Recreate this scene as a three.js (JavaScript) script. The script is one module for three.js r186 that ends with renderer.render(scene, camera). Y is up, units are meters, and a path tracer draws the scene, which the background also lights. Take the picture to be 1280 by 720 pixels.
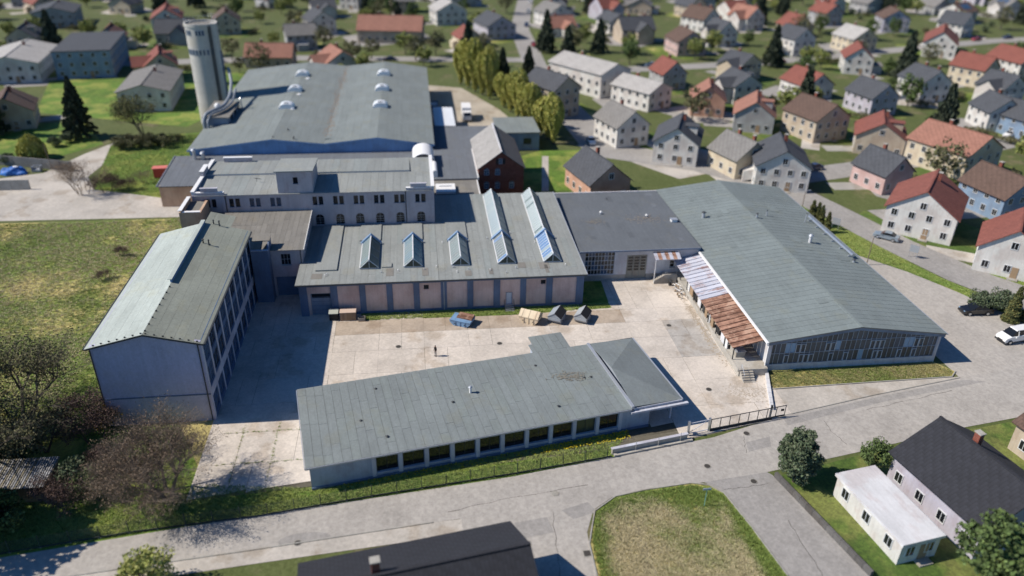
import * as THREE from 'three';
import { Sky } from 'three/addons/objects/Sky.js';
import { mergeGeometries } from 'three/addons/utils/BufferGeometryUtils.js';
import { MarchingCubes } from 'three/addons/objects/MarchingCubes.js';

// ---------------------------------------------------------------- camera, sky, sun, exposure
const scene = new THREE.Scene();
const camera = new THREE.PerspectiveCamera(40.958, 16 / 9, 0.5, 4000);
const EYE = new THREE.Vector3(0, 60, 0);
const FW = new THREE.Vector3(0.11399594, -0.48077453, -0.86940254);
const UP = new THREE.Vector3(0.04020111, 0.87662271, -0.47949608);
camera.position.copy(EYE); camera.up.copy(UP); camera.lookAt(EYE.clone().add(FW));
camera.focus = 100; camera.userData.fStop = 0.037;
scene.add(camera);

const SUN = new THREE.Vector3(-0.7195, 0.6935, -0.032).normalize();
const sky = new Sky(); sky.name = 'sky'; sky.scale.setScalar(3500); sky.userData.kind = 'structure';
const su = sky.material.uniforms;
su.sunPosition.value.copy(SUN); su.turbidity.value = 2.5; su.rayleigh.value = 1.1; su.mieCoefficient.value = 0.004; su.mieDirectionalG.value = 0.8;
for (const [k, v] of [['cloudCoverage', 0.0], ['cloudDensity', 0.0]]) if (su[k]) su[k].value = v;
scene.add(sky);
scene.environmentIntensity = 0.12;
const sun = new THREE.DirectionalLight(0xfff4e4, 5); sun.name = 'sun';
sun.position.copy(SUN).multiplyScalar(400).add(new THREE.Vector3(10, 0, -140)); sun.target.position.set(10, 0, -140);
sun.castShadow = true; sun.shadow.mapSize.set(4096, 4096);
Object.assign(sun.shadow.camera, { left: -300, right: 300, top: 300, bottom: -300, near: 1, far: 900 });
scene.add(sun, sun.target);
const renderer = new THREE.WebGLRenderer({ antialias: true });
renderer.setSize(1024, 576); renderer.shadowMap.enabled = true;
renderer.toneMapping = THREE.LinearToneMapping; renderer.toneMappingExposure = 1.12;

// ---------------------------------------------------------------- helpers
function RNG(a) { return () => { a |= 0; a = a + 0x6D2B79F5 | 0; let t = Math.imul(a ^ a >>> 15, 1 | a); t = t + Math.imul(t ^ t >>> 7, 61 | t) ^ t; return ((t ^ t >>> 14) >>> 0) / 4294967296; }; }
const rnd = RNG(20240417);
const rr = (a, b, r = rnd) => a + (b - a) * r();
const pick = (arr, r = rnd) => arr[Math.floor(r() * arr.length)];
const RT = new THREE.Vector3().crossVectors(FW, UP).normalize();
// a pixel of the photograph (1280 x 720) to the point at height h that it looks at
function P(px, py, h = 0) { const d = FW.clone().multiplyScalar(963.93).addScaledVector(RT, px - 640).addScaledVector(UP, 360 - py); const t = (h - 60) / d.y; return [d.x * t, d.z * t]; }

const names = new Map();
function numbered(n) { const k = names.get(n) || 0; names.set(n, k + 1); return k ? `${n}_${String(k).padStart(3, '0')}` : n; }
const OFF = new WeakMap();
const ZERO = new THREE.Vector3();
function thing(name, label, category, [x, y, z] = [0, 0, 0], turn = 0, group, absolute = false) {
  const o = new THREE.Group(); o.name = numbered(name); o.position.set(x, y, z); o.rotation.y = turn;
  o.userData = { label, category }; if (group) o.userData.group = group;
  if (absolute) OFF.set(o, new THREE.Vector3(x, y, z));
  scene.add(o); return o;
}
function uvm(g) {
  const p = g.attributes.position, n = g.attributes.normal, uv = new Float32Array(p.count * 2);
  for (let i = 0; i < p.count; i++) {
    const a = Math.abs(n.getX(i)), b = Math.abs(n.getY(i)), c = Math.abs(n.getZ(i));
    if (b >= a && b >= c) { uv[2 * i] = p.getX(i); uv[2 * i + 1] = -p.getZ(i); }
    else if (a > c) { uv[2 * i] = p.getZ(i); uv[2 * i + 1] = p.getY(i); }
    else { uv[2 * i] = p.getX(i); uv[2 * i + 1] = p.getY(i); }
  }
  g.setAttribute('uv', new THREE.BufferAttribute(uv, 2)); return g;
}
function merge(gs) {
  if (!Array.isArray(gs)) return gs;
  if (gs.length === 1) return gs[0];
  gs = gs.map(g => { const q = g.index ? g.toNonIndexed() : g; for (const k of Object.keys(q.attributes)) if (!['position', 'normal', 'uv', 'color'].includes(k)) q.deleteAttribute(k); return q; });
  return mergeGeometries(gs);
}
function obj(name, gs, m, parent = scene, keepUv = false) {
  const g = merge(gs); if (!keepUv) uvm(g);
  const off = OFF.get(parent); if (off) g.translate(-off.x, -off.y, -off.z);
  const o = new THREE.Mesh(g, m); o.name = parent === scene ? numbered(name) : name;
  o.castShadow = o.receiveShadow = true; if (off) OFF.set(o, off);
  parent.add(o); return o;
}
function shared(name, g, m, parent, x, y, z, turn = 0) {   // a mesh that shares its geometry, placed at x, y, z of the thing's build space
  const o = new THREE.Mesh(g, m); o.name = name; o.castShadow = o.receiveShadow = true;
  const off = OFF.get(parent) || ZERO; o.position.set(x - off.x, y - off.y, z - off.z); o.rotation.y = turn; parent.add(o); return o;
}
function tag(o, label, category, group, kind) { Object.assign(o.userData, { label, category }); if (group) o.userData.group = group; if (kind) o.userData.kind = kind; return o; }
function structure(o, label, category) { o.userData.kind = 'structure'; if (label) Object.assign(o.userData, { label, category }); return o; }
function dup(root, [x, y, z], turn, label, group) {
  const r = root.clone(); r.name = numbered(root.name.replace(/_\d{3}$/, '')); r.position.set(x, y, z); r.rotation.y = turn;
  r.userData = { ...root.userData }; if (label) r.userData.label = label; if (group) r.userData.group = group; scene.add(r); return r;
}
const bx = (x0, x1, y0, y1, z0, z1) => { const g = new THREE.BoxGeometry(Math.abs(x1 - x0), Math.abs(y1 - y0), Math.abs(z1 - z0)); g.translate((x0 + x1) / 2, (y0 + y1) / 2, (z0 + z1) / 2); return g; };
const cyl = (r0, r1, h, x, y, z, n = 16) => { const g = new THREE.CylinderGeometry(r1, r0, h, n); g.translate(x, y + h / 2, z); return g; };
function bar(a, b, r, n = 6, r2 = r) {
  const A = new THREE.Vector3(...a), B = new THREE.Vector3(...b), d = B.clone().sub(A), L = d.length();
  const g = new THREE.CylinderGeometry(r2, r, L, n); g.translate(0, L / 2, 0);
  g.applyQuaternion(new THREE.Quaternion().setFromUnitVectors(new THREE.Vector3(0, 1, 0), d.normalize())); g.translate(A.x, A.y, A.z); return g;
}
function beam(a, b, w, h) {   // a square bar with its width level
  const A = new THREE.Vector3(...a), B = new THREE.Vector3(...b), d = B.clone().sub(A), L = d.length();
  const g = new THREE.BoxGeometry(w, h, L); const m = new THREE.Matrix4().lookAt(B, A, Math.abs(d.y) / L > 0.99 ? new THREE.Vector3(1, 0, 0) : new THREE.Vector3(0, 1, 0)); g.applyMatrix4(m);
  g.translate((A.x + B.x) / 2, (A.y + B.y) / 2, (A.z + B.z) / 2); return g;
}
function tri(out, a, b, c) { out.push(...a, ...b, ...c); }
function fromTris(pos) { const g = new THREE.BufferGeometry(); g.setAttribute('position', new THREE.Float32BufferAttribute(pos, 3)); g.computeVertexNormals(); uvm(g); return g; }
function slab(top, t) {   // a flat or sloping plate: its top outline, t thick
  let nx = 0, ny = 0; const n = top.length;
  let area = 0; for (let i = 0; i < n; i++) { const a = top[i], b = top[(i + 1) % n]; area += a[0] * b[2] - b[0] * a[2]; }
  if (area > 0) top = top.slice().reverse();
  const bot = top.map(p => [p[0], p[1] - t, p[2]]), o = [];
  for (let i = 1; i < n - 1; i++) { tri(o, top[0], top[i], top[i + 1]); tri(o, bot[0], bot[i + 1], bot[i]); }
  for (let i = 0; i < n; i++) { const j = (i + 1) % n; tri(o, top[i], bot[i], bot[j]); tri(o, top[i], bot[j], top[j]); }
  return fromTris(o);
}
function prismX(poly, x0, x1) { const s = new THREE.Shape(poly.map(p => new THREE.Vector2(-p[0], p[1]))); const g = new THREE.ExtrudeGeometry(s, { depth: x1 - x0, bevelEnabled: false }); g.rotateY(Math.PI / 2); g.translate(x0, 0, 0); return g; }  // poly in (z, y)
function prismZ(poly, z0, z1) { const s = new THREE.Shape(poly.map(p => new THREE.Vector2(p[0], p[1]))); const g = new THREE.ExtrudeGeometry(s, { depth: z1 - z0, bevelEnabled: false }); g.translate(0, 0, z0); return g; }   // poly in (x, y)
function sheet(name, pts, y, m) { const s = new THREE.Shape(pts.map(p => new THREE.Vector2(p[0], -p[1]))); const g = new THREE.ShapeGeometry(s, 4); g.rotateX(-Math.PI / 2); g.translate(0, y, 0); return structure(obj(name, g, m)); }
// outer face from A to B (x, z), A at the left as seen from outside
function frameOf(A, B) { const dx = B[0] - A[0], dz = B[1] - A[1], L = Math.hypot(dx, dz); return { A, L, ux: dx / L, uz: dz / L, turn: Math.atan2(-dz, dx) }; }
function facade(t, name, m, F, outline, holes, thick = 0.3) {
  const s = new THREE.Shape(outline.map(p => new THREE.Vector2(p[0], p[1])));
  for (const h of holes) { const q = new THREE.Path(); q.moveTo(h.s, h.y); q.lineTo(h.s + h.w, h.y); if (h.arch) { q.lineTo(h.s + h.w, h.y + h.h - h.w / 2); q.absarc(h.s + h.w / 2, h.y + h.h - h.w / 2, h.w / 2, 0, Math.PI, false); } else { q.lineTo(h.s + h.w, h.y + h.h); q.lineTo(h.s, h.y + h.h); } q.closePath(); s.holes.push(q); }
  const g = new THREE.ExtrudeGeometry(s, { depth: thick, bevelEnabled: false, curveSegments: 8 }); g.translate(0, 0, -thick); uvm(g);
  const o = shared(name, g, m, t, F.A[0], 0, F.A[1], F.turn); return o;
}
const wcache = new Map();
function winGeo(w, h, cols, rows, arch, fw = 0.07) {
  const k = [w, h, cols, rows, arch, fw].join(); if (wcache.has(k)) return wcache.get(k);
  const d = 0.09, gs = [], hh = arch ? h - w / 2 : h;
  gs.push(bx(0, fw, 0, hh, -d, 0), bx(w - fw, w, 0, hh, -d, 0), bx(fw, w - fw, 0, fw, -d, 0));
  if (!arch) gs.push(bx(fw, w - fw, h - fw, h, -d, 0));
  else { const s = new THREE.Shape(); s.absarc(w / 2, hh, w / 2, 0, Math.PI, false); const q = new THREE.Path(); q.absarc(w / 2, hh, w / 2 - fw, 0, Math.PI, false); s.holes.push(q); const g = new THREE.ExtrudeGeometry(s, { depth: d, bevelEnabled: false, curveSegments: 10 }); g.translate(0, 0, -d); gs.push(g, bx(fw, w - fw, hh - fw / 2, hh + fw / 2, -d + .01, -.01)); }
  for (let i = 1; i < cols; i++) gs.push(bx(w * i / cols - fw / 3, w * i / cols + fw / 3, fw, (arch ? h : h) - fw, -d + .012, -.012));
  for (let j = 1; j < rows; j++) gs.push(bx(fw, w - fw, hh * j / rows - fw / 3, hh * j / rows + fw / 3, -d + .014, -.014));
  const frame = uvm(merge(gs.map(g => uvm(g))));
  let pane; if (!arch) pane = bx(fw * .5, w - fw * .5, fw * .5, h - fw * .5, -d + .03, -d + .04);
  else { const s = new THREE.Shape(); s.moveTo(fw * .5, fw * .5); s.lineTo(w - fw * .5, fw * .5); s.lineTo(w - fw * .5, hh); s.absarc(w / 2, hh, w / 2 - fw * .5, 0, Math.PI, false); pane = new THREE.ExtrudeGeometry(s, { depth: .01, bevelEnabled: false, curveSegments: 10 }); pane.translate(0, 0, -d + .03); }
  uvm(pane); const sill = uvm(bx(-.06, w + .06, -.07, -.005, -.12, .14)); const r = { frame, pane, sill }; wcache.set(k, r); return r;
}
// a window as a part (its frame) with pane and sill below it; s, y from the facade's lower left, recess = depth of the frame behind the wall's face
function win(t, F, s, y, w, h, { cols = 1, rows = 1, arch = false, frame = M.white, glass = M.glass, recess = 0.12, sill = true, fw = .07, sillMat = null } = {}) {
  const G = winGeo(w, h, cols, rows, arch, fw), nx = -F.uz * -1, x = F.A[0] + F.ux * s, z = F.A[1] + F.uz * s;
  const ox = -F.uz, oz = F.ux;                                     // outward
  const f = shared('window', G.frame, frame, t, x - ox * recess, y, z - oz * recess, F.turn);
  const p = new THREE.Mesh(G.pane, glass); p.name = 'pane'; p.castShadow = p.receiveShadow = true; f.add(p);
  if (sill) { const q = new THREE.Mesh(G.sill, sillMat || M.sill); q.name = 'sill'; q.position.z = recess; q.castShadow = q.receiveShadow = true; f.add(q); }
  return f;
}
// A-B-C-D: corners of a roof (A to B along the eave, D behind A): n strips of felt or sheet laid from A-B to D-C, each in a few staggered lengths
function lay(parent, name, A, B, C, D, n, mats, { len = 9, gap = .012, t = .03, seed = 1, step = .004, stagger = true } = {}) {
  const r = RNG(seed), lp = (p, q, k) => [p[0] + (q[0] - p[0]) * k, p[1] + (q[1] - p[1]) * k, p[2] + (q[2] - p[2]) * k];
  const W = Math.hypot(B[0] - A[0], B[2] - A[2]) / n, D0 = Math.hypot(D[0] - A[0], D[2] - A[2]);
  for (let i = 0; i < n; i++) {
    const e = gap / W / n / 2, a = lp(A, B, i / n + e), b = lp(A, B, (i + 1) / n - e), c = lp(D, C, (i + 1) / n - e), d = lp(D, C, i / n + e);
    let v = 0; while (v < .999) {
      let v2 = Math.min(1, v + (stagger ? len * (v === 0 ? rr(.25, 1, r) : 1) : len) / D0); if (1 - v2 < .06) v2 = 1;
      const lift = r() * step, ev = v2 < 1 ? gap / D0 : 0; const up = p => [p[0], p[1] + lift, p[2]];
      obj(name, slab([up(lp(a, d, v)), up(lp(b, c, v)), up(lp(b, c, v2 - ev)), up(lp(a, d, v2 - ev))], t), pick(mats, r), parent);
      v = v2;
    }
  }
}

// ---------------------------------------------------------------- textures and materials
function noise(N, fx, fy, oct, seed, gain = .5) {   // tileable value noise, 0..1
  const out = new Float32Array(N * N); let amp = 1, tot = 0;
  for (let o = 0; o < oct; o++) {
    const wx = Math.min(N, fx << o), wy = Math.min(N, fy << o), r = RNG(seed * 97 + o * 13 + 5), lat = new Float32Array(wx * wy); for (let i = 0; i < lat.length; i++) lat[i] = r();
    const xi0 = new Int32Array(N), xi1 = new Int32Array(N), xt = new Float32Array(N);
    for (let x = 0; x < N; x++) { const f = x * wx / N, i = Math.floor(f), k = f - i; xi0[x] = i % wx; xi1[x] = (i + 1) % wx; xt[x] = k * k * (3 - 2 * k); }
    for (let y = 0; y < N; y++) {
      const f = y * wy / N, j = Math.floor(f), k = f - j, ky = k * k * (3 - 2 * k), r0 = (j % wy) * wx, r1 = ((j + 1) % wy) * wx;
      for (let x = 0; x < N; x++) { const t = xt[x], a = lat[r0 + xi0[x]] * (1 - t) + lat[r0 + xi1[x]] * t, b = lat[r1 + xi0[x]] * (1 - t) + lat[r1 + xi1[x]] * t; out[y * N + x] += amp * (a + (b - a) * ky); }
    }
    tot += amp; amp *= gain;
  }
  for (let i = 0; i < out.length; i++) out[i] /= tot; return out;
}
function dataTex(N, fn, metres, srgb = true) {
  const d = new Uint8Array(N * N * 4); const c = [0, 0, 0];
  for (let i = 0; i < N * N; i++) { fn(i, c); d[4 * i] = Math.max(0, Math.min(255, c[0])); d[4 * i + 1] = Math.max(0, Math.min(255, c[1])); d[4 * i + 2] = Math.max(0, Math.min(255, c[2])); d[4 * i + 3] = 255; }
  const t = new THREE.DataTexture(d, N, N); t.wrapS = t.wrapT = THREE.RepeatWrapping; t.magFilter = THREE.LinearFilter; t.minFilter = THREE.LinearMipmapLinearFilter; t.generateMipmaps = true;
  if (srgb) t.colorSpace = THREE.SRGBColorSpace; t.repeat.set(1 / metres[0], 1 / (metres[1] || metres[0])); t.needsUpdate = true; return t;
}
const N1 = 1024;
const nA = noise(N1, 3, 3, 8, 1, .62), nB = noise(N1, 5, 5, 8, 2, .55), nF = noise(N1, 64, 64, 5, 3, .8), nS = noise(N1, 48, 2, 6, 4, .7), nH = noise(N1, 2, 40, 6, 9, .7), nL = noise(N1, 2, 2, 5, 6, .5);
const sm = (a, b, x) => { const t = Math.max(0, Math.min(1, (x - a) / (b - a))); return t * t * (3 - 2 * t); };
const mixc = (c, a, b, t) => { c[0] = a[0] + (b[0] - a[0]) * t; c[1] = a[1] + (b[1] - a[1]) * t; c[2] = a[2] + (b[2] - a[2]) * t; };
// grey multipliers
const T = {
  concrete: dataTex(N1, (i, c) => { const v = 228 + (nA[i] - .5) * 84 + (nF[i] - .5) * 56; const st = sm(.58, .7, nB[i]) * 22; c[0] = v - st * .8; c[1] = v - st; c[2] = v - st * 1.25; }, [19]),
  asphalt: dataTex(N1, (i, c) => { const v = 226 + (nA[i] - .5) * 56 + (nF[i] - .5) * 66 + (nS[i] - .5) * 16; const st = sm(.56, .64, nL[i]) * 10; c[0] = v - st; c[1] = v - st; c[2] = v - st * .6; }, [23]),
  felt: dataTex(N1, (i, c) => { const v = 222 + (nA[i] - .5) * 40 + (nF[i] - .5) * 40 + (nS[i] - .5) * 22; const st = sm(.6, .75, nB[i]); c[0] = v + st * 3; c[1] = v; c[2] = v - st * 6; }, [14, 17]),
  plaster: dataTex(N1, (i, c) => { const v = 230 + (nB[i] - .5) * 34 + (nF[i] - .5) * 26 + (nS[i] - .5) * 26; const st = sm(.58, .72, nA[i]) * 14; c[0] = v - st * .6; c[1] = v - st; c[2] = v - st * 1.1; }, [9, 13]),
  rust: dataTex(N1, (i, c) => { const t = sm(.40, .6, nB[i] * .3 + nH[i] * .7); mixc(c, [160, 124, 106], [104, 74, 60], t); const f = (nF[i] - .5) * 50; c[0] += f; c[1] += f * .8; c[2] += f * .7; const g = sm(.62, .7, nA[i]); mixc(c, c, [176, 148, 130], g * .6); }, [5, 7]),
  whiteRust: dataTex(N1, (i, c) => { mixc(c, [196, 197, 206], [146, 108, 98], sm(.52, .68, nB[i] * .35 + nH[i] * .65)); const f = (nF[i] - .5) * 26; c[0] += f; c[1] += f; c[2] += f; }, [5, 7]),
  tile: dataTex(512, (i, c) => { const y = Math.floor(i / 512), x = i % 512; const j = Math.floor(y / 32), k = Math.floor(x / 16 + (j % 2) * .5); const r = ((j * 131 + k * 71) % 17) / 17; const e = (y % 32 < 4) ? -40 : 0; const f = (nF[(y * 2) * N1 + x * 2] - .5) * 50; const v = 205 + r * 34 + e + f + (nA[(y * 2) * N1 + x * 2] - .5) * 60; c[0] = v; c[1] = v * .985; c[2] = v * .97; }, [6]),
  brick: dataTex(512, (i, c) => { const y = Math.floor(i / 512), x = i % 512; const j = Math.floor(y / 16), u = x + (j % 2) * 16, k = Math.floor(u / 32); const mort = (y % 16 < 3) || (u % 32 < 3); const r = ((j * 37 + k * 113) % 23) / 23; mixc(c, [132, 66, 52], [96, 42, 36], r); if (mort) mixc(c, c, [138, 118, 106], .8); const f = (nA[(y * 2) * N1 + x * 2] - .5) * 60; c[0] += f; c[1] += f; c[2] += f; }, [3.6, 2.4]),
  field: dataTex(2048, (() => { const n1 = noise(2048, 9, 7, 7, 21, .6), n2 = noise(2048, 3, 4, 5, 22, .55), n3 = noise(2048, 180, 160, 4, 23, .8); return (i, c) => { const t = sm(.48, .66, n1[i] * .55 + n2[i] * .45 + (n3[i] - .5) * .22); mixc(c, [102, 124, 46], [178, 168, 108], t); const f = (n3[i] - .5) * 84 + (n1[i] - .5) * 60; c[0] += f; c[1] += f; c[2] += f * .8; }; })(), [62]),
  lawn: dataTex(N1, (i, c) => { const t = sm(.42, .66, nB[i]); mixc(c, [84, 108, 42], [126, 130, 70], t); const f = (nF[i] - .5) * 86 + (nA[i] - .5) * 60; c[0] += f * .9; c[1] += f; c[2] += f * .5; }, [17]),
  dirt: dataTex(N1, (i, c) => { mixc(c, [128, 124, 92], [100, 104, 66], sm(.42, .6, nB[i])); mixc(c, c, [92, 108, 52], sm(.44, .58, nA[i]) * .8); const f = (nF[i] - .5) * 60; c[0] += f; c[1] += f; c[2] += f; }, [21]),
  bump: dataTex(N1, (i, c) => { c[0] = c[1] = c[2] = 128 + (nF[i] - .5) * 200 + (nB[i] - .5) * 80; }, [3], false),
  corrug: dataTex(64, (i, c) => { c[0] = c[1] = c[2] = 128 + 120 * Math.sin((i % 64) / 64 * Math.PI * 2); }, [.18], false),
};
const mat = (color, o = {}) => new THREE.MeshStandardMaterial({ color, roughness: .9, metalness: 0, ...o });
const phy = (color, o = {}) => new THREE.MeshPhysicalMaterial({ color, roughness: .5, metalness: 0, ...o });
const lin = (r, g, b) => new THREE.Color().setRGB(r, g, b);
const shade = (c, k) => c.clone().multiplyScalar(k);
const variants = (c, ks, o) => ks.map(k => mat(Array.isArray(k) ? lin(c.r * k[0], c.g * k[1], c.b * k[2]) : shade(c, k), o));
const bumpy = { bumpMap: T.bump, bumpScale: .01 };
const M = {
  white: mat(lin(.62, .64, .66), { roughness: .55 }), sill: mat(lin(.42, .42, .42)), glass: phy(lin(.012, .014, .018), { roughness: .08, ior: 1.5 }),
  glassGrey: phy(lin(.06, .066, .075), { roughness: .4 }), glassBlue2: phy(lin(.07, .09, .125), { roughness: .4 }), glassDark: phy(lin(.085, .095, .11), { roughness: .42 }), glassBlue: phy(lin(.05, .09, .16), { roughness: .12 }), glassLight: phy(lin(.22, .36, .52), { roughness: .25 }), glassDull: phy(lin(.05, .05, .045), { roughness: .3 }), glassGreen: phy(lin(.045, .06, .05), { roughness: .22 }),
  yard: variants(lin(.655, .595, .53), [1, .975, 1.03, [.985, .99, 1], .955], { map: T.concrete, ...bumpy }),
  yardPatch: variants(lin(.50, .475, .445), [1, .97], { map: T.concrete, ...bumpy }),
  yardDirt: variants(lin(.46, .385, .31), [1, .93, 1.05], { map: T.concrete, ...bumpy }),
  joint: mat(lin(.24, .22, .17), { map: T.concrete }),
  road: mat(lin(.455, .43, .40), { map: T.asphalt, ...bumpy }), roadPatch: mat(lin(.36, .345, .33), { map: T.asphalt, ...bumpy }), roadPale: mat(lin(.52, .485, .44), { map: T.concrete, ...bumpy }),
  kerb: mat(lin(.4, .39, .36), { map: T.concrete }), iron: mat(lin(.05, .045, .04), { roughness: .7 }),
  townLawn: mat(lin(.62, .66, .6), { map: T.lawn }), field: mat(lin(.86, .82, .80), { map: T.field, ...bumpy }), lawn: mat(lin(.92, 1.0, .72), { map: T.lawn, ...bumpy }), dirt: mat(lin(.7, .68, .66), { map: T.dirt, ...bumpy }),
  pink: mat(lin(.74, .57, .53), { map: T.plaster }), slate: mat(lin(.15, .21, .33), { map: T.plaster }), lilac: mat(lin(.55, .50, .54), { map: T.plaster }),
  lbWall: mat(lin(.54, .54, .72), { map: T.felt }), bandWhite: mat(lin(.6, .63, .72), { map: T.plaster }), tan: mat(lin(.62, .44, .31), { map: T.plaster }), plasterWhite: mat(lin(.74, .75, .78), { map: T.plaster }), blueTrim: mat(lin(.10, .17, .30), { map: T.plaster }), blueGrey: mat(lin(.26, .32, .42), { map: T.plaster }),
  officeWall: mat(lin(.42, .49, .60), { map: T.plaster }), brick: mat(lin(.98, .86, .78), { map: T.brick }), concrete: mat(lin(.46, .44, .40), { map: T.concrete, ...bumpy }),
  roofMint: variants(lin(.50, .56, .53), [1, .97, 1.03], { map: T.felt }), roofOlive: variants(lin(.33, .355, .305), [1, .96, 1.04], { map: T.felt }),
  felt: variants(lin(.325, .348, .342), [1, .94, 1.05, [.97, 1.0, 1.01], .985], { map: T.felt }), feltBrown: variants(lin(.255, .245, .225), [1, .93, 1.07], { map: T.felt }),
  officeRoof: variants(lin(.245, .28, .285), [1, .965, 1.035, [1, 1.01, .99], .98], { map: T.felt }), hipRoof: variants(lin(.215, .248, .258), [1, .95, 1.05], { map: T.felt }),
  hallRoof: variants(lin(.232, .275, .28), [1, .97, 1.03, .985], { map: T.felt }), linkRoof: mat(lin(.15, .168, .19), { map: T.felt, ...bumpy }), backRoof: variants(lin(.25, .285, .285), [1, .97, 1.03], { map: T.felt }), m1Roof: variants(lin(.18, .20, .23), [1, .96], { map: T.felt }),
  metal: mat(lin(.6, .62, .64), { roughness: .35, metalness: .8 }), sash: mat(lin(.36, .40, .45), { roughness: .6 }), ductGrey: mat(lin(.26, .29, .33), { roughness: .6, metalness: .1 }), zinc: mat(lin(.42, .45, .5), { roughness: .5, metalness: .4 }), whiteTrim: mat(lin(.78, .78, .78), { roughness: .5 }), deck: mat(lin(.26, .23, .2)), dark: mat(lin(.02, .02, .022), { roughness: .8 }), darkMetal: mat(lin(.05, .055, .06), { roughness: .6, metalness: .3 }),
  rust: variants(lin(1, 1, 1), [1, .88, 1.1], { map: T.rust, roughness: .95 }), whiteRust: variants(lin(.86, .88, .92), [1, .93, 1.05], { map: T.whiteRust, roughness: .8 }),
  wood: mat(lin(.30, .21, .13)), bark: mat(lin(.10, .085, .07)), barkPale: mat(lin(.20, .155, .12)),
};
console.log('materials ready');

// ---------------------------------------------------------------- ground
sheet('ground', [[-900, -1400], [900, -1400], [900, 300], [-900, 300]], -.02, M.dirt);
sheet('field', [[-140, -141], [-46, -141], [-38, -125], [-24.5, -109], [-24.5, -62.5], [-60, -57], [-140, -48]], 0, M.field);
sheet('concrete_apron', [[-130, -166], [-88, -165], [-80, -168], [-76, -180], [-72, -188], [-66, -190], [-69, -178], [-70, -165], [-66, -157], [-50, -153], [-44, -150], [-33, -141.5], [-130, -143]], .004, M.roadPale);
sheet('lawn', [[-72, -186], [-64, -193], [-50, -196], [-46, -150], [-52, -152], [-66, -157.5], [-69, -170]], .008, M.lawn);
sheet('meadow', [[-100, -215], [-58, -200], [-46, -235], [-46, -260], [-110, -250]], .004, M.lawn);
sheet('lawn', [[-100, -182], [-83, -176], [-74, -187], [-84, -205], [-110, -205]], .006, M.lawn);
sheet('gravel_yard', [[3.3, -240], [14, -236], [23, -212], [28, -190], [3.3, -165]], .004, mat(lin(.46, .41, .34), { map: T.concrete, ...bumpy }));
sheet('lawn', [[21, -150], [40, -150], [40, -176], [29, -176], [21, -170]], .004, M.lawn);
sheet('garden_path', [[25.5, -150], [27, -150], [30.5, -172], [29, -172]], .009, M.roadPale);
const southRoad = [[-140, -45], [-60, -52.6], [-41, -54.9], [-18, -57], [0, -58.9], [16, -60.3], [38, -62.8], [50, -65], [65, -68], [85, -71], [120, -73], [160, -74]];
const northRoad = [[-140, -50], [-60, -56.4], [-42, -58.5], [-24, -61.0], [-6, -63.1], [9, -64.9], [21, -67], [34, -69.3], [43.8, -72.4], [58, -75.5], [72, -78.2], [84, -80], [120, -81], [160, -82]];
sheet('road', [...southRoad, ...northRoad.slice().reverse()], .012, M.road);
sheet('side_street', [[3.5, -30], [16, -30], [15.4, -50], [15.7, -56], [17, -59], [19.8, -60.9], [2.9, -59.25], [2.9, -56]], .008, M.road);
sheet('side_lane', [[34, -48.5], [35.5, -30], [46, -30], [41.9, -47.7], [38.4, -62.3], [37.8, -63.0], [30, -62.2], [32, -60]], .008, M.roadPatch);
sheet('pavement', [[-140, -42], [-60, -50], [-41, -53], [-18, -55.2], [-2, -56.6], [3, -57.2], [3, -59.1], [0, -58.9], [-18, -57], [-41, -54.9], [-60, -52.6], [-140, -45]], .02, M.roadPale);
sheet('pavement', [[45, -77.9], [72, -78.4], [78, -80], [80, -82.5], [72, -82], [71, -79], [72.2, -78.25], [58, -75.55], [43.8, -72.45], [44.5, -75]].slice(0, 2).concat([[72, -78.2], [58, -75.5], [43.8, -72.4]]), .016, M.roadPale);
sheet('road_patch', [[44, -71.9], [58, -75.0], [72, -77.7], [75, -77.0], [58, -73.9], [44, -70.6]], .017, M.roadPatch);
sheet('road_patch', [[13.6, -59.3], [16.6, -60.2], [17.4, -58.7], [14.6, -57.9]], .017, M.roadPatch);
sheet('road_patch', [[8.4, -58.0], [11.9, -58.5], [12.3, -56.3], [8.9, -55.8]], .017, M.roadPatch);
sheet('road_patch', [P(932, 553), P(962, 546), P(964, 558), P(936, 565)], .017, M.roadPatch);
{ const pts = []; for (let k = 0; k < 18; k++) { const a = k / 18 * Math.PI * 2; pts.push([-12.9 + 2.6 * Math.cos(a), -57.9 + .95 * Math.sin(a) - .1 * Math.cos(a)]); } sheet('road_patch', pts, .017, M.roadPatch); }
sheet('verge', [[-60, -56.4], [-42, -58.5], [-24, -61.0], [-6, -63.1], [9, -64.9], [21, -67], [31, -68.9], [31.5, -71.5], [24, -72.5], [-12.8, -66], [-13, -64.8], [-24, -66], [-30, -78], [-44, -80], [-60, -70]], .006, M.lawn);
sheet('grass_island', [[15.6, -50.4], [15.7, -54.4], [16.4, -56.5], [17.2, -58.7], [19.8, -60.6], [23.6, -61.3], [28.8, -61.8], [30.6, -61.3], [31.8, -60], [32.9, -54.8], [33.9, -48.5], [35, -36], [15.5, -36]], .03, M.field);
sheet('grass_strip', [[45.2, -78.1], [71.0, -78.5], [72.3, -79.6], [70.6, -82.2], [46, -82.2]], .02, M.field);
sheet('grass_strip', [[24.6, -102.55], [28.8, -102.55], [29.2, -109.7], [24.6, -109.7]], .036, M.lawn);
sheet('grass_strip', [[-9.5, -102.5], [-9.3, -100.3], [13.2, -100.0], [28.9, -100.8], [28.7, -102.6]], .034, M.lawn);
sheet('parking_lot', [[70.7, -137], [77, -137], [77.6, -128], [76.9, -116], [82.8, -108.5], [87, -101], [91, -92], [96, -84], [84, -80], [72, -78.2], [72, -80]], .007, mat(lin(.48, .45, .415), { map: T.asphalt, ...bumpy }));
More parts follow.
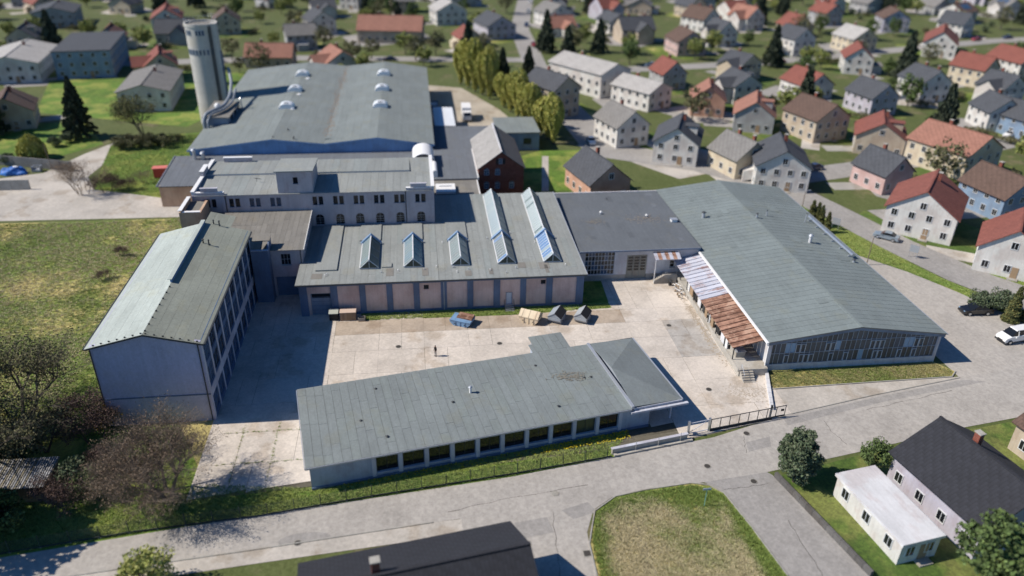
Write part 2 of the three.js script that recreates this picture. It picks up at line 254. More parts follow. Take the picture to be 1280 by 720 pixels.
sheet('grass_strip', [[77.4, -139], [80.4, -128.4], [83.3, -118], [87.5, -105.2], [93.8, -94], [99, -86], [95, -84.5], [91, -92], [87, -101], [82.8, -108.5], [77, -116], [77.6, -128], [76.2, -137]], .02, M.lawn);
sheet('street', [[40, -172], [62, -160], [74, -147], [80.6, -128], [83.5, -118], [88, -105], [94.5, -94], [104, -80], [116, -80], [104, -96], [97, -106], [91, -120], [87, -134], [82, -150], [70, -165], [50, -180]], .01, M.roadPatch);
sheet('street', [[82, -150], [120, -160], [200, -190], [320, -220], [320, -229], [200, -198], [120, -168], [80, -158]], .011, M.roadPatch);
sheet('street', [[91, -128], [140, -132], [240, -160], [240, -167], [140, -139], [90, -135]], .0115, M.roadPatch);
sheet('street', [[50, -178], [40, -172], [36, -240], [40, -330], [60, -450], [68, -450], [48, -330], [44, -240]], .0105, M.roadPatch);
sheet('street', [[44, -250], [120, -262], [240, -300], [420, -330], [420, -338], [240, -308], [120, -270], [44, -258]], .0112, M.roadPatch);
sheet('street', [[-400, -270], [-150, -262], [-40, -275], [44, -270], [44, -277], [-40, -283], [-150, -270], [-400, -278]], .0112, M.roadPatch);
// yard of concrete slabs, each a slab of its own
const yard = structure(thing('concrete_yard', 'court of jointed pale concrete slabs between the factory halls', 'yard', [10, 0, -90], 0, undefined, true));
yard.userData.kind = 'structure';
obj('joint_bed', slab([[-26, .008, -64.5], [-13, .008, -66.2], [-13, .008, -68], [30, .008, -72.5], [30, .008, -69], [45.6, .008, -72.6], [45.6, .008, -111], [-26, .008, -111]], .03), M.joint, yard);
{
  const xs = [-26, -22, -18, -13, -6.6, -.2, 6.2, 12.8, 18.4, 24, 30, 35.6, 41.6, 45.5], zs = [-64, -70, -75.5, -81, -86.5, -92, -96.4, -100.2, -105.5, -110.2], r = RNG(5);
  const clip = (poly, f) => { const o = []; for (let i = 0; i < poly.length; i++) { const a = poly[i], b = poly[(i + 1) % poly.length], fa = f(a), fb = f(b); if (fa <= 0) o.push(a); if (fa * fb < 0) { const t = fa / (fa - fb); o.push([a[0] + (b[0] - a[0]) * t, a[1] + (b[1] - a[1]) * t]); } } return o; };
  for (let i = 0; i < xs.length - 1; i++) for (let j = 0; j < zs.length - 1; j++) {
    const g = .014, x0 = xs[i] + g + (i ? (r() - .5) * .05 : 0), x1 = xs[i + 1] - g, z0 = zs[j] - g, z1 = zs[j + 1] + g, xm = (x0 + x1) / 2, zm = (z0 + z1) / 2;
    let q = [[x0, z0], [x1, z0], [x1, z1], [x0, z1]];
    if (xm < -13) q = clip(q, p => p[1] + 64.7 + .13 * (p[0] + 26)); else if (xm < 30) q = clip(q, p => p[1] + 68 + .105 * (p[0] + 13)); else q = clip(q, p => p[1] + 69.2 + .22 * (p[0] - 30));
    if (q.length < 3) continue;
    const split = r() < .4 && q.length === 4; const parts = split ? [q.map(p => [Math.min(p[0], xm - .02), p[1]]), q.map(p => [Math.max(p[0], xm + .02), p[1]])] : [q];
    for (const s of parts) { const dark = (xm > 33 && xm < 41.6 && zm < -86 && zm > -97), dirt = zm < -96 && zm > -100.5 && xm > -10 && xm < 27; const y = .028 + r() * .008; obj('concrete_slab', slab(s.map(p => [p[0], y, p[1]]), .03), pick(dark ? M.yardPatch : dirt ? M.yardDirt : M.yard, r), yard); }
  }
}
// kerbs
function kerb(pts, w, h, y = 0) { const gs = []; for (let i = 0; i < pts.length - 1; i++) { const [a, b] = [pts[i], pts[i + 1]]; gs.push(beam([a[0], y + h / 2, a[1]], [b[0], y + h / 2, b[1]], w, h)); } structure(obj('kerb', gs, M.kerb)); }
kerb([[34, -48.5], [32.95, -54.8], [31.85, -60], [30.6, -61.4], [28.8, -61.9], [23.6, -61.4], [19.8, -60.7], [17.1, -58.8], [16.3, -56.5], [15.6, -54.4], [15.5, -50.4], [15.4, -36]], .14, .12);
kerb([[43.8, -72.4], [58, -75.5], [72, -78.15]], .14, .09);
kerb([[45.2, -78.0], [71.0, -78.4], [72.3, -79.6]], .14, .14);
kerb([[-60, -52.6], [-41, -54.9], [-18, -57], [0, -58.9]], .14, .1);
for (const [x, y, l] of [[372, 679, 'iron drain cover in the road opposite the round asphalt patch'], [884, 583, 'iron manhole cover between island and evergreen'], [942, 602, 'iron manhole cover at the mouth of the lane by the evergreen'], [694, 617, 'pale rimmed manhole cover in a square asphalt patch'], [933, 542, 'iron drain cover on the road before the sliding gate'], [734, 692, 'square iron drain grate beside the grass island kerb'], [886, 487, 'iron drain cover in the concrete yard by the dock stair'], [836, 407, 'iron drain cover at the corner of the dark yard patch'], [498, 433.5, 'iron drain cover in the yard left of the walking person'], [624.5, 429.5, 'iron drain cover in the yard behind the office roof']]) {
  const [gx, gz] = P(x, y); const c = thing('drain_cover', l, 'drain cover', [gx, .035, gz]); const sq = l.includes('square iron');
  obj('rim', sq ? bx(-.42, .42, -.03, .012, -.42, .42) : cyl(.42, .42, .05, 0, -.035, 0, 20), M.kerb, c); obj('lid', sq ? bx(-.34, .34, -.02, .018, -.34, .34) : cyl(.34, .34, .05, 0, -.028, 0, 20), l.includes('pale') ? M.kerb : M.iron, c);
}

// ---------------------------------------------------------------- right hall with the glazed gable
{
  const x0 = 45.8, x1 = 70.7, zf = -82.2, zb = -136.6, ev = 4.85, rg = 6.55, xm = (x0 + x1) / 2;
  const t = thing('factory_hall', 'wide low grey roofed hall with a fully glazed gable facing the road', 'hall', [xm, 0, -109], 0, undefined, true);
  obj('wall', [bx(x0, x0 + .3, 0, ev - .1, zb, zf)], M.plasterWhite, t); obj('wall', bx(x1 - .3, x1, 0, ev - .1, zb, zf), M.plasterWhite, t);
  obj('wall', prismZ([[x0 + .3, 0], [x1 - .3, 0], [x1 - .3, ev - .1], [xm, rg - .1], [x0 + .3, ev - .1]], zb, zb + .3), M.plasterWhite, t);
  const F = frameOf([x0, zf], [x1, zf]), n = 34, cw = (x1 - x0 - .6) / n, gl = s => ev - .62 + (rg - ev) * (1 - Math.abs(s - (xm - x0)) / (xm - x0)) * 1;
  obj('plinth', bx(x0 + .3, x1 - .3, 0, 1.0, zf - .25, zf), M.plasterWhite, t);
  obj('corner_post', bx(x0 + .3, x0 + .5, 1.0, ev - .2, zf - .2, zf + .02), M.bandWhite, t); obj('corner_post', bx(x1 - .5, x1 - .3, 1.0, ev - .2, zf - .2, zf + .02), M.bandWhite, t);
  obj('gable_fascia', [0, 1].map(k => { const a = k ? xm : x0 - .35, b = k ? x1 + .35 : xm, ya = k ? rg : ev - .05, yb = k ? ev - .05 : rg; return prismZ([[a, ya - .6], [b, yb - .6], [b, yb - .05], [a, ya - .05]], zf + .05, zf + .22); }), M.blueGrey, t);
  const rows = [1.0, 2.7, 4.3, 9]; const r = RNG(77);
  const light = new Set(['3,1', '4,1', '13,1', '18,0', '27,1', '28,1']), framed = new Set(['5,1', '6,1', '11,1', '12,1', '20,1', '21,1', '22,1', '29,1', '30,1', '3,0', '7,0', '8,0', '12,0', '15,0', '21,0', '22,0', '26,0', '29,0', '6,0']);
  for (let i = 0; i < n; i++) for (let j = 0; j < 3; j++) {
    const a = .3 + i * cw, b = a + cw, top0 = Math.min(rows[j + 1], gl(a)), top1 = Math.min(rows[j + 1], gl(b)); if (top0 - rows[j] < .12 && top1 - rows[j] < .12) continue;
    const k = `${i},${j}`, gm = light.has(k) ? M.glassLight : pick([M.glassDark, M.glassDark, M.glassDark, M.glassGrey, M.glassGrey, M.glassBlue2], r);
    const s = [[x0 + a + .02, rows[j] + .02], [x0 + b - .02, rows[j] + .02], [x0 + b - .02, Math.max(rows[j] + .04, top1 - .02)], [x0 + a + .02, Math.max(rows[j] + .04, top0 - .02)]];
    const p = obj('pane', prismZ(s, zf - .12, zf - .1), gm, t); p.rotation.set((r() - .5) * .006, 0, 0);
    if (framed.has(k)) { const y0 = rows[j] + .02, y1 = Math.min(top0, top1) - .06, h = Math.min(y1, y0 + 1.35), q = .045; obj('vent_frame', [bx(x0 + a + .04, x0 + a + .04 + q, y0, h, zf - .09, zf + .03), bx(x0 + b - .04 - q, x0 + b - .04, y0, h, zf - .09, zf + .03), bx(x0 + a + .04 + q, x0 + b - .04 - q, y0, y0 + q, zf - .09, zf + .03), bx(x0 + a + .04 + q, x0 + b - .04 - q, h - q, h, zf - .09, zf + .03)], M.white, t); }
  }
  for (let i = 0; i <= n; i++) obj('mullion', bx(x0 + .3 + i * cw - .03, x0 + .3 + i * cw + .03, 1.0, gl(.3 + i * cw), zf - .14, zf - .04), M.sash, t);
  for (const y of [2.7, 4.3]) { const half = y < ev - .62 ? 99 : (rg - (y + .62)) / (rg - ev) * (xm - x0); obj('glazing_rail', bx(Math.max(x0 + .3, xm - half), Math.min(x1 - .3, xm + half), y - .03, y + .03, zf - .145, zf - .035), M.sash, t); }
  // roof: courses of sheets that overlap like scales, each course a part
  const nC = 45, dz = (zf + .35 - (zb - .35)) / nC;
  for (const sgn of [-1, 1]) { const eave = sgn < 0 ? x0 - .4 : x1 + .4, ye = ev - (rg - ev) * .4 / (xm - x0);
    for (let k = 0; k < nC; k++) { const za = zf + .35 - k * dz, zc = za - dz - .05; obj('roof_course', slab([[eave, ye + .035, za], [xm, rg + .035, za], [xm, rg + .008, zc], [eave, ye + .008, zc]], .03), pick(M.hallRoof, r), t); }
    obj('roof_deck', slab([[eave, ye - .03, zf + .3], [xm, rg - .03, zf + .3], [xm, rg - .03, zb - .3], [eave, ye - .03, zb - .3]], .14), M.deck, t); }
  obj('ridge_cap', beam([xm, rg + .05, zf + .4], [xm, rg + .05, zb - .4], .4, .04), M.hallRoof[1], t);
  obj('gutter', beam([x0 - .5, ev - .08, zf + .5], [x0 - .5, ev - .08, -111.3], .3, .22), M.whiteTrim, t);
  obj('gutter', beam([x1 + .48, ev - .12, zf + .4], [x1 + .48, ev - .12, zb], .16, .12), M.zinc, t);
  obj('downpipe', [bar([x0 - .5, ev - .15, zf + .45], [x0 - .2, ev - .6, zf + .25], .09, 8), bar([x0 - .2, ev - .6, zf + .25], [x0 - .2, .1, zf + .25], .09, 8)], M.whiteTrim, t);
  const ry = x => rg - (rg - ev) * Math.abs(x - xm) / (xm - x0);
  for (const [x, z, h, rad] of [[50.1, -121.7, 1.1, .28], [58.6, -118.6, .8, .16], [61.1, -120.1, 1.0, .1], [68.0, -118.9, 1.7, .09], [68.8, -103.2, .5, .2]]) { const v = obj('vent_pipe', cyl(rad, rad, h, x, ry(x) - .05, z, 12), M.zinc, t); obj('cap', cyl(rad * 1.5, rad * .6, .18, x, ry(x) - .05 + h, z, 12), M.darkMetal, v); }
  { const x = 64.3, z = -109.6, v = obj('vent_pipe', cyl(.27, .27, 1.35, x, ry(x) - .05, z, 14), M.plasterWhite, t); obj('cap', cyl(.42, .22, .28, x, ry(x) + 1.28, z, 14), M.zinc, v); }
  obj('roof_duct', [bar([69.4, 5.62, -120.4], [69.4, 5.62, -104.6], .28, 12)], M.metal, t); for (let k = 0; k < 6; k++) obj('duct_support', bx(68.9, 69.6, 4.95, 5.38, -119.6 + k * 2.85, -119.45 + k * 2.85), M.zinc, t);
}
// ---------------------------------------------------------------- dock and its tin canopy
{
  const d = thing('loading_dock', 'long concrete loading dock along the white hall wall', 'loading dock', [43.7, 0, -96], 0, undefined, true);
  obj('platform', bx(41.7, 45.75, .0, 1.1, -110.2, -81.2), M.concrete, d);
  obj('edge_beam', bx(41.55, 41.72, .75, 1.14, -110.2, -81.3), M.concrete, d);
  for (let k = 0; k < 5; k++) obj('step', bx(41.9, 43.6, 0, 1.1 - (k + 1) * .2, -81.2 + k * .3, -80.9 + k * .3), M.concrete, d);
  obj('stair_rail', [bar([41.95, .2, -79.9], [41.95, 1.1, -79.9], .03), bar([41.95, 1.1, -81.2], [41.95, 2.0, -81.2], .03), bar([41.95, 1.1, -79.9], [41.95, 2.0, -81.2], .03)], M.zinc, d);
  const c = thing('tin_canopy', 'ribbed tin canopy over the dock, half whitish and half rusty', 'canopy', [43.5, 0, -97], 0, undefined, true);
  const z0 = -110.6, z1 = -83.2, n = 25, dz = (z1 - z0) / n, r = RNG(9);
  for (let k = 0; k < n; k++) { const a = z0 + k * dz, b = a + dz - .03, rusty = k >= 13, u = r() * .05; const y0 = 3.25 + u, y1 = 4.35 + u * .3; obj('canopy_sheet', [slab([[41.25 - r() * .12, y0, a], [45.75, y1, a], [45.75, y1, b], [41.25, y0, b]], .03), slab([[41.24, y0 + .1, b - .3], [45.75, y1 + .1, b - .3], [45.75, y1 + .1, b - .02], [41.24, y0 + .1, b - .02]], .1)], pick(rusty ? M.rust : M.whiteRust, r), c); }
  for (let k = 0; k < 9; k++) { const z = z0 + .4 + k * 3.3; obj('post', bx(41.62, 41.74, 1.1, 3.24, z, z + .12), M.darkMetal, c); }
  obj('edge_purlin', bx(41.55, 41.69, 3.02, 3.2, z0, z1 - .1), M.darkMetal, c); obj('wall_purlin', bx(45.5, 45.62, 4.02, 4.2, z0, z1), M.darkMetal, c);
  // doors, boards and lumber that close the dock front
  const cols = [M.whiteTrim, M.wood, M.dark, M.plasterWhite, M.darkMetal, M.wood];
  let z = -104.2, k = 0; while (z < -88) { const w = rr(.7, 1.5, r), h = rr(1.5, 1.95, r); const b = obj('board_panel', bx(41.78 + r() * .25, 41.86 + r() * .25, 1.1, 1.1 + h, z, z + w), cols[k++ % 6], scene); tag(b, ['white board leaning in the dock front under the canopy', 'brown wooden board standing in the dock front', 'black panel standing in the dock front', 'pale plaster board standing in the dock front', 'dark metal panel standing in the dock front', 'brown wooden board standing in the dock front'][(k - 1) % 6], 'board', 'boards in the dock front'); z += w + rr(.3, 1.0, r); }
  const b1 = obj('white_partition', bx(41.8, 41.95, 1.1, 3.0, -87.4, -86.3), M.whiteTrim); tag(b1, 'white partition closing the near end of the rusty canopy', 'partition');
  const ib = thing('covered_stack', 'grey covered stack of boards standing on the dock end', 'stack', [42.9, 1.1, -85]); obj('pile', bx(-.6, .7, 0, .9, -1.2, .9), M.concrete, ib); obj('cover', slab([[-.68, 1.0, -1.28], [.78, .96, -1.28], [.78, .98, .98], [-.68, .95, .98]], .06), M.zinc, ib);
}
console.log('hall done');
// ---------------------------------------------------------------- link between pink hall and right hall
{
  const x0 = 24.75, x1 = 45.6, zf = -110, zb = -136;
  const t = thing('link_building', 'flat dark roofed link with gridded window wall and big folding door', 'link building', [35, 0, -123], 0, undefined, true);
  const F = frameOf([x0, zf], [x1, zf]);
  facade(t, 'wall', M.plasterWhite, F, [[0, .9], [8.6, .9], [8.6, 4.42], [12.0, 4.42], [12.0, .9], [x1 - x0, .9], [x1 - x0, 5.35], [0, 5.35]], [{ s: 1.6, y: 1.05, w: 4.9, h: 4.15 }, { s: 16.0, y: 1.9, w: .8, h: 1.3 }], .3);
  obj('plinth', [bx(x0, x0 + 8.55, 0, .9, zf - .28, zf + .04), bx(x0 + 12.05, x1, 0, .9, zf - .28, zf + .04)], M.concrete, t);
  const gl = [M.glass, M.glass, M.glassBlue, M.glassDull], r = RNG(31);
  for (let i = 0; i < 9; i++) for (let j = 0; j < 5; j++) { const w = 4.9 / 9, h = 4.15 / 5; shared('pane', winPane(w, h), pick(gl, r), t, x0 + 1.6 + i * w, 1.05 + j * h, zf - .14); }
  obj('window_grid', [...Array(10).keys()].map(i => bx(x0 + 1.6 + i * 4.9 / 9 - .035, x0 + 1.6 + i * 4.9 / 9 + .035, 1.05, 5.2, zf - .2, zf - .06)).concat([...Array(6).keys()].map(j => bx(x0 + 1.56, x0 + 6.54, 1.05 + j * .83 - .035, 1.05 + j * .83 + .035, zf - .19, zf - .05))), M.white, t);
  win(t, F, 16.0, 1.9, .8, 1.3, { cols: 1, rows: 2 });
  const dm = mat(lin(.36, .35, .30), { map: T.plaster }); const dr = obj('folding_door', bx(x0 + 8.62, x0 + 11.98, .02, 4.4, zf - .2, zf - .1), dm, t);
  for (let i = 0; i < 3; i++) for (let j = 0; j < 5; j++) shared('door_pane', doorPane(), M.glass, dr, x0 + 8.85 + i * 1.08, 1.55 + j * .54, zf - .1);
  for (let i = 0; i < 4; i++) obj('door_leaf_rib', bx(x0 + 8.64 + i * 1.1, x0 + 8.7 + i * 1.1, .04, 4.38, zf - .1, zf - .04), dm, dr);
  obj('wall', bx(x0, x1, 0, 5.2, zb, zb + .3), M.plasterWhite, t);
  obj('roof', slab([[x0 - .05, 5.5, zf + .45], [x1, 5.5, zf + .45], [x1, 5.05, zb - .2], [x0 - .05, 5.05, zb - .2]], .16), M.linkRoof, t);
  obj('roof_edge', [bx(x0, x1 - .1, 5.3, 5.56, zf + .46, zf + .56)], M.blueGrey, t);
  for (const [x, z] of [[32.2, -125.2], [40.1, -123.2]]) { const v = obj('roof_vent', cyl(.16, .16, .45, x, 5.2, z, 10), M.zinc, t); obj('cap', cyl(.26, .1, .16, x, 5.65, z, 10), M.whiteTrim, v); }
  const v = obj('roof_hood', [bx(43.9, 44.9, 5.2, 5.75, -121.3, -120.4)], M.whiteTrim, t); obj('hood_lid', slab([[43.8, 5.8, -121.4], [45, 5.8, -121.4], [45, 5.84, -120.3], [43.8, 5.84, -120.3]], .05), M.zinc, v);
  // porch and stair
  const p = thing('porch_stair', 'concrete porch stair with low side wall by the folding door', 'stair', [40, 0, -108.5], 0, undefined, true);
  obj('landing', bx(39.4, 41.5, .0, 1.05, -109.9, -108.0), M.concrete, p); for (let k = 0; k < 5; k++) obj('step', bx(39.4 - .34 * (k + 1), 39.4 - .34 * k, 0, .87 - .18 * k, -109.7, -108.2), M.concrete, p);
  obj('side_wall', prismZ([[37.6, 0], [41.4, 0], [41.4, 1.7], [39.4, 1.6], [37.6, .45]], -108.05, -107.85), M.concrete, p);
  obj('rail', [bar([39.4, 1.6, -107.95], [39.4, 2.1, -107.95], .03), bar([41.3, 1.7, -107.95], [41.3, 2.2, -107.95], .03), bar([39.4, 2.1, -107.95], [41.3, 2.2, -107.95], .03)], M.zinc, p);
  const w2 = thing('porch_canopy', 'short whitish tin canopy with rust streaks over the porch stair', 'canopy', [39.5, 0, -109.4], 0, undefined, true);
  for (let k = 0; k < 7; k++) { const a = 37.5 + k * .62; obj('canopy_sheet', slab([[a, 5.0, -109.7], [a + .6, 5.0, -109.7], [a + .6, 4.45, -107.9], [a, 4.45, -107.9]], .04), pick(k % 2 ? [M.rust[2]] : M.whiteRust, r), w2); }
  obj('bracket', [beam([37.6, 4.4, -107.95], [41.7, 4.4, -107.95], .08, .08), bar([37.62, .05, -107.95], [37.62, 4.38, -107.95], .06, 8)], M.whiteTrim, w2);
  const bn = thing('waste_bin', 'dark waste bin standing before the porch stair', 'bin', [40.2, .03, -107.2]); obj('tub', cyl(.26, .32, .85, 0, 0, 0, 14), M.dark, bn); obj('lid', cyl(.34, .3, .09, 0, .85, 0, 14), M.darkMetal, bn);
  const pile = thing('scrap_heap', 'heap of grey scrap pipes and wood at the dock corner', 'scrap heap', [41.0, .03, -104.6]);
  for (let k = 0; k < 26; k++) { const a = [rr(-.7, .5, r), rr(.05, .8, r), rr(-2, 2, r)], b = [a[0] + rr(-.6, .6, r), Math.max(.04, a[1] + rr(-.5, .5, r)), a[2] + rr(-1.2, 1.2, r)]; obj('scrap_piece', r() < .6 ? bar(a, b, rr(.03, .09, r), 6) : beam(a, b, rr(.08, .3, r), .05), pick([M.zinc, M.concrete, M.wood, M.whiteTrim, M.darkMetal], r), pile); }
}
function winPane(w, h) { const k = 'p' + w + h; if (!wcache.has(k)) wcache.set(k, uvm(bx(.01, w - .01, .01, h - .01, -.01, 0))); return wcache.get(k); }
function doorPane() { if (!wcache.has('dp')) wcache.set('dp', uvm(bx(0, .78, 0, .36, 0, .015))); return wcache.get('dp'); }

// ---------------------------------------------------------------- pink hall with the skylights
{
  const x0 = -18.25, x1 = 24.55, zf = -102.4, zb = -133.6, ry = z => 5.55 + (-102.9 - z) * .023;
  const t = thing('pink_hall', 'long pink walled hall with slate blue piers and five roof skylights', 'hall', [3, 0, -118], 0, undefined, true);
  const F = frameOf([x0, zf], [x1, zf]), piers = [[-18.25, -17.1], [-13.7, -12.7], [-9.5, -8.6], [-5.5, -4.6], [-1.5, -.6], [2.6, 3.5], [6.6, 7.5], [10.6, 11.6], [14.7, 15.6], [18.7, 19.7], [23.4, 24.55]];
  facade(t, 'wall', M.pink, F, [[0, 0], [x1 - x0, 0], [x1 - x0, 5.3], [0, 5.3]], [{ s: 1.55, y: .03, w: 3.0, h: 3.75 }, { s: 30.75, y: .55, w: 1.0, h: 2.1 }, { s: 18.3, y: 3.75, w: .75, h: .75 }, { s: 36.1, y: 3.85, w: .75, h: .75 }], .35);
  for (const [a, b] of piers) obj('pier', bx(a, b, 0, 5.25, zf + .003, zf + .14), M.slate, t);
  for (let i = 1; i < 10; i++) for (const [a, b] of i === 7 ? [[piers[i][1], 12.45], [13.55, piers[i + 1][0]]] : [[piers[i][1], piers[i + 1][0]]]) obj('plinth', bx(a, b, 0, .42, zf + .003, zf + .09), M.slate, t);
  obj('eave_band', bx(x0 - .1, x1 + .1, 5.0, 5.32, zf + .145, zf + .3), M.slate, t);
  const gd = obj('garage_door', bx(x0 + 1.56, x0 + 4.54, .04, 3.77, zf - .3, zf - .22), M.blueGrey, t);
  for (let k = 1; k < 5; k++) obj('door_rib', bx(x0 + 1.6, x0 + 4.5, .05 + k * .74, .1 + k * .74, zf - .22, zf - .19), M.slate, gd);
  obj('door_light', bx(x0 + 1.7, x0 + 4.4, 2.9, 3.6, zf - .21, zf - .2), M.glass, gd);
  const wd = obj('door', bx(12.53, 13.47, .57, 2.63, zf - .18, zf - .12), mat(lin(.55, .60, .68)), t); obj('handle', bx(13.3, 13.36, 1.55, 1.6, zf - .12, zf - .06), M.dark, wd); obj('door_frame', [bx(12.5, 12.57, .55, 2.65, zf - .1, zf + .03), bx(13.43, 13.5, .55, 2.65, zf - .1, zf + .03), bx(12.57, 13.43, 2.6, 2.67, zf - .1, zf + .03)], M.slate, wd);
  for (const s of [18.3, 36.1]) { const v = obj('vent_opening', bx(x0 + s + .02, x0 + s + .73, s > 30 ? 3.87 : 3.77, s > 30 ? 4.58 : 4.48, zf - .25, zf - .2), M.dark, t); for (let k = 0; k < 4; k++) obj('louvre', bx(x0 + s + .03, x0 + s + .72, (s > 30 ? 3.92 : 3.82) + k * .17, (s > 30 ? 3.97 : 3.87) + k * .17, zf - .18, zf - .06), M.darkMetal, v); }
  obj('downpipe', bar([3.05, .1, zf + .2], [3.05, 5.2, zf + .2], .05, 8), M.zinc, t);
  obj('wall', bx(x0, x0 + .3, 0, 5.5, zb, zf - .35), M.pink, t); obj('wall', bx(x1 - .3, x1, 0, 5.5, zb, zf - .35), M.slate, t); obj('wall', bx(x0 + .3, x1 - .3, 0, 6.0, zb, zb + .3), M.pink, t);
  obj('roof_deck', slab([[x0 - .4, ry(-101.9) - .04, -101.9], [x1 + .3, ry(-101.9) - .04, -101.9], [x1 + .3, ry(zb) - .04, zb - .2], [x0 - .4, ry(zb) - .04, zb - .2]], .2), M.deck, t);
  // felt strips; left of T's corner they end at the tall factory
  lay(t, 'felt_strip', [x0 - .42, ry(-101.85), -101.85], [2.35, ry(-101.85), -101.85], [2.35, ry(-121.9), -121.9], [x0 - .42, ry(-121.9), -121.9], 20, M.felt, { len: 10, seed: 4, step: .006, gap: .02 });
  lay(t, 'felt_strip', [2.38, ry(-101.85), -101.85], [x1 + .32, ry(-101.85), -101.85], [x1 + .32, ry(zb), zb - .22], [2.38, ry(zb), zb - .22], 22, M.felt, { len: 10, seed: 8, step: .006, gap: .02 });
  obj('verge_trim', beam([x1 + .36, ry(-101.8) + .02, -101.8], [x1 + .36, ry(zb) + .02, zb - .2], .1, .12), M.zinc, t);
  obj('gutter', beam([x0 - .45, 5.42, -101.76], [x1 + .35, 5.42, -101.76], .14, .12), M.darkMetal, t);
  // raised felt covered strips
  for (const [a, b, za, zc, l] of [[-16.1, -12.9, -105.9, -121.8, .22], [-10.0, -6.6, -115.6, -121.8, .2], [-3.2, .2, -115.4, -121.8, .2], [4.1, 7.5, -115.2, -121.8, .2], [-6.2, -4.7, -106.3, -107.6, .18]]) obj('raised_strip', slab([[a, ry(za) + l, za], [b, ry(za) + l, za], [b, ry(zc) + l, zc], [a, ry(zc) + l, zc]], l + .05), pick(M.felt), t);
  // skylights
  const barM = mat(lin(.74, .76, .78), { roughness: .5 }), teal = [phy(lin(.13, .15, .12), { roughness: .3 }), phy(lin(.08, .17, .21), { roughness: .25 }), phy(lin(.14, .2, .19), { roughness: .28 })];
  const glz = [phy(lin(.16, .21, .2), { roughness: .35 }), phy(lin(.15, .23, .27), { roughness: .35 }), phy(lin(.2, .25, .25), { roughness: .4 }), phy(lin(.19, .22, .22), { roughness: .4 }), phy(lin(.14, .24, .42), { roughness: .35 }), phy(lin(.30, .37, .40), { roughness: .4 }), phy(lin(.36, .42, .42), { roughness: .4 })];
  let si = 0;
  function skylight(xc, za, zc, first) {
    const hw = 1.4, b0 = ry(za), b1 = ry(zc), H = 1.5, r = RNG(40 + si);
    const k = obj('skylight', [slab([[xc - hw, b0 + .2, za], [xc + hw, b0 + .2, za], [xc + hw, b1 + .2, zc], [xc - hw, b1 + .2, zc]], .3)], M.zinc, t);
    // glass slopes and ends
    obj('east_pane', slab([[xc + hw, b0 + .2, za - .02], [xc + .03, b0 + H, za - .02], [xc + .03, b1 + H, zc], [xc + hw, b1 + .2, zc]], .03), teal[si % 3], k);
    const L = za - zc, n = Math.round(L / .85);
    for (let i = 0; i < n; i++) { const z0 = za - L * i / n - .03, z1 = za - L * (i + 1) / n + .03, f = z => b0 + (b1 - b0) * (za - z) / L; obj('pane', slab([[xc - hw, f(z0) + .2, z0], [xc - .03, f(z0) + H, z0], [xc - .03, f(z1) + H, z1], [xc - hw, f(z1) + .2, z1]], .02), r() < .8 ? glz[si] : glz[(si + 1) % 7], k); }
    for (let i = 0; i <= n; i++) { const z = za - L * i / n, f = b0 + (b1 - b0) * i / n; obj('glazing_bar', beam([xc - hw - .03, f + .2 + .04, z], [xc, f + H + .05, z], .07, .08), barM, k); }
    for (let i = 0; i <= n; i += 3) { const z = za - L * i / n, f = b0 + (b1 - b0) * i / n; obj('glazing_bar', beam([xc + hw + .02, f + .2 + .035, z], [xc, f + H + .045, z], .045, .05), M.zinc, k); }
    obj('ridge_bar', beam([xc, b0 + H + .07, za + .03], [xc, b1 + H + .07, zc], .14, .1), barM, k); obj('foot_bar', beam([xc - hw - .03, b0 + .24, za + .03], [xc - hw - .03, b1 + .24, zc], .12, .12), barM, k);
    if (first) { obj('end_glass', prismZ([[xc - hw, b0 + .2], [xc + hw, b0 + .2], [xc, b0 + H]], za - .02, za + .0), M.glassGreen, k); obj('end_bars', [beam([xc - hw, b0 + .22, za + .03], [xc, b0 + H + .03, za + .03], .05, .07), beam([xc + hw, b0 + .22, za + .03], [xc, b0 + H + .03, za + .03], .05, .07), bx(xc - .03, xc + .03, b0 + .2, b0 + H, za + .005, za + .05)], barM, k); }
    else obj('end_glass', prismZ([[xc - hw, b1 + .2], [xc + hw, b1 + .2], [xc, b1 + H]], zc - .02, zc), M.glassGreen, k);
    if (first) { const e = .28; obj('fire_upstand', [slab([[xc - hw - e, b1 + .35, zc + .12], [xc, b1 + H + .42, zc + .12], [xc, b1 + H + .42, zc - .28], [xc - hw - e, b1 + .35, zc - .28]], .3), slab([[xc + hw + e, b1 + .35, zc + .12], [xc, b1 + H + .42, zc + .12], [xc, b1 + H + .42, zc - .28], [xc + hw + e, b1 + .35, zc - .28]], .3), prismZ([[xc - hw, b1 + .1], [xc + hw, b1 + .1], [xc, b1 + H + .2]], zc - .27, zc - .01)], mat(lin(.22, .34, .52), { roughness: .5 }), k); }
    si++;
  }
  for (const xc of [-8.05, -1.4, 5.85, 13.05, 20.25]) skylight(xc, -106.1, -114.4, true);
  for (const xc of [13.0, 20.15]) skylight(xc, -114.75, -132.4, false);
  const r = RNG(3); for (let k = 0; k < 22; k++) { const x = rr(-17, 24, r), z = rr(-103.2, -106, r) - (k % 3 ? 0 : 12) * r(); if (k % 3 === 0 && x < 2) continue; obj('roof_vent', [cyl(.05, .05, .25, x, ry(z), z, 8), cyl(.1, .04, .08, x, ry(z) + .25, z, 8)], pick([M.zinc, M.whiteTrim], r), t); }
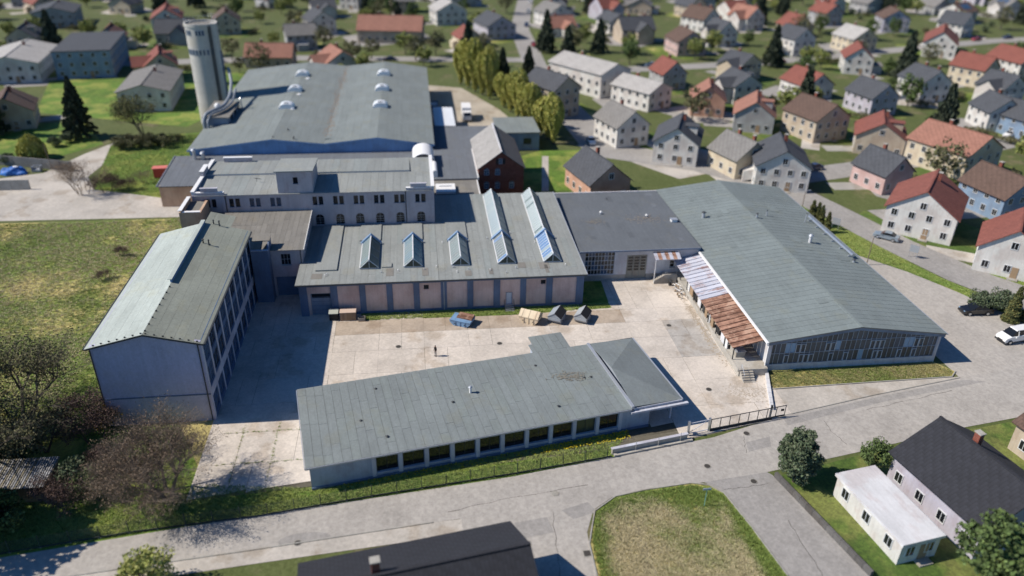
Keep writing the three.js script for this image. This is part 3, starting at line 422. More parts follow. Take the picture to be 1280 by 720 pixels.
  const s = thing('door_steps', 'steel grating steps below the pale door of the pink hall', 'steps', [13, .03, -101.4]); for (let k = 0; k < 4; k++) obj('tread', bx(-.7, .7, .5 - k * .15, .55 - k * .15, -.9 + k * .35, -.62 + k * .35), M.metal, s); for (const e of [-1, 1]) obj('stringer', [beam([e * .72, .5, -.9], [e * .72, 0, .45], .05, .12), bar([e * .72, .5, -.85], [e * .72, 1.45, -.85], .025), bar([e * .72, .05, .4], [e * .72, 1.0, .4], .025), bar([e * .72, 1.45, -.85], [e * .72, 1.0, .4], .025)], M.darkMetal, s);
}
console.log('pink done');
// ---------------------------------------------------------------- tall factory behind the pink hall
{
  const x0 = -36.7, x1 = 2.4, zf = -122, zb = -137.6, ev = 12;
  const t = thing('tall_factory', 'tall lilac plastered factory block with paired windows and stair tower', 'factory block', [-17, 0, -130], 0, undefined, true);
  const F = frameOf([x0, zf], [x1, zf]), holes = [], W = .72;
  for (const xs of [-34.75, -31.0, -27.75, -24.45, -17.65, -14.3, -10.95, -7.6, -4.25, -.75]) for (const d of [0, .98]) holes.push({ s: xs - x0 + d, y: 9.8, w: W, h: 1.5, k: xs < -24 ? (xs < -30 ? 0 : 1) : 0, pair: true });
  for (const xs of [-17.5, -14.15, -10.85, -7.5, -4.1, -.6]) holes.push({ s: xs - x0, y: 6.15, w: 1.45, h: 1.95, arch: true });
  facade(t, 'wall', M.lilac, F, [[0, 0], [x1 - x0, 0], [x1 - x0, ev], [0, ev]], holes, .4);
  for (const h of holes) win(t, F, h.s, h.y, h.w, h.h, { arch: h.arch, cols: 2, rows: 3, frame: h.arch ? M.zinc : M.darkMetal, glass: h.k ? M.glassBlue : M.glass, recess: .18, sill: true, fw: .05, sillMat: M.lilac });
  obj('wall', bx(x0, x0 + .4, 0, ev, zb, zf - .4), M.tan, t); obj('wall', bx(x1 - .4, x1, 0, ev, zb, zf - .4), M.lilac, t); obj('wall', bx(x0 + .4, x1 - .4, 0, ev, zb, zb + .4), M.lilac, t);
  // end pavilions stand a little proud
  for (const [a, b] of [[x0, -31.6], [-2.25, x1]]) obj('pavilion_strip', [bx(a, a + .5, 6.0, ev - .02, zf + .003, zf + .12), bx(b - .5, b, 6.0, ev - .02, zf + .003, zf + .12), bx(a + .5, b - .5, 11.55, ev - .02, zf + .003, zf + .12)], M.lilac, t);
  const zm = -130.2;
  obj('roof_deck', slab([[x0 + .3, ev - .1, zf - .3], [x1 - .3, ev - .1, zf - .3], [x1 - .3, ev - .1, zb + .3], [x0 + .3, ev - .1, zb + .3]], .3), M.deck, t);
  lay(t, 'felt_strip', [x0 + .45, ev + .02, zf + .32], [x1 - .45, ev + .02, zf + .32], [x1 - .45, ev + .28, zm], [x0 + .45, ev + .28, zm], 30, M.felt, { len: 20, seed: 12, gap: .02 });
  lay(t, 'felt_strip', [x0 + .45, ev + .55, zm - .02], [x1 - 4, ev + .55, zm - .02], [x1 - 4, ev + .3, zb], [x0 + .45, ev + .3, zb], 28, M.felt, { len: 20, seed: 13, gap: .02 });
  obj('roof_step', bx(x0 + .45, x1 - 4, ev, ev + .53, zm - .3, zm - .02), M.zinc, t);
  lay(t, 'felt_strip', [x1 - 3.98, ev + .28, zm - .02], [x1 - .45, ev + .28, zm - .02], [x1 - .45, ev + .3, zb], [x1 - 3.98, ev + .3, zb], 4, M.felt, { len: 20, seed: 14 });
  obj('parapet', [bx(x1 - .42, x1 + .02, ev, ev + .62, zb, zf - .02)], M.bandWhite, t); obj('coping', bx(x1 - .5, x1 + .1, ev + .62, ev + .7, zb - .05, zf + .1), M.whiteTrim, t);
  obj('parapet', [bx(x0 - .02, x0 + .42, ev, ev + .62, zb, zf - .02)], M.bandWhite, t); obj('coping', bx(x0 - .1, x0 + .5, ev + .62, ev + .7, zb - .05, zf + .1), M.whiteTrim, t);
  for (const [a, b] of [[x0 + .5, -31.6], [-2.25, x1 - .5]]) { obj('parapet', bx(a, b, ev - .02, ev + .45, zf - .28, zf + .13), M.lilac, t); obj('coping', bx(a, b, ev + .45, ev + .52, zf - .34, zf + .19), M.whiteTrim, t); obj('attic_block', bx((a + b) / 2 - 1.3, (a + b) / 2 + 1.3, ev + .52, ev + 1.15, zf - .3, zf + .1), M.lilac, t); obj('coping', bx((a + b) / 2 - 1.4, (a + b) / 2 + 1.4, ev + 1.15, ev + 1.23, zf - .36, zf + .16), M.bandWhite, t); }
  obj('attic_block', bx(x0 - .02, x0 + .5, ev + .7, ev + 1.5, -132.5, -129), M.lilac, t); obj('coping', bx(x0 - .15, x0 + .6, ev + 1.5, ev + 1.58, -132.6, -128.9), M.whiteTrim, t);
  obj('attic_block', bx(x0 + 2.2, x0 + 7, ev + .3, ev + 1.1, zb + .1, zb + .6), M.lilac, t); obj('coping', bx(x0 + 2.1, x0 + 7.1, ev + 1.1, ev + 1.18, zb, zb + .7), M.whiteTrim, t);
  for (const x of [-2.35, -31.5]) obj('downpipe', bar([x, 6, zf + .1], [x, ev - .1, zf + .1], .06, 8), M.darkMetal, t);
  // stair tower on the roof
  const tf = frameOf([-23, zf + .02], [-17.4, zf + .02]);
  facade(t, 'tower_wall', M.lilac, tf, [[0, ev - .05], [5.6, ev - .05], [5.6, 15.7], [0, 15.7]], [{ s: 2.55, y: 13.6, w: .8, h: 1.15 }], .3);
  win(t, tf, 2.55, 13.6, .8, 1.15, { frame: M.darkMetal, recess: .16, sillMat: M.lilac });
  obj('tower_wall', prismX([[zf - .28, ev], [zf - .28, 15.7], [-129.8, 15.1], [-129.8, ev]].map(p => [p[0], p[1]]), -23, -22.7), M.lilac, t); obj('tower_wall', prismX([[zf - .28, ev], [zf - .28, 15.7], [-129.8, 15.1], [-129.8, ev]], -17.7, -17.4), M.lilac, t); obj('tower_wall', bx(-22.7, -17.7, ev, 15.1, -129.8, -129.5), M.lilac, t);
  obj('tower_roof', slab([[-23.3, 15.9, zf + .3], [-17.1, 15.9, zf + .3], [-17.1, 15.2, -130.1], [-23.3, 15.2, -130.1]], .18), M.felt[2], t);
  // side wing at the left, in front of the block
  obj('wing_wall', [bx(x0 - .6, x0 + 2.5, 0, 11.6, -116.4, -116.0), bx(x0 + 2.1, x0 + 2.5, 0, 11.3, zf + .15, -116.4)], M.tan, t); obj('wing_wall', bx(x0 - .6, x0 - .2, 0, 11.9, zf + .15, -116.4), M.tan, t);
  obj('wing_roof', slab([[x0 - .2, 11.1, -116.4], [x0 + 2.1, 11.1, -116.4], [x0 + 2.1, 11.1, zf + .15], [x0 - .2, 11.1, zf + .15]], .15), M.feltBrown[0], t); obj('coping', bx(x0 - .7, x0 - .1, 11.9, 11.98, zf + .2, -115.9), M.whiteTrim, t); obj('coping', bx(x0 - .1, x0 + 2.6, 11.6, 11.68, -116.5, -115.9), M.whiteTrim, t);
  const a = obj('roof_antenna', [bar([-27.2, ev + .3, -127], [-27.2, ev + 1, -127], .03), bar([-27.5, ev + .9, -127], [-26.4, ev + .8, -126.8], .05)], M.darkMetal, t);
}
// ---------------------------------------------------------------- annex between tall factory and left building
{
  const x0 = -34, x1 = -18.2, zf = -108.9, zb = -121.8, y0 = 8.05, y1 = 9.0;
  const t = thing('annex', 'two storey annex with weathered brownish roof wedged beside the tall factory', 'annex', [-23, 0, -115], 0, undefined, true);
  const F = frameOf([-25.1, zf], [x1, zf]);
  facade(t, 'wall', M.lilac, F, [[0, 0], [x1 + 25.1, 0], [x1 + 25.1, y0 - .1], [0, y0 - .1]], [{ s: 3.6, y: 5.4, w: 1.5, h: 1.9 }, { s: 2.5, y: .02, w: 3.5, h: 3.4 }], .35);
  win(t, F, 3.6, 5.4, 1.5, 1.9, { cols: 3, rows: 2, frame: M.zinc, recess: .15 });
  const g = obj('garage_door', bx(-22.57, -19.13, .03, 3.4, zf - .3, zf - .25), M.slate, t); for (let k = 1; k < 5; k++) obj('door_rib', bx(-22.55, -19.15, k * .68, k * .68 + .05, zf - .25, zf - .22), M.slate, g);
  obj('wall', prismX([[zf - .35, 0], [zf - .35, y0 - .1], [zb, y1 - .1], [zb, 0]], x1 - .35, x1), M.lilac, t);
  obj('downpipe', bar([x1 - .25, 5.8, zf + .08], [x1 - .25, y0 - .15, zf + .08], .06, 8), M.darkMetal, t);
  for (const z of [-111, -113.5, -116]) win(t, frameOf([x1, zf - .35], [x1, zb]), -z + zf - .35, 6.3, .9, 1.3, { cols: 1, rows: 2, recess: -.06, sill: false });
  lay(t, 'roof_sheet', [-25.2, y0 + .02, zf + .3], [x1 + .3, y0 + .02, zf + .3], [x1 + .3, y1 + .02, zb + .05], [-25.2, y1 + .02, zb + .05], 9, M.feltBrown, { len: 3.4, seed: 21, gap: .02, step: .012 });
  lay(t, 'roof_sheet', [x0, y0 + .62, -117], [-25.22, y0 + .62, -117], [-25.22, y1 + .02, zb + .05], [x0, y1 + .02, zb + .05], 10, M.feltBrown, { len: 3.4, seed: 22, gap: .02, step: .012 });
  lay(t, 'roof_sheet', [-31, y0 + .02, -109.2], [-25.22, y0 + .02, -109.2], [-25.22, y0 + .6, -116.98], [-31, y0 + .6, -116.98], 7, M.feltBrown, { len: 3.4, seed: 23, gap: .02, step: .012 });
  obj('roof_deck', slab([[x0, y0 - .05, zf - .1], [x1, y0 - .05, zf - .1], [x1, y1 - .05, zb], [x0, y1 - .05, zb]], .1), M.deck, t);
  obj('verge_board', beam([x1 + .34, y0 + .03, zf + .32], [x1 + .34, y1 + .03, zb + .1], .08, .16), M.whiteTrim, t);
  // stair box in the corner, open topped
  const s = thing('stair_box', 'narrow dark walled stair box with open top beside the left building', 'stair tower', [-24.2, 0, -108], 0, undefined, true);
  obj('wall', bx(-25.4, -22.9, 0, 8.8, -107.4, -107.1), M.slate, s); obj('wall', prismX([[-107.4, 0], [-107.4, 8.8], [-110.6, 9.9], [-110.6, 0]], -23.1, -22.9), M.slate, s); obj('floor', bx(-25.4, -23.1, 7.9, 8.0, -108.85, -107.4), M.feltBrown[1], s);
  obj('roof', slab([[-25.4, 9.55, -109.1], [-22.8, 9.55, -109.1], [-22.8, 10.0, -110.8], [-25.4, 10.0, -110.8]], .12), M.feltBrown[2], s); obj('coping', bx(-25.4, -22.85, 8.8, 8.88, -107.45, -107.02), M.bandWhite, s);
}
// ---------------------------------------------------------------- left building, three storeys
{
  const x0 = -37.9, x1 = -25.7, zf = -78.3, zb = -109.0, ev = 11.3, rg = 12.8, xm = -31.7;
  const t = thing('office_block', 'three storey block with pale green gable roof and blank lilac end wall', 'office block', [xm, 0, -93.6], 0, undefined, true);
  const oz = (zb - zf) / 9, F2 = frameOf([x1, zf], [x1, zb]), L = zf - zb, bay = L / 10, holes = [];
  obj('end_wall', prismZ([[x0, 0], [x1, 0], [x1, ev], [xm, rg - .15], [x0, ev]], zf - .35, zf), M.lbWall, t);
  obj('string_course', bx(x0 - .02, x1 + .02, 3.85, 4.0, zf + .003, zf + .06), M.slate, t);
  obj('downpipe', bar([x1 - .35, .1, zf + .1], [x1 - .35, ev - .2, zf + .1], .07, 8), M.darkMetal, t); obj('downpipe', bar([x0 + .05, .1, zf + .1], [x0 + .05, ev - .2, zf + .1], .07, 8), M.darkMetal, t);
  for (let k = 0; k < 10; k++) { const s = k * bay + .5, w = bay - .72; holes.push({ s, y: .7, w, h: 2.5 }, { s, y: 4.75, w, h: 2.4 }, { s, y: 7.95, w, h: 2.75 }); }
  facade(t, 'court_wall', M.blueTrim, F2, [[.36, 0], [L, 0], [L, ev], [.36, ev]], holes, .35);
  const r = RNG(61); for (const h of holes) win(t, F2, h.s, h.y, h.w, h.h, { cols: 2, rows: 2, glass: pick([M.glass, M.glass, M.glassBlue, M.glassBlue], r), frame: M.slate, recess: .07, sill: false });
  for (let k = 0; k <= 10; k++) { const z = Math.max(zb + .5, zf - k * bay), a = Math.min(zf, z + .2); obj('pilaster', bx(x1 + .003, x1 + .04, 4.5, ev - .1, a - .5, a), M.bandWhite, t); obj('pilaster', bx(x1 + .003, x1 + .04, 0, 3.35, a - .46, a - .03), M.bandWhite, t); }
  obj('band', bx(x1 + .003, x1 + .05, 3.35, 4.5, zb, zf), M.bandWhite, t);
  obj('wall', bx(x0, x0 + .35, 0, ev, zb, zf - .35), M.lbWall, t); obj('wall', prismZ([[x0 + .35, 0], [x1 - .35, 0], [x1 - .35, ev], [xm, rg - .15], [x0 + .35, ev]], zb, zb + .35), M.lbWall, t);
  const ye = ev - .12; obj('roof_deck', [slab([[x0 - .3, ye - .03, zf + .25], [xm, rg - .03, zf + .25], [xm, rg - .03, zb - .1], [x0 - .3, ye - .03, zb - .1]], .16), slab([[x1 + .3, ye - .03, zf + .25], [xm, rg - .03, zf + .25], [xm, rg - .03, zb - .1], [x1 + .3, ye - .03, zb - .1]], .16)], M.darkMetal, t);
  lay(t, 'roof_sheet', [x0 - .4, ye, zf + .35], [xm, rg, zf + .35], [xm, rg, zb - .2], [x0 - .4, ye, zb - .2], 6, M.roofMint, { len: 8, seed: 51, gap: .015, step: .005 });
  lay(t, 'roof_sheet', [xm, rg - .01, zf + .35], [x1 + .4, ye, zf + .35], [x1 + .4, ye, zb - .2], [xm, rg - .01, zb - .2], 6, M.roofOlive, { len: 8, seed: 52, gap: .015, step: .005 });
  lay(t, 'roof_sheet', [xm, rg - .01, zb - .2], [xm + 3.6, rg - .9, zb - .2], [xm + 3.6, rg - .9, zb - 4.2], [xm, rg - .01, zb - 4.2], 4, M.roofOlive, { len: 8, seed: 53, gap: .015 });
  obj('roof_upstand', bx(xm - .12, xm + .1, rg - .1, rg + .42, zb, -90.5), mat(lin(.13, .24, .42), { roughness: .6 }), t); obj('upstand_cap', bx(xm - .4, xm + .16, rg + .42, rg + .47, zb - .1, -90.4), M.roofMint[0], t);
  obj('barge_board', [beam([x0 - .4, ye - .08, zf + .38], [xm, rg - .08, zf + .38], .06, .2), beam([x1 + .4, ye - .08, zf + .38], [xm, rg - .08, zf + .38], .06, .2)], M.darkMetal, t);
  obj('gutter', beam([x0 - .5, ye - .06, zf + .3], [x0 - .5, ye - .06, zb], .16, .14), M.darkMetal, t); obj('gutter', beam([x1 + .5, ye - .06, zf + .3], [x1 + .5, ye - .06, zb], .16, .14), M.darkMetal, t);
  for (let k = 0; k < 8; k++) shared('snow_guard', snow(), M.darkMetal, t, xm + .15, rg + .0, zf - .4 - k * 1.5);
  for (let k = 0; k < 7; k++) { shared('snow_guard', snow(), M.darkMetal, t, x0 + .6 + k * .9, ye + (rg - ye) * (k * .9 + 1) / 6.6 + .02, zf + .1); shared('snow_guard', snow(), M.darkMetal, t, x1 - .3 - k * .9, ye + (rg - ye) * (k * .9 + .7) / 6.6 + .02, zf + .1); }
  for (const [px, py] of [[254, 303], [261, 304], [267, 279], [274, 280]]) { const [x, z] = P(px, py, 12.6); const v = obj('vent_pipe', cyl(.09, .09, .75, x, 12.3, z, 10), M.darkMetal, t); obj('cap', cyl(.17, .08, .12, x, 13.05, z, 10), M.darkMetal, v); }
}
function snow() { if (!wcache.has('sn')) wcache.set('sn', uvm(bx(-.1, .1, 0, .16, -.04, .04))); return wcache.get('sn'); }
console.log('left done');
// ---------------------------------------------------------------- flat hall behind, and the hall with the barrel skylights
{
  const t = thing('flat_hall', 'broad flat roofed hall with tan side wall behind the tall factory', 'hall', [-20, 0, -152], 0, undefined, true);
  obj('wall', bx(-50, -38, 0, 4.1, -147.3, -147), M.tan, t); obj('wall', bx(-50, -49.7, 0, 4.3, -161.4, -147.3), M.tan, t); obj('wall', bx(11.2, 11.5, 0, 5.4, -161.4, -144.1), M.plasterWhite, t); obj('wall', bx(2.6, 11.5, 0, 5.4, -144.1, -143.8), M.slate, t); obj('wall', bx(-38, -37.7, 0, 4.2, -147, -137.8), M.tan, t);
  lay(t, 'felt_strip', [-50.3, 4.25, -146.8], [-38, 4.25, -146.8], [-38, 5.4, -161.4], [-50.3, 5.4, -161.4], 9, M.m1Roof, { len: 8, seed: 71, gap: .02 });
  lay(t, 'felt_strip', [-38, 4.8, -137.8], [2.6, 4.8, -137.8], [2.6, 5.45, -161.4], [-38, 5.45, -161.4], 30, M.m1Roof, { len: 8, seed: 72, gap: .02 });
  lay(t, 'felt_strip', [2.62, 5.6, -143.7], [11.6, 5.6, -143.7], [11.6, 5.75, -161.4], [2.62, 5.75, -161.4], 7, M.m1Roof, { len: 8, seed: 73, gap: .02 });
  lay(t, 'felt_strip', [2.6, 5.2, -133.8], [11.3, 5.2, -133.8], [11.3, 5.3, -143.7], [2.6, 5.3, -143.7], 7, M.feltBrown, { len: 5, seed: 74, gap: .02 });
  obj('roof_deck', [slab([[-50.1, 4.2, -147], [-38, 4.2, -147], [-38, 5.3, -161.4], [-50.1, 5.3, -161.4]], .2), slab([[-38, 4.7, -137.8], [2.6, 4.7, -137.8], [2.6, 5.3, -161.4], [-38, 5.3, -161.4]], .2), slab([[2.6, 5.5, -143.9], [11.5, 5.5, -143.9], [11.5, 5.6, -161.4], [2.6, 5.6, -161.4]], .2), slab([[2.6, 5.1, -133.9], [11.2, 5.1, -133.9], [11.2, 5.2, -143.8], [2.6, 5.2, -143.8]], .2)], M.deck, t);
  obj('wall', bx(11.0, 11.2, 0, 5.2, -143.8, -133.9), M.plasterWhite, t);
  obj('edge_trim', [bx(11.55, 11.75, 5.3, 5.82, -161.4, -143.6), bx(11.25, 11.45, 4.9, 5.36, -143.6, -133.9)], M.whiteTrim, t); obj('edge_trim', beam([-50.35, 4.3, -146.8], [-50.35, 5.45, -161.4], .12, .2), M.zinc, t);
  for (const [px, py, h] of [[248, 193, 2.0], [259, 192, 1.3]]) { const x = P(px, py, 5.3)[0], z = -159.6; const v = obj('roof_ventilator', cyl(.35, .35, h, x, 5.2, z, 14), M.metal, t); obj('cap', [cyl(.6, .35, .35, x, 5.2 + h, z, 14)], M.zinc, v); }
  // white vaulted shelter with a duct
  const d = thing('white_vault', 'white barrel vaulted roof shelter with side duct behind the tall factory', 'roof shelter', [1, 5.3, -152], 0, undefined, true);
  { const arc = (R0, r0, y, x, n = 16) => { const o = []; for (let k = 0; k <= n; k++) { const a = Math.PI - k / n * Math.PI; o.push([x + R0 * Math.cos(a), y + r0 * Math.sin(a)]); } return o; };
    obj('vault', prismZ([...arc(2.2, 1.7, 6.8, 1.05), ...arc(2.1, 1.6, 6.8, 1.05).reverse()], -157.6, -150.6), M.whiteTrim, d); obj('rear_wall', prismZ([[-1.05, 5.3], [3.15, 5.3], ...arc(2.1, 1.6, 6.8, 1.05).reverse()], -157.5, -157.3), M.whiteTrim, d);
    for (const x of [-1.15, 3.05]) obj('side_wall', bx(x, x + .1, 5.3, 6.8, -157.6, -150.6), M.whiteTrim, d);
    obj('side_duct', prismZ([[2.5, 5.3], [3.7, 5.3], ...arc(.6, .5, 6.5, 3.1, 10).reverse()], -150.5, -144.8), M.whiteTrim, d); }
  const w = thing('white_roof_unit', 'low white flat box unit lying on the felt roof beside the tall factory', 'roof unit', [5.0, 5.3, -138.4]); obj('case', bx(-1.9, 1.8, .12, .6, -2.1, 2.1), M.whiteTrim, w); obj('feet', bx(-1.7, 1.6, 0, .12, -1.9, 1.9), M.dark, w); obj('lid_bar', bx(-1.2, 1.1, .6, .7, -.8, -.55), M.zinc, w);
}
{
  const x0 = -47.3, x1 = 3.2, zf = -161.6, zb = -232.8, ev = 7, rg = 8.7, xa = -30.4, xv = -19.6, xb = -8.5;
  const t = thing('double_gable_hall', 'huge double gabled hall with six white barrel skylights', 'hall', [-22, 0, -197], 0, undefined, true);
  const prof = [[x0, 0], [x1, 0], [x1, ev - .1], [xb, rg - .1], [xv, ev + .5], [xa, rg - .1], [x0, ev - .3]];
  const gb = mat(lin(.24, .42, .72), { map: T.plaster }); obj('gable_wall', prismZ(prof, zf - .3, zf), gb, t); obj('gable_wall', prismZ(prof, zb, zb + .3), M.blueGrey, t); obj('wall', bx(x0, x0 + .3, 0, ev - .3, zb + .3, zf - .3), M.concrete, t); obj('wall', bx(x1 - .3, x1, 0, ev - .2, zb + .3, zf - .3), M.blueGrey, t);
  const rows = [[x0 - .4, ev - .35, xa, rg, 9, 81], [xa, rg, xv, ev + .55, 6, 82], [xv, ev + .55, xb, rg, 6, 83], [xb, rg, x1 + .4, ev - .05, 7, 84]];
  for (const [a, ya, b, yb, n, sd] of rows) { lay(t, 'roof_sheet', [a, ya, zf + .35], [b, yb, zf + .35], [b, yb, zb - .3], [a, ya, zb - .3], n, M.backRoof, { len: 12, seed: sd, gap: .02, step: .004 }); obj('roof_deck', slab([[a, ya - .03, zf + .3], [b, yb - .03, zf + .3], [b, yb - .03, zb - .25], [a, ya - .03, zb - .25]], .16), M.deck, t); obj('fascia', beam([a, ya - .22, zf + .4], [b, yb - .22, zf + .4], .08, .3), gb, t); }
  const bar0 = new THREE.CylinderGeometry(1.3, 1.3, 3.4, 18, 1, false, 0, Math.PI); bar0.rotateZ(Math.PI / 2); bar0.rotateY(Math.PI / 2); bar0.scale(1.2, .75, .75); bar0.rotateY(0); uvm(bar0);
  const cur = uvm(bx(-1.75, 1.75, 0, .4, -1.4, 1.4)), flap = uvm(bx(-.5, .5, 0, .1, -.45, .45));
  for (const x of [xa, xb]) for (const z of [-217.6, -201.4, -185.8]) { const s = shared('barrel_skylight', cur, M.whiteTrim, t, x, rg - .15, z); const d = new THREE.Mesh(barrel(), mat(lin(.74, .76, .78), { roughness: .3 })); d.name = 'dome'; d.position.y = .4; s.add(d); const f = new THREE.Mesh(flap, M.darkMetal); f.name = 'vent_flap'; f.position.set(.0, 1.16, .5); s.add(f); for (const o of [d, f]) o.castShadow = o.receiveShadow = true; }
  for (const [px, py] of [[385, 100], [374, 120], [366, 138]]) { const [x, z] = P(px, py, 8.2); obj('exhaust_fan', [cyl(.35, .35, .5, x, 7.9, z, 12), cyl(.6, .5, .3, x, 8.4, z, 12)], M.whiteTrim, t); }
  for (const [px, py] of [[341, 173], [367, 173], [360, 163]]) { const [x, z] = P(px, py, 8.4); obj('vent_pipe', [cyl(.14, .14, .6, x, 8.1, z, 10), cyl(.24, .1, .15, x, 8.7, z, 10)], M.darkMetal, t); }
  { const [x, z] = P(413, 174, 7.4); obj('roof_hatch', bx(x - 1.1, x + 1.1, 7.1, 7.75, z - .8, z + .8), M.backRoof[0], t); }
}
function barrel() { if (!wcache.has('brl')) { const pts = [], s = new THREE.Shape(); s.moveTo(-1.6, 0); for (let k = 0; k <= 14; k++) { const a = Math.PI - k / 14 * Math.PI; s.lineTo(1.6 * Math.cos(a), .8 * Math.sin(a)); } const g = new THREE.ExtrudeGeometry(s, { depth: 2.6, bevelEnabled: true, bevelSize: .05, bevelThickness: .05, bevelSegments: 1 }); g.translate(0, 0, -1.3); wcache.set('brl', uvm(g)); } return wcache.get('brl'); }
// ---------------------------------------------------------------- silo with its duct house
{
  const cx = -51.6, cz = -204.2, R = 3.75, H = 24.3;
  const t = thing('silo', 'tall round concrete silo with rows of small windows below the rim', 'silo', [cx, 0, cz], 0, undefined, true);
  const ringM = variants(lin(.60, .585, .55), [1, .97, 1.02, .985], { map: T.felt });
  for (let k = 0; k < 9; k++) { const g = new THREE.CylinderGeometry(R, R, H / 9 - .03, 40, 1, true); g.translate(cx, k * H / 9 + H / 18, cz); obj('ring', g, ringM[k % 4], t); }
  obj('core', cyl(R - .04, R - .04, H - .05, cx, 0, cz, 40), M.concrete, t);
  obj('rim', [new THREE.CylinderGeometry(R + .18, R + .18, .7, 40, 1, true).translate(cx, H + .2, cz), new THREE.RingGeometry(R - .15, R + .18, 40).rotateX(-Math.PI / 2).translate(cx, H + .55, cz), new THREE.CylinderGeometry(R - .15, R - .15, .7, 40, 1, true).translate(cx, H + .2, cz)], ringM[0], t); obj('top_roof', cyl(R - .1, R - .1, .1, cx, H, cz, 32), M.feltBrown[0], t);
  function slot(a, y, w, h) { const o = shared('window', winGeo(w, h, 1, 1, false, .06).frame, M.zinc, t, cx + Math.sin(a) * (R + .1) - Math.cos(a) * w / 2, y, cz + Math.cos(a) * (R + .1) + Math.sin(a) * w / 2, a); const p = new THREE.Mesh(winGeo(w, h, 1, 1, false, .06).pane, M.glassBlue); p.name = 'pane'; o.add(p); }
  for (let k = 0; k < 8; k++) slot(-.98 + k * .235, 17.6, .55, 1.35);
  for (const a of [-.85, -.6, -.1, .1, .3]) slot(a, 22.2, .62, 1.3);
  const [sx, sz] = [cx + Math.sin(1.05) * R, cz + Math.cos(1.05) * R];
  obj('stair_shaft', bx(cx + 2.6, cx + 4.1, 0, H + .6, cz + .6, cz + 2.6), ringM[1], t); obj('conduit', [bar([cx + 2.35, 6, cz + 3.05], [cx + 2.35, H + .2, cz + 3.05], .14, 8), bar([cx + 2.75, 6, cz + 2.85], [cx + 2.75, H + .2, cz + 2.85], .14, 8)], M.darkMetal, t); obj('conduit', bar([cx + 4.25, 5, cz + 1.5], [cx + 4.25, H - 6, cz + 1.5], .2, 8), M.slate, t);
  obj('railing', [...Array(20).keys()].map(k => bar([cx + Math.cos(k * .314) * R, H + .5, cz + Math.sin(k * .314) * R], [cx + Math.cos(k * .314) * R, H + 1.4, cz + Math.sin(k * .314) * R], .025, 5)).concat([new THREE.TorusGeometry(R, .025, 5, 40).rotateX(Math.PI / 2).translate(cx, H + 1.4, cz)]), M.metal, t); obj('mast', [bar([cx + 3.2, H, cz + 1], [cx + 3.2, H + 3, cz + 1], .06), bar([cx + 2.2, H + 2.6, cz + 1], [cx + 5, H + 2.4, cz + 1], .04)], M.metal, t);
  const d = thing('duct_house', 'low roof cabin at the silo foot wrapped in bent silver ducts', 'roof cabin', [-45, 0, -184], 0, undefined, true);
  obj('cabin_wall', bx(-47.5, -42.3, 0, 8.75, -190.3, -177.5), M.blueGrey, d); obj('cabin_roof', slab([[-47.9, 9.05, -177.1], [-42, 8.85, -177.1], [-42, 8.85, -190.7], [-47.9, 9.05, -190.7]], .25), M.feltBrown[0], d);
  for (const z of [-180, -184, -188]) { const f = shared('window', winGeo(2.2, 1.0, 2, 1, false, .06).frame, M.darkMetal, d, -42.2, 7.5, z, Math.PI / 2); const p = new THREE.Mesh(winGeo(2.2, 1.0, 2, 1, false, .06).pane, M.glass); p.name = 'pane'; f.add(p); }
  const curve = (pts, r) => new THREE.TubeGeometry(new THREE.CatmullRomCurve3(pts.map(p => new THREE.Vector3(...p)), false, 'catmullrom', .35), 40, r, 10);
  obj('duct', curve([[-47.3, 6.4, -176.4], [-47.4, 8.2, -176.5], [-46.9, 9.6, -177.3], [-45.6, 9.9, -179.5], [-44.2, 9.9, -184], [-44.0, 10.6, -190], [-44.8, 12.0, -197], [-46.2, 14.0, -202.5]], .38), M.ductGrey, d); obj('duct', curve([[-46.4, 6.3, -176.2], [-46.5, 8.2, -176.3], [-45.8, 9.5, -178], [-44.0, 9.6, -181], [-43.1, 9.7, -187], [-43.3, 11.0, -194]], .26), M.ductGrey, d); obj('duct', curve([[-46.5, 6.5, -176.2], [-44.5, 6.9, -175.2], [-42.5, 7.1, -176.2], [-40.8, 7.3, -179]], .16), M.darkMetal, d);
  obj('dust_pot', new THREE.SphereGeometry(.7, 14, 10).translate(-45.9, 9.5, -184.5), M.whiteTrim, d); obj('chimney_cap', [bar([-41.4, 7.2, -189], [-41.4, 10, -189], .16, 8), cyl(.4, .1, .3, -41.4, 10, -189, 10)], M.metal, d);
}
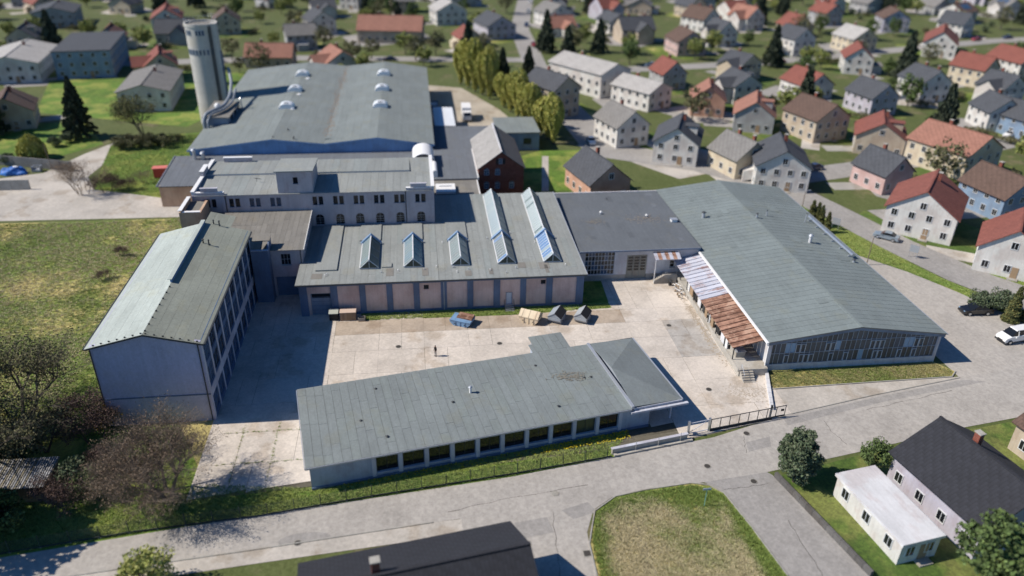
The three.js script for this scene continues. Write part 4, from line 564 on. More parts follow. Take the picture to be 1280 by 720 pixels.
// ---------------------------------------------------------------- brick house, low blue building, sheds
{
  const x0 = 11.9, x1 = 21.0, zf = -146, zb = -164.4, ev = 7, rg = 10.3, xm = 16.4;
  const t = thing('brick_house', 'dark red brick house with steep pale grey gable roof', 'brick house', [xm, 0, -155], 0, undefined, true);
  const F = frameOf([x0, zf], [x1, zf]); const holes = [{ s: 1.1, y: 5.3, w: 1.0, h: 1.5, arch: true }, { s: 3.3, y: 5.3, w: 1.0, h: 1.5, arch: true }, { s: 1.1, y: 2.4, w: 1.0, h: 1.6, arch: true }, { s: 3.3, y: 2.4, w: 1.0, h: 1.6, arch: true }, { s: 6.2, y: 2.4, w: 1.0, h: 1.6, arch: true }, { s: 4.0, y: 7.6, w: .75, h: 1.2 }];
  facade(t, 'gable_wall', M.brick, F, [[0, 0], [x1 - x0, 0], [x1 - x0, ev], [xm - x0, rg - .1], [0, ev]], holes, .4);
  for (const h of holes) win(t, F, h.s, h.y, h.w, h.h, { arch: h.arch, cols: 2, rows: 2, frame: M.whiteTrim, glass: M.glassBlue, recess: .14, sillMat: M.brick });
  for (const s of [3.45, 4.83]) obj('shutter', bx(x0 + s, x0 + s + .5, 7.6, 8.8, zf + .003, zf + .05), M.dark, t);
  obj('wall', bx(x0, x0 + .4, 0, ev, zb, zf - .4), M.brick, t); obj('wall', bx(x1 - .4, x1, 0, ev, zb, zf - .4), M.brick, t); obj('gable_wall', prismZ([[x0 + .4, 0], [x1 - .4, 0], [x1 - .4, ev], [xm, rg - .1], [x0 + .4, ev]], zb, zb + .4), M.brick, t);
  for (let k = 0; k < 4; k++) win(t, frameOf([x1, zf], [x1, zb]), 2 + k * 4.2, 4.2, 1, 1.6, { cols: 2, rows: 2, frame: M.whiteTrim, recess: -.06, sill: false });
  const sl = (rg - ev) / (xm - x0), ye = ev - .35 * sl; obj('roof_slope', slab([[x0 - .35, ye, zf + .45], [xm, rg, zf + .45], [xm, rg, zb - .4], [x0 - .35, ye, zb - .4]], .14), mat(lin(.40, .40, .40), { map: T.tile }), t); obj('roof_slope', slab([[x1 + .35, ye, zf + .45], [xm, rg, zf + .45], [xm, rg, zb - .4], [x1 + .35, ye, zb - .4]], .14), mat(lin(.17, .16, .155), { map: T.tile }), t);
  obj('ridge_cap', beam([xm, rg + .04, zf + .5], [xm, rg + .04, zb - .45], .3, .08), M.plasterWhite, t);
  const b = thing('low_blue_building', 'low flat roofed blue grey building behind the brick house', 'low building', [24, 0, -182], 0, undefined, true);
  const Fb = frameOf([19, -176.5], [28.9, -176.5]); facade(b, 'wall', M.blueGrey, Fb, [[0, 0], [9.9, 0], [9.9, 4.3], [0, 4.3]], [{ s: 6.1, y: 1.5, w: 1.9, h: 1.5 }], .3); win(b, Fb, 6.1, 1.5, 1.9, 1.5, { cols: 4, rows: 3, frame: M.darkMetal });
  obj('wall', bx(28.6, 28.9, 0, 4.3, -188.5, -176.8), M.blueGrey, b); obj('wall', bx(19, 19.3, 0, 4.3, -188.5, -176.8), M.blueGrey, b); obj('wall', bx(19.3, 28.6, 0, 4.3, -188.5, -188.2), M.blueGrey, b);
  lay(b, 'felt_strip', [18.8, 4.5, -176.2], [29.1, 4.5, -176.2], [29.1, 4.55, -188.8], [18.8, 4.55, -188.8], 8, M.backRoof, { len: 9, seed: 91 }); obj('roof_deck', bx(18.8, 29.1, 4.28, 4.44, -188.8, -176.2), M.deck, b);
  const c = thing('low_annex', 'plain low flat roofed annex between brick house and double gabled hall', 'annex', [12, 0, -175], 0, undefined, true);
  obj('wall', [bx(3.6, 18.7, 0, 3.7, -183.6, -166)], M.blueGrey, c); lay(c, 'felt_strip', [3.4, 3.95, -165.8], [18.8, 3.95, -165.8], [18.8, 3.95, -183.8], [3.4, 3.95, -183.8], 11, M.m1Roof, { len: 9, seed: 92 });
  obj('roof_deck', bx(3.45, 18.75, 3.7, 3.9, -183.75, -165.85), M.deck, c);
  const s = thing('white_shed', 'long shed with bright white sheet roof beside the double gabled hall', 'shed', [6.8, 0, -193], 0, undefined, true);
  obj('wall', bx(4.5, 9.1, 0, 3.7, -200.6, -184.8), M.blueGrey, s); const wr = variants(lin(.72, .76, .82), [1, .96], { roughness: .6 }); lay(s, 'roof_sheet', [4.3, 4.0, -184.5], [9.4, 3.85, -184.5], [9.4, 3.85, -201], [4.3, 4.0, -201], 5, wr, { len: 20, seed: 93 });
  const s2 = thing('skip', 'small dark open skip with pale rubbish beside the hall wall', 'skip', [5, 0, -214]); obj('tub', [bx(-1, 1, 0, .12, -2, 2), bx(-1.1, -1, 0, 1.5, -2, 2), bx(1, 1.1, 0, 1.5, -2, 2), bx(-1.1, 1.1, 0, 1.5, -2.1, -2), bx(-1.1, 1.1, 0, 1.5, 2, 2.1)], M.slate, s2); obj('rubbish', bx(-.9, .9, .1, 1.2, -1.9, 1.9), M.whiteTrim, s2);
  const tr = thing('box_truck', 'white box truck parked on the gravel behind the white shed', 'truck', [13.3, 0, -203.5]);
  obj('cargo_box', bx(-1.2, 1.2, .9, 3.4, -3.6, 1.6), M.whiteTrim, tr); obj('chassis', bx(-1, 1, .5, .88, -3.5, 3.2), M.dark, tr); const cb = obj('cab', [prismX([[1.7, .6], [3.5, .6], [3.5, 1.6], [3.1, 2.6], [1.7, 2.7]], -1.1, 1.1)], M.whiteTrim, tr); obj('windscreen', beam([0, 1.72, 3.49], [0, 2.5, 3.17], 1.9, .03), M.glass, cb);
  for (const [x, z] of [[-1, 2.6], [1, 2.6], [-1, -2.2], [1, -2.2]]) { const w = obj('wheel', new THREE.CylinderGeometry(.45, .45, .3, 16).rotateZ(Math.PI / 2).translate(x, .45, z), M.dark, tr); obj('rim', new THREE.CylinderGeometry(.25, .25, .32, 12).rotateZ(Math.PI / 2).translate(x, .45, z), M.metal, w); }
}
console.log('back done');
// ---------------------------------------------------------------- front office, turned 10 degrees
{
  const th = Math.atan2(6.75, 37.2);                                  // local x along the road, local -z to the back
  const t = thing('front_office', 'low office with sheeted grey roof and row of dark windows facing the road', 'office', [-12.9, 0, -65], th);
  const F = frameOf([0, 0], [40.2, 0]), H = 3.45, wins = []; const x0 = 7.1, n = 10, pitch = (36.6 - 7.1) / n;
  for (let k = 0; k < n; k++) wins.push({ s: x0 + k * pitch, y: .75, w: pitch - .55, h: 2.15 });
  facade(t, 'front_wall', M.officeWall, F, [[0, 0], [40.2, 0], [40.2, H - .15], [0, H - .15]], wins, .35);
  const r = RNG(15); for (const w of wins) win(t, F, w.s, w.y, w.w, w.h, { cols: 2, rows: 1, frame: M.darkMetal, glass: r() < .12 ? M.glassGreen : M.glass, recess: .2, sillMat: M.bandWhite, fw: .08 });
  for (let k = 0; k <= n; k++) obj('pier', bx(x0 + k * pitch - .5, x0 + k * pitch - .06, .3, H - .2, .003, .12), M.bandWhite, t);
  obj('plinth', bx(-.02, 40.2, 0, .3, .003, .14), M.slate, t); obj('lintel', bx(6.6, 37.0, 2.95, H - .16, .004, .07), M.officeWall, t);
  obj('side_wall', bx(0, .35, 0, H - .15, -13.7, -.35), M.officeWall, t); obj('rear_wall', bx(.35, 43.2, 0, H - .15, -13.7, -13.35), M.officeWall, t); obj('side_wall', bx(39.85, 40.2, 0, H - .15, -13.35, -.35), M.officeWall, t);
  obj('porch_back', bx(40.2, 43.6, 0, H - .15, -8.3, -8), M.officeWall, t); obj('porch_post', bx(43.4, 43.6, 0, H - .2, -.8, -.6), M.bandWhite, t);
  obj('roof_deck', bx(-.35, 37.6, H - .2, H - .04, -14, .35), M.deck, t);
  lay(t, 'roof_sheet', [-.4, H, .4], [37.55, H, .4], [37.55, H + .12, -14.05], [-.4, H + .12, -14.05], 38, M.officeRoof, { len: 5.5, seed: 101, gap: .025, step: .012 });
  obj('rear_bay_wall', bx(30.8, 35, 0, H - .1, -17.6, -13.7), M.officeWall, t); obj('roof_deck', bx(30.5, 35.2, H - .1, H + .06, -17.8, -14.06), M.deck, t);
  lay(t, 'roof_sheet', [30.45, H + .12, -14.08], [35.2, H + .12, -14.08], [35.2, H + .15, -17.85], [30.45, H + .15, -17.85], 5, M.officeRoof, { len: 5, seed: 102, gap: .035 }); obj('roof_sheet', bx(29.9, 30.44, H + .05, H + .13, -16, -14.06), M.officeRoof[1], t);
  obj('fascia', [bx(-.42, 37.5, H - .22, H - .02, .42, .5)], M.zinc, t); obj('fascia', bx(-.5, -.42, H - .22, H + .03, -14, .42), M.zinc, t);
  // hipped end over the porch
  const hx0 = 37.9, hx1 = 44.3, hz1 = .2, hz0 = -14.1, pk = [hx0 + .1, H + 1.0, -7.0];
  obj('hip_slope', slab([[hx0, H + .12, hz1], [hx1, H - .05, hz1], pk], .06), M.hipRoof[0], t); obj('hip_slope', slab([[hx1, H - .05, hz1], [hx1, H - .05, hz0], pk], .06), M.hipRoof[1], t); obj('hip_slope', slab([[hx1, H - .05, hz0], [hx0, H + .12, hz0], pk], .06), M.hipRoof[2], t);
  obj('upstand', [bx(37.56, 37.9, H - .1, H + .28, -14.1, .35)], M.zinc, t); obj('roof_edge', [bx(hx1, hx1 + .18, H - .3, H - .02, hz0, hz1)], M.zinc, t); obj('roof_edge', bx(hx0, hx1, H - .35, H - .07, hz1 + .002, hz1 + .1), M.bandWhite, t); obj('roof_edge', bx(hx0, hx1, H - .3, H - .02, hz0 - .1, hz0), M.darkMetal, t);
  obj('awning_beam', bx(37.4, 45.0, H - .62, H - .38, hz1 + .12, hz1 + .5), M.bandWhite, t); obj('soffit', bx(hx0, hx1 - .05, H - .5, H - .36, hz0 + .2, hz1), M.officeWall, t);
  for (const [px, py, h] of [[469.5, 486.5, .15], [484, 546, .15], [566, 503, .15], [451, 526, .1], [669, 457.5, .15], [730, 472.5, .12], [738.5, 471.5, .12], [698, 508, .15]]) { const [x, z] = P(px, py, 3.5), dx = x + 12.9, dz = z + 65, lx = dx * Math.cos(th) - dz * Math.sin(th), lz = dx * Math.sin(th) + dz * Math.cos(th); obj('roof_outlet', [cyl(.12, .12, h, lx, H, lz, 10), cyl(.2, .08, .08, lx, H + h, lz, 10)], M.darkMetal, t); }
  { const [x, z] = P(588, 491, 3.5), dx = x + 12.9, dz = z + 65, lx = dx * Math.cos(th) - dz * Math.sin(th), lz = dx * Math.sin(th) + dz * Math.cos(th); const v = obj('vent_pipe', cyl(.16, .16, .9, lx, H, lz, 12), M.whiteTrim, t); obj('cap', cyl(.26, .14, .15, lx, H + .9, lz, 12), M.zinc, v); }
}
console.log('office done');

// ---------------------------------------------------------------- trees and shrubs
const vcm = (o = {}) => new THREE.MeshStandardMaterial({ vertexColors: true, roughness: .95, side: THREE.DoubleSide, ...o });
const leafMat = vcm();
let leafShare = 1;   // far town plants are made of fewer, larger leaf clumps
function leaves(r, n, where, size, cols, { tall = 1, droop = 0 } = {}) {
  n = Math.round(n * leafShare); size /= Math.sqrt(leafShare) ** .8;
  const pos = [], col = [], u = new THREE.Vector3(), v = new THREE.Vector3(), w = new THREE.Vector3();
  for (let i = 0; i < n; i++) {
    const p = where(r, i); const s = size * rr(.6, 1.4, r); u.set(r() - .5, (r() - .5) * (1 - droop), r() - .5).normalize(); w.set(r() - .5, r() - .5 - droop * 2.5, r() - .5).normalize(); v.crossVectors(u, w).normalize().cross(u).normalize(); if (droop && v.y > 0) v.negate();
    const a = s * .5, b = s * .5 * tall, c = cols[Math.floor(r() * cols.length)], k = rr(.75, 1.25, r);
    const q = [[-a, -b * .2], [0, -b], [a, -b * .1], [0, b]].map(([x, y]) => [p[0] + u.x * x + v.x * y, p[1] + u.y * x + v.y * y, p[2] + u.z * x + v.z * y]);
    for (const j of [0, 1, 2, 0, 2, 3]) { pos.push(...q[j]); col.push(c[0] * k, c[1] * k, c[2] * k); }
  }
  const g = new THREE.BufferGeometry(); g.setAttribute('position', new THREE.Float32BufferAttribute(pos, 3)); g.computeVertexNormals(); g.setAttribute('color', new THREE.Float32BufferAttribute(col, 3)); uvm(g); return g;
}
function clumps(r, n, [rx, ry, rz], y, cr, taper = 0) { const c = []; while (c.length < n) { const a = [r() * 2 - 1, r() * 2 - 1, r() * 2 - 1], d = Math.hypot(...a); if (d > 1 || d < .35) continue; const k = 1 - taper * (a[1] + 1) / 2; c.push([a[0] * rx * k, y + a[1] * ry, a[2] * rz * k, cr * rr(.6, 1.3, r)]); } return (q, i) => { const m = c[i % n]; let a; do a = [q() * 2 - 1, q() * 2 - 1, q() * 2 - 1]; while (Math.hypot(...a) > 1); return [m[0] + a[0] * m[3], Math.max(.05, m[1] + a[1] * m[3] * .8), m[2] + a[2] * m[3]]; }; }
function seg(pos, a, b, r0, r1, n = 4) { const d = new THREE.Vector3(b[0] - a[0], b[1] - a[1], b[2] - a[2]).normalize(), e = Math.abs(d.y) < .9 ? new THREE.Vector3(0, 1, 0) : new THREE.Vector3(1, 0, 0), s = new THREE.Vector3().crossVectors(d, e).normalize(), t = new THREE.Vector3().crossVectors(d, s); const P0 = [], P1 = []; for (let k = 0; k < n; k++) { const c = Math.cos(k / n * 6.2832), f = Math.sin(k / n * 6.2832); P0.push([a[0] + (s.x * c + t.x * f) * r0, a[1] + (s.y * c + t.y * f) * r0, a[2] + (s.z * c + t.z * f) * r0]); P1.push([b[0] + (s.x * c + t.x * f) * r1, b[1] + (s.y * c + t.y * f) * r1, b[2] + (s.z * c + t.z * f) * r1]); } for (let k = 0; k < n; k++) { const m = (k + 1) % n; pos.push(...P0[k], ...P1[k], ...P0[m], ...P0[m], ...P1[k], ...P1[m]); } }
function branching(r, { h, r0, levels = 5, spread = .55, stems = 1, first = .3, kids = [3, 3, 3, 3, 3, 3], shrink = .72 }) {
  const low = [], high = [], tips = [];
  function grow(p, d, len, rad, lv) {
    const out = lv < 2 ? low : high, ns = lv < 3 ? 3 : 2; let q = p, dir = d.clone();
    for (let k = 0; k < ns; k++) { dir.add(new THREE.Vector3(r() - .5, (r() - .5) * .4 + .06, r() - .5).multiplyScalar(.28)).normalize(); const e = [q[0] + dir.x * len / ns, q[1] + dir.y * len / ns, q[2] + dir.z * len / ns]; seg(out, q, e, rad * (1 - .45 * k / ns), rad * (1 - .45 * (k + 1) / ns), lv < 2 ? 6 : 3); q = e;
      if (lv > 0 && lv < levels && k < ns - 1 && r() < .7) child(q, dir, len * shrink * .8, rad * .4, lv + 1, 1.1); }
    if (lv >= levels) { tips.push(q); return; }
    for (let k = 0; k < kids[lv]; k++) child(q, dir, len * shrink * rr(.75, 1.1, r), rad * .52, lv + 1, 1);
  }
  function child(q, dir, len, rad, lv, f) { const a = new THREE.Vector3(r() - .5, (r() - .5) * .5, r() - .5).normalize(); const d = dir.clone().multiplyScalar(1).addScaledVector(a, spread * f * rr(.7, 1.5, r)).normalize(); if (d.y < -.1) d.y *= -.5; grow(q, d, len, rad, lv); }
  for (let s = 0; s < stems; s++) { const a = r() * 6.28, t = stems > 1 ? rr(.2, .7, r) : .05; grow([Math.cos(a) * .1 * stems, 0, Math.sin(a) * .1 * stems], new THREE.Vector3(Math.cos(a) * t, 1, Math.sin(a) * t).normalize(), h * first, r0, 0); }
  return { low: fromTris(low), high: fromTris(high), tips };
}
const treeProto = new Map();
function plant(key, make, name, label, x, z, s = 1, turn = 0, group, cat = 'tree') {
  let p = treeProto.get(key);
  const o = thing(name, label, cat, [x, 0, z], turn, group); o.scale.setScalar(s);
  if (!p) { p = make(RNG(key.length * 131 + key.charCodeAt(0) * 7 + key.charCodeAt(key.length - 1))); treeProto.set(key, p); }
  for (const [n, g, m] of p) { const q = new THREE.Mesh(g, m); q.name = n; q.castShadow = q.receiveShadow = true; o.add(q); }
  return o;
}
const trunkGeo = (r, h, r0, limbs = 6, reach = 2) => { const p = []; let q = [0, 0, 0]; const n = 5; for (let k = 0; k < n; k++) { const e = [q[0] + (r() - .5) * .2, q[1] + h / n, q[2] + (r() - .5) * .2]; seg(p, q, e, r0 * (1 - .8 * k / n), r0 * (1 - .8 * (k + 1) / n), 7); if (k > 0) for (let j = 0; j < limbs / 3; j++) { const a = r() * 6.28; seg(p, e, [e[0] + Math.cos(a) * reach * rr(.5, 1, r), e[1] + rr(.3, 1.2, r), e[2] + Math.sin(a) * reach * rr(.5, 1, r)], r0 * .3, .02, 5); } q = e; } return fromTris(p); };
const G = { spring: [[.21, .25, .07], [.16, .20, .05], [.27, .27, .09]], willow: [[.44, .42, .10], [.36, .37, .09], [.28, .30, .07], [.48, .43, .13]], conifer: [[.035, .048, .03], [.045, .06, .036], [.06, .075, .045]], yew: [[.085, .12, .06], [.11, .15, .085], [.06, .085, .045], [.15, .175, .11]], olive: [[.12, .125, .055], [.09, .094, .045], [.16, .15, .08]], brown: [[.19, .138, .095], [.145, .105, .072], [.23, .17, .12]], thuja: [[.11, .125, .04], [.08, .1, .04], [.16, .15, .05]], gold: [[.45, .30, .03], [.35, .24, .03], [.2, .18, .03]], red: [[.10, .062, .056], [.075, .048, .044], [.125, .085, .066]], green: [[.08, .125, .035], [.11, .16, .05], [.06, .09, .03]] };
const K = {
  round: r => [['trunk', trunkGeo(r, 4, .22, 9, 2), M.bark], ['crown', leaves(r, 3200, clumps(r, 40, [2.9, 2.6, 2.9], 4.6, 1.1), .34, G.spring), leafMat]],
  dark: r => [['trunk', trunkGeo(r, 4, .24, 9, 2), M.bark], ['crown', leaves(r, 3200, clumps(r, 40, [2.8, 3.0, 2.8], 5, 1.1), .34, G.green), leafMat]],
  olive: r => [['trunk', trunkGeo(r, 5, .26, 9, 2.2), M.bark], ['crown', leaves(r, 3000, clumps(r, 46, [3.4, 3.2, 3.4], 5.6, 1.1), .3, G.olive), leafMat]],
  spruce: r => { const n = 19, where = q => { const L = Math.floor(Math.pow(q(), .75) * n), y0 = 13.2 - (L + .5) * 12.2 / n, arms = 6 + (L % 3), R0 = 4.3 * Math.pow((L + 1) / n, .8), k = Math.floor(q() * arms), h = Math.sin(L * 12.9 + k * 78.2) * 43758.5, j = h - Math.floor(h), R = R0 * (.6 + .4 * j), a = (k + j * .7) / arms * 6.283 + L * 1.7, t = Math.sqrt(q()), w = (q() - .5) * .9 * t * (1.2 - t) * R * .55; return [Math.cos(a) * R * t - Math.sin(a) * w, y0 + .5 - t * R * .3 + (q() - .6) * .35, Math.sin(a) * R * t + Math.cos(a) * w]; }; const p = []; seg(p, [0, 0, 0], [0, 13.4, 0], .26, .03, 7); return [['trunk', fromTris(p), M.bark], ['crown', leaves(r, 11000, where, .36, G.conifer, { tall: 1.7, droop: .5 }), leafMat]]; },
  thuja: r => { const where = q => { const t = Math.pow(q(), .7), y = 5.6 * (1 - t) + .1, R = 1.15 * Math.pow(t, .62) * (.9 + .2 * Math.sin(y * 5)), a = q() * 6.283, k = .65 + .35 * Math.sqrt(q()); return [Math.cos(a) * R * k, y, Math.sin(a) * R * k]; }; const p = []; seg(p, [0, 0, 0], [0, 5, 0], .12, .02, 6); return [['trunk', fromTris(p), M.bark], ['crown', leaves(r, 4200, where, .2, G.thuja, { tall: 2.2, droop: .2 }), leafMat]]; },
  yew: r => [['trunk', trunkGeo(r, 6, .22, 12, 2), M.bark], ['crown', leaves(r, 15000, (() => { const c = clumps(r, 90, [2.55, 3.5, 2.55], 4.2, .62, .35), d = clumps(r, 30, [1.9, 3.0, 1.9], 4.1, .9, .35); return (q, i) => i % 4 ? c(q, i >> 1) : d(q, i >> 2); })(), .2, G.yew, { tall: 1.4 }), leafMat]],
  willow: r => { const where = (q, i) => { const a = (i % 26) / 26 * 6.283 + .1 * Math.sin(i % 26 * 7), R = (1.2 + .9 * ((i % 26) * 37 % 10) / 10), t = q(), y = 1.2 + 13.2 * t; const rad = R * Math.sin(Math.PI * Math.min(.95, .12 + .85 * (1 - Math.pow(t, 1.6)))) * 1.15; return [Math.cos(a) * rad + (q() - .5) * .5, y, Math.sin(a) * rad + (q() - .5) * .5]; }; return [['trunk', trunkGeo(r, 12, .22, 6, 1.2), M.bark], ['crown', leaves(r, 7600, (q, i) => { const p = where(q, i), h = Math.sin((i % 26) * 91.7) * 43.7, j = h - Math.floor(h); return [p[0] * (.8 + .5 * j), p[1] * (.78 + .28 * j), p[2] * (.8 + .5 * j)]; }, .22, G.willow, { tall: 3.6, droop: .85 }), leafMat]]; },
  goldwillow: r => [['trunk', trunkGeo(r, 3, .2, 9, 1.5), M.bark], ['crown', leaves(r, 3800, (q, i) => { const a = q() * 6.283, k = Math.sqrt(q()), R = 3.2 * k; return [Math.cos(a) * R, Math.max(.3, 5.6 - R * R * .28 - q() * 3.4 * k), Math.sin(a) * R]; }, .26, G.willow, { tall: 3, droop: .8 }), leafMat]],
  bare: r => { const b = branching(r, { h: 13, r0: .2, levels: 6, first: .18, kids: [5, 4, 3, 3, 3, 3], spread: .6, shrink: .82, stems: 4 }); return [['trunk', b.low, M.barkPale], ['branches', b.high, M.barkPale], ['buds', leaves(r, 13000, q => { const t = b.tips[Math.floor(q() * b.tips.length)]; return [t[0] + (q() - .5) * .6, t[1] + (q() - .5) * .6, t[2] + (q() - .5) * .6]; }, .1, G.brown), leafMat]]; },
  bud: r => { const b = branching(r, { h: 12, r0: .22, levels: 5, first: .24, kids: [4, 3, 3, 3, 2], spread: .8, shrink: .74, stems: 2 }); return [['trunk', b.low, M.bark], ['branches', b.high, M.bark], ['buds', leaves(r, 6500, q => { const t = b.tips[Math.floor(q() * b.tips.length)]; return [t[0] + (q() - .5) * .8, t[1] + (q() - .5) * .8, t[2] + (q() - .5) * .8]; }, .14, G.olive), leafMat]]; },
  shrub: r => { const b = branching(r, { h: 6, r0: .05, levels: 4, first: .3, kids: [3, 3, 3, 2], spread: .5, shrink: .8, stems: 11 }); return [['stems', b.low, M.barkPale], ['branches', b.high, M.barkPale], ['buds', leaves(r, 2500, q => { const t = b.tips[Math.floor(q() * b.tips.length)]; return [t[0] + (q() - .5) * .5, t[1] + (q() - .5) * .5, t[2] + (q() - .5) * .5]; }, .1, G.brown), leafMat]]; },
  redshrub: r => { const b = branching(r, { h: 5, r0: .05, levels: 4, first: .3, kids: [3, 3, 3, 2], spread: .6, shrink: .8, stems: 9 }); return [['stems', b.low, M.bark], ['branches', b.high, M.bark], ['buds', leaves(r, 5000, q => { const t = b.tips[Math.floor(q() * b.tips.length)]; return [t[0] + (q() - .5) * .8, t[1] + (q() - .5) * .8, t[2] + (q() - .5) * .8]; }, .14, G.red), leafMat]]; },
  gold: r => [['stems', trunkGeo(r, 1.6, .06, 12, 1), M.bark], ['crown', leaves(r, 2600, clumps(r, 24, [1.3, .9, 1.3], 1.3, .5), .14, G.gold), leafMat]],
  bush: r => [['stems', trunkGeo(r, 1.6, .08, 12, 1), M.bark], ['crown', leaves(r, 4200, clumps(r, 36, [1.7, 1.2, 1.7], 1.5, .6), .17, G.yew), leafMat]],
  greenbush: r => [['stems', trunkGeo(r, 1.6, .08, 12, 1), M.bark], ['crown', leaves(r, 3600, clumps(r, 32, [1.6, 1.4, 1.6], 1.7, .6), .2, G.green), leafMat]],
  lightbush: r => [['stems', trunkGeo(r, 1.6, .08, 12, 1), M.bark], ['crown', leaves(r, 5200, clumps(r, 40, [1.7, 1.3, 1.7], 1.7, .55), .14, [[.33, .36, .10], [.26, .29, .08], [.40, .40, .14]]), leafMat]],
  hedge: r => [['stems', trunkGeo(r, 1.2, .06, 12, 1), M.bark], ['crown', leaves(r, 4200, clumps(r, 40, [3.6, .8, 1.6], 1.2, .7), .18, G.olive), leafMat]],
  multistem: r => { const b = branching(r, { h: 8.6, r0: .12, levels: 4, first: .34, kids: [4, 3, 3, 2], spread: .55, shrink: .74, stems: 5 }); return [['trunk', b.low, M.bark], ['branches', b.high, M.bark], ['leaves', leaves(r, 6000, q => { const t = b.tips[Math.floor(q() * b.tips.length)]; return [t[0] + (q() - .5) * 1, t[1] + (q() - .5) * 1, t[2] + (q() - .5) * 1]; }, .16, [[.13, .14, .05], [.10, .11, .04], [.16, .15, .07]]), leafMat]]; },
};
K.willow_b = K.willow; K.willow_cc = K.willow;
for (const k of ['round', 'dark', 'olive', 'spruce', 'hedge', 'bush']) for (const e of ['_far', '_far_b', '_far_cc']) K[k + e] = r => { leafShare = k === 'spruce' ? .16 : .3; const p = K[k](r); leafShare = 1; return p; };
function pl(key, name, label, px, py, s = 1, turn = 0, group, cat) { const [x, z] = P(px, py); return plant(key, K[key], name, label, x, z, s, turn, group, cat); }
pl('bare', 'bare_tree', 'bare brown tree in front of the blank end wall', 209, 619, 1.18, .6);
{ const t = plant('bud', K.bud, 'budding_tree', 'olive budding tree standing out in the field edge behind the shed', -48.2, -79.5, 1.35, 1.9); plant('bud', K.bud, 'budding_tree', 'olive budding tree standing closest behind the tin roofed shed', -48.5, -72.5, 1.25, .3); }
plant('bud', K.bud, 'budding_tree', 'thin budding tree between the tin roofed shed and the field', -43.5, -74.0, .7, 2.6);
plant('redshrub', K.redshrub, 'red_twig_shrub', 'red brown twiggy shrub behind the tin roofed shed', -38.6, -75.5, .95, 0, undefined, 'shrub');
plant('redshrub', K.redshrub, 'red_twig_shrub', 'red brown twiggy shrub beside the tin roofed shed', -35.6, -70.6, .7, 2, undefined, 'shrub');
plant('shrub', K.shrub, 'bare_shrub', 'bare grey shrub under the bare brown tree', -32.0, -67.5, .6, 0, undefined, 'shrub');
plant('shrub', K.shrub, 'bare_shrub', 'bare grey shrub between bare tree and green shrub', -35.0, -66.0, .5, 1, undefined, 'shrub');
for (const [k, n, l, x, z, sc] of [['shrub', 'bare_shrub', 'dense grey twiggy shrub left of the bare brown tree trunk', -31.4, -69.2, 1.0], ['shrub', 'bare_shrub', 'dense grey twiggy shrub at the foot of the blank end wall', -30.2, -73.2, .8], ['shrub', 'bare_shrub', 'grey twiggy shrub between fence and bare brown tree', -29.5, -64.2, .5], ['redshrub', 'red_twig_shrub', 'red brown twiggy shrub between budding tree and end wall', -41.2, -78.6, 1.05], ['redshrub', 'red_twig_shrub', 'red brown twiggy shrub by the fence in front of the shed', -38.8, -64.6, .8], ['greenbush', 'green_shrub', 'green leafy shrub by the fence in front of the shed', -42.5, -62.6, 1.3], ['bush', 'dark_shrub', 'dark evergreen shrub at the shed wall facing the bare tree', -37.6, -68.0, 1.2], ['bush', 'dark_shrub', 'dark evergreen shrub deep under the broad trees', -45.8, -72.6, 1.5]]) plant(k, K[k], n, l, x, z, sc, x, undefined, 'shrub');
pl('gold', 'forsythia', 'yellow flowering shrub by the corner of the blank end wall', 136, 533, 1.2, 0, undefined, 'shrub');
pl('greenbush', 'green_shrub', 'green leafy shrub between tin roofed shed and road', 118, 622, 1.1, 0, undefined, 'shrub');
pl('greenbush', 'green_shrub', 'green leafy shrub behind the tin roofed shed', 12, 570, 1.0, 2, undefined, 'shrub');
for (const [x, z, s, tu, l] of [[-52.0, -60.6, 1.8, 0, 'broad green tree beside the tin roofed shed toward the road'], [-53.5, -76.0, 1.7, 2, 'broad green tree beside the tin roofed shed toward the field']]) plant('dark', K.dark, 'broad_tree', l, x, z, s, tu);
for (const [x, z, s, l] of [[-52.5, -72.8, 1.15, 'dark spruce beside the tin roofed shed toward the field'], [-48.6, -63.2, 1.0, 'dark spruce beside the tin roofed shed toward the road'], [-57.5, -78.5, .95, 'dark spruce at the field edge behind the budding tree'], [-47.6, -61.2, 1.0, 'dark spruce by the fence in the garden corner'], [-62, -74, 1.1, 'dark spruce standing farthest from the shed']]) plant('spruce', K.spruce, 'spruce', l, x, z, s, x);
pl('spruce', 'spruce', 'tall dark spruce beside the driveway near the silo', 102, 172, 1.08, 1);
pl('multistem', 'multi_stem_tree', 'light green many stemmed tree on the lawn near the silo', 185, 173, 1.4, 0);
for (const [x, y, s, tu] of [[166, 185, 1.4, .2], [190, 184, 1.4, -.1], [208, 180, 1.1, .4]]) pl('hedge', 'olive_hedge', 'low olive hedge bush on the lawn below the many stemmed tree', x, y, s, tu, 'hedge bushes on the lawn', 'hedge');
for (const [x, y, s] of [[70, 183, .8], [84, 178, .8], [95, 174, .8], [12, 205, .8]]) pl('bush', 'dark_hedge', 'dark hedge bush along the driveway wall', x, y, s * 1.1, x, 'hedge bushes along the driveway', 'hedge');
pl('goldwillow', 'weeping_willow', 'yellow weeping willow behind the dark boundary wall', 42, 198, .95, 0);
pl('shrub', 'bare_shrub', 'large bare spreading bush at the edge of the concrete apron', 107, 241, 1.25, 0, undefined, 'shrub');
pl('shrub', 'bare_shrub', 'small bare bush beside the dark boundary wall', 86, 222, .7, 1, undefined, 'shrub');
pl('redshrub', 'red_twig_shrub', 'low red brown twiggy bush beside the large bare bush', 135, 240, .85, 0, undefined, 'shrub'); pl('redshrub', 'red_twig_shrub', 'low red brown twiggy bush at the lawn corner', 157, 238, .6, 3, undefined, 'shrub');
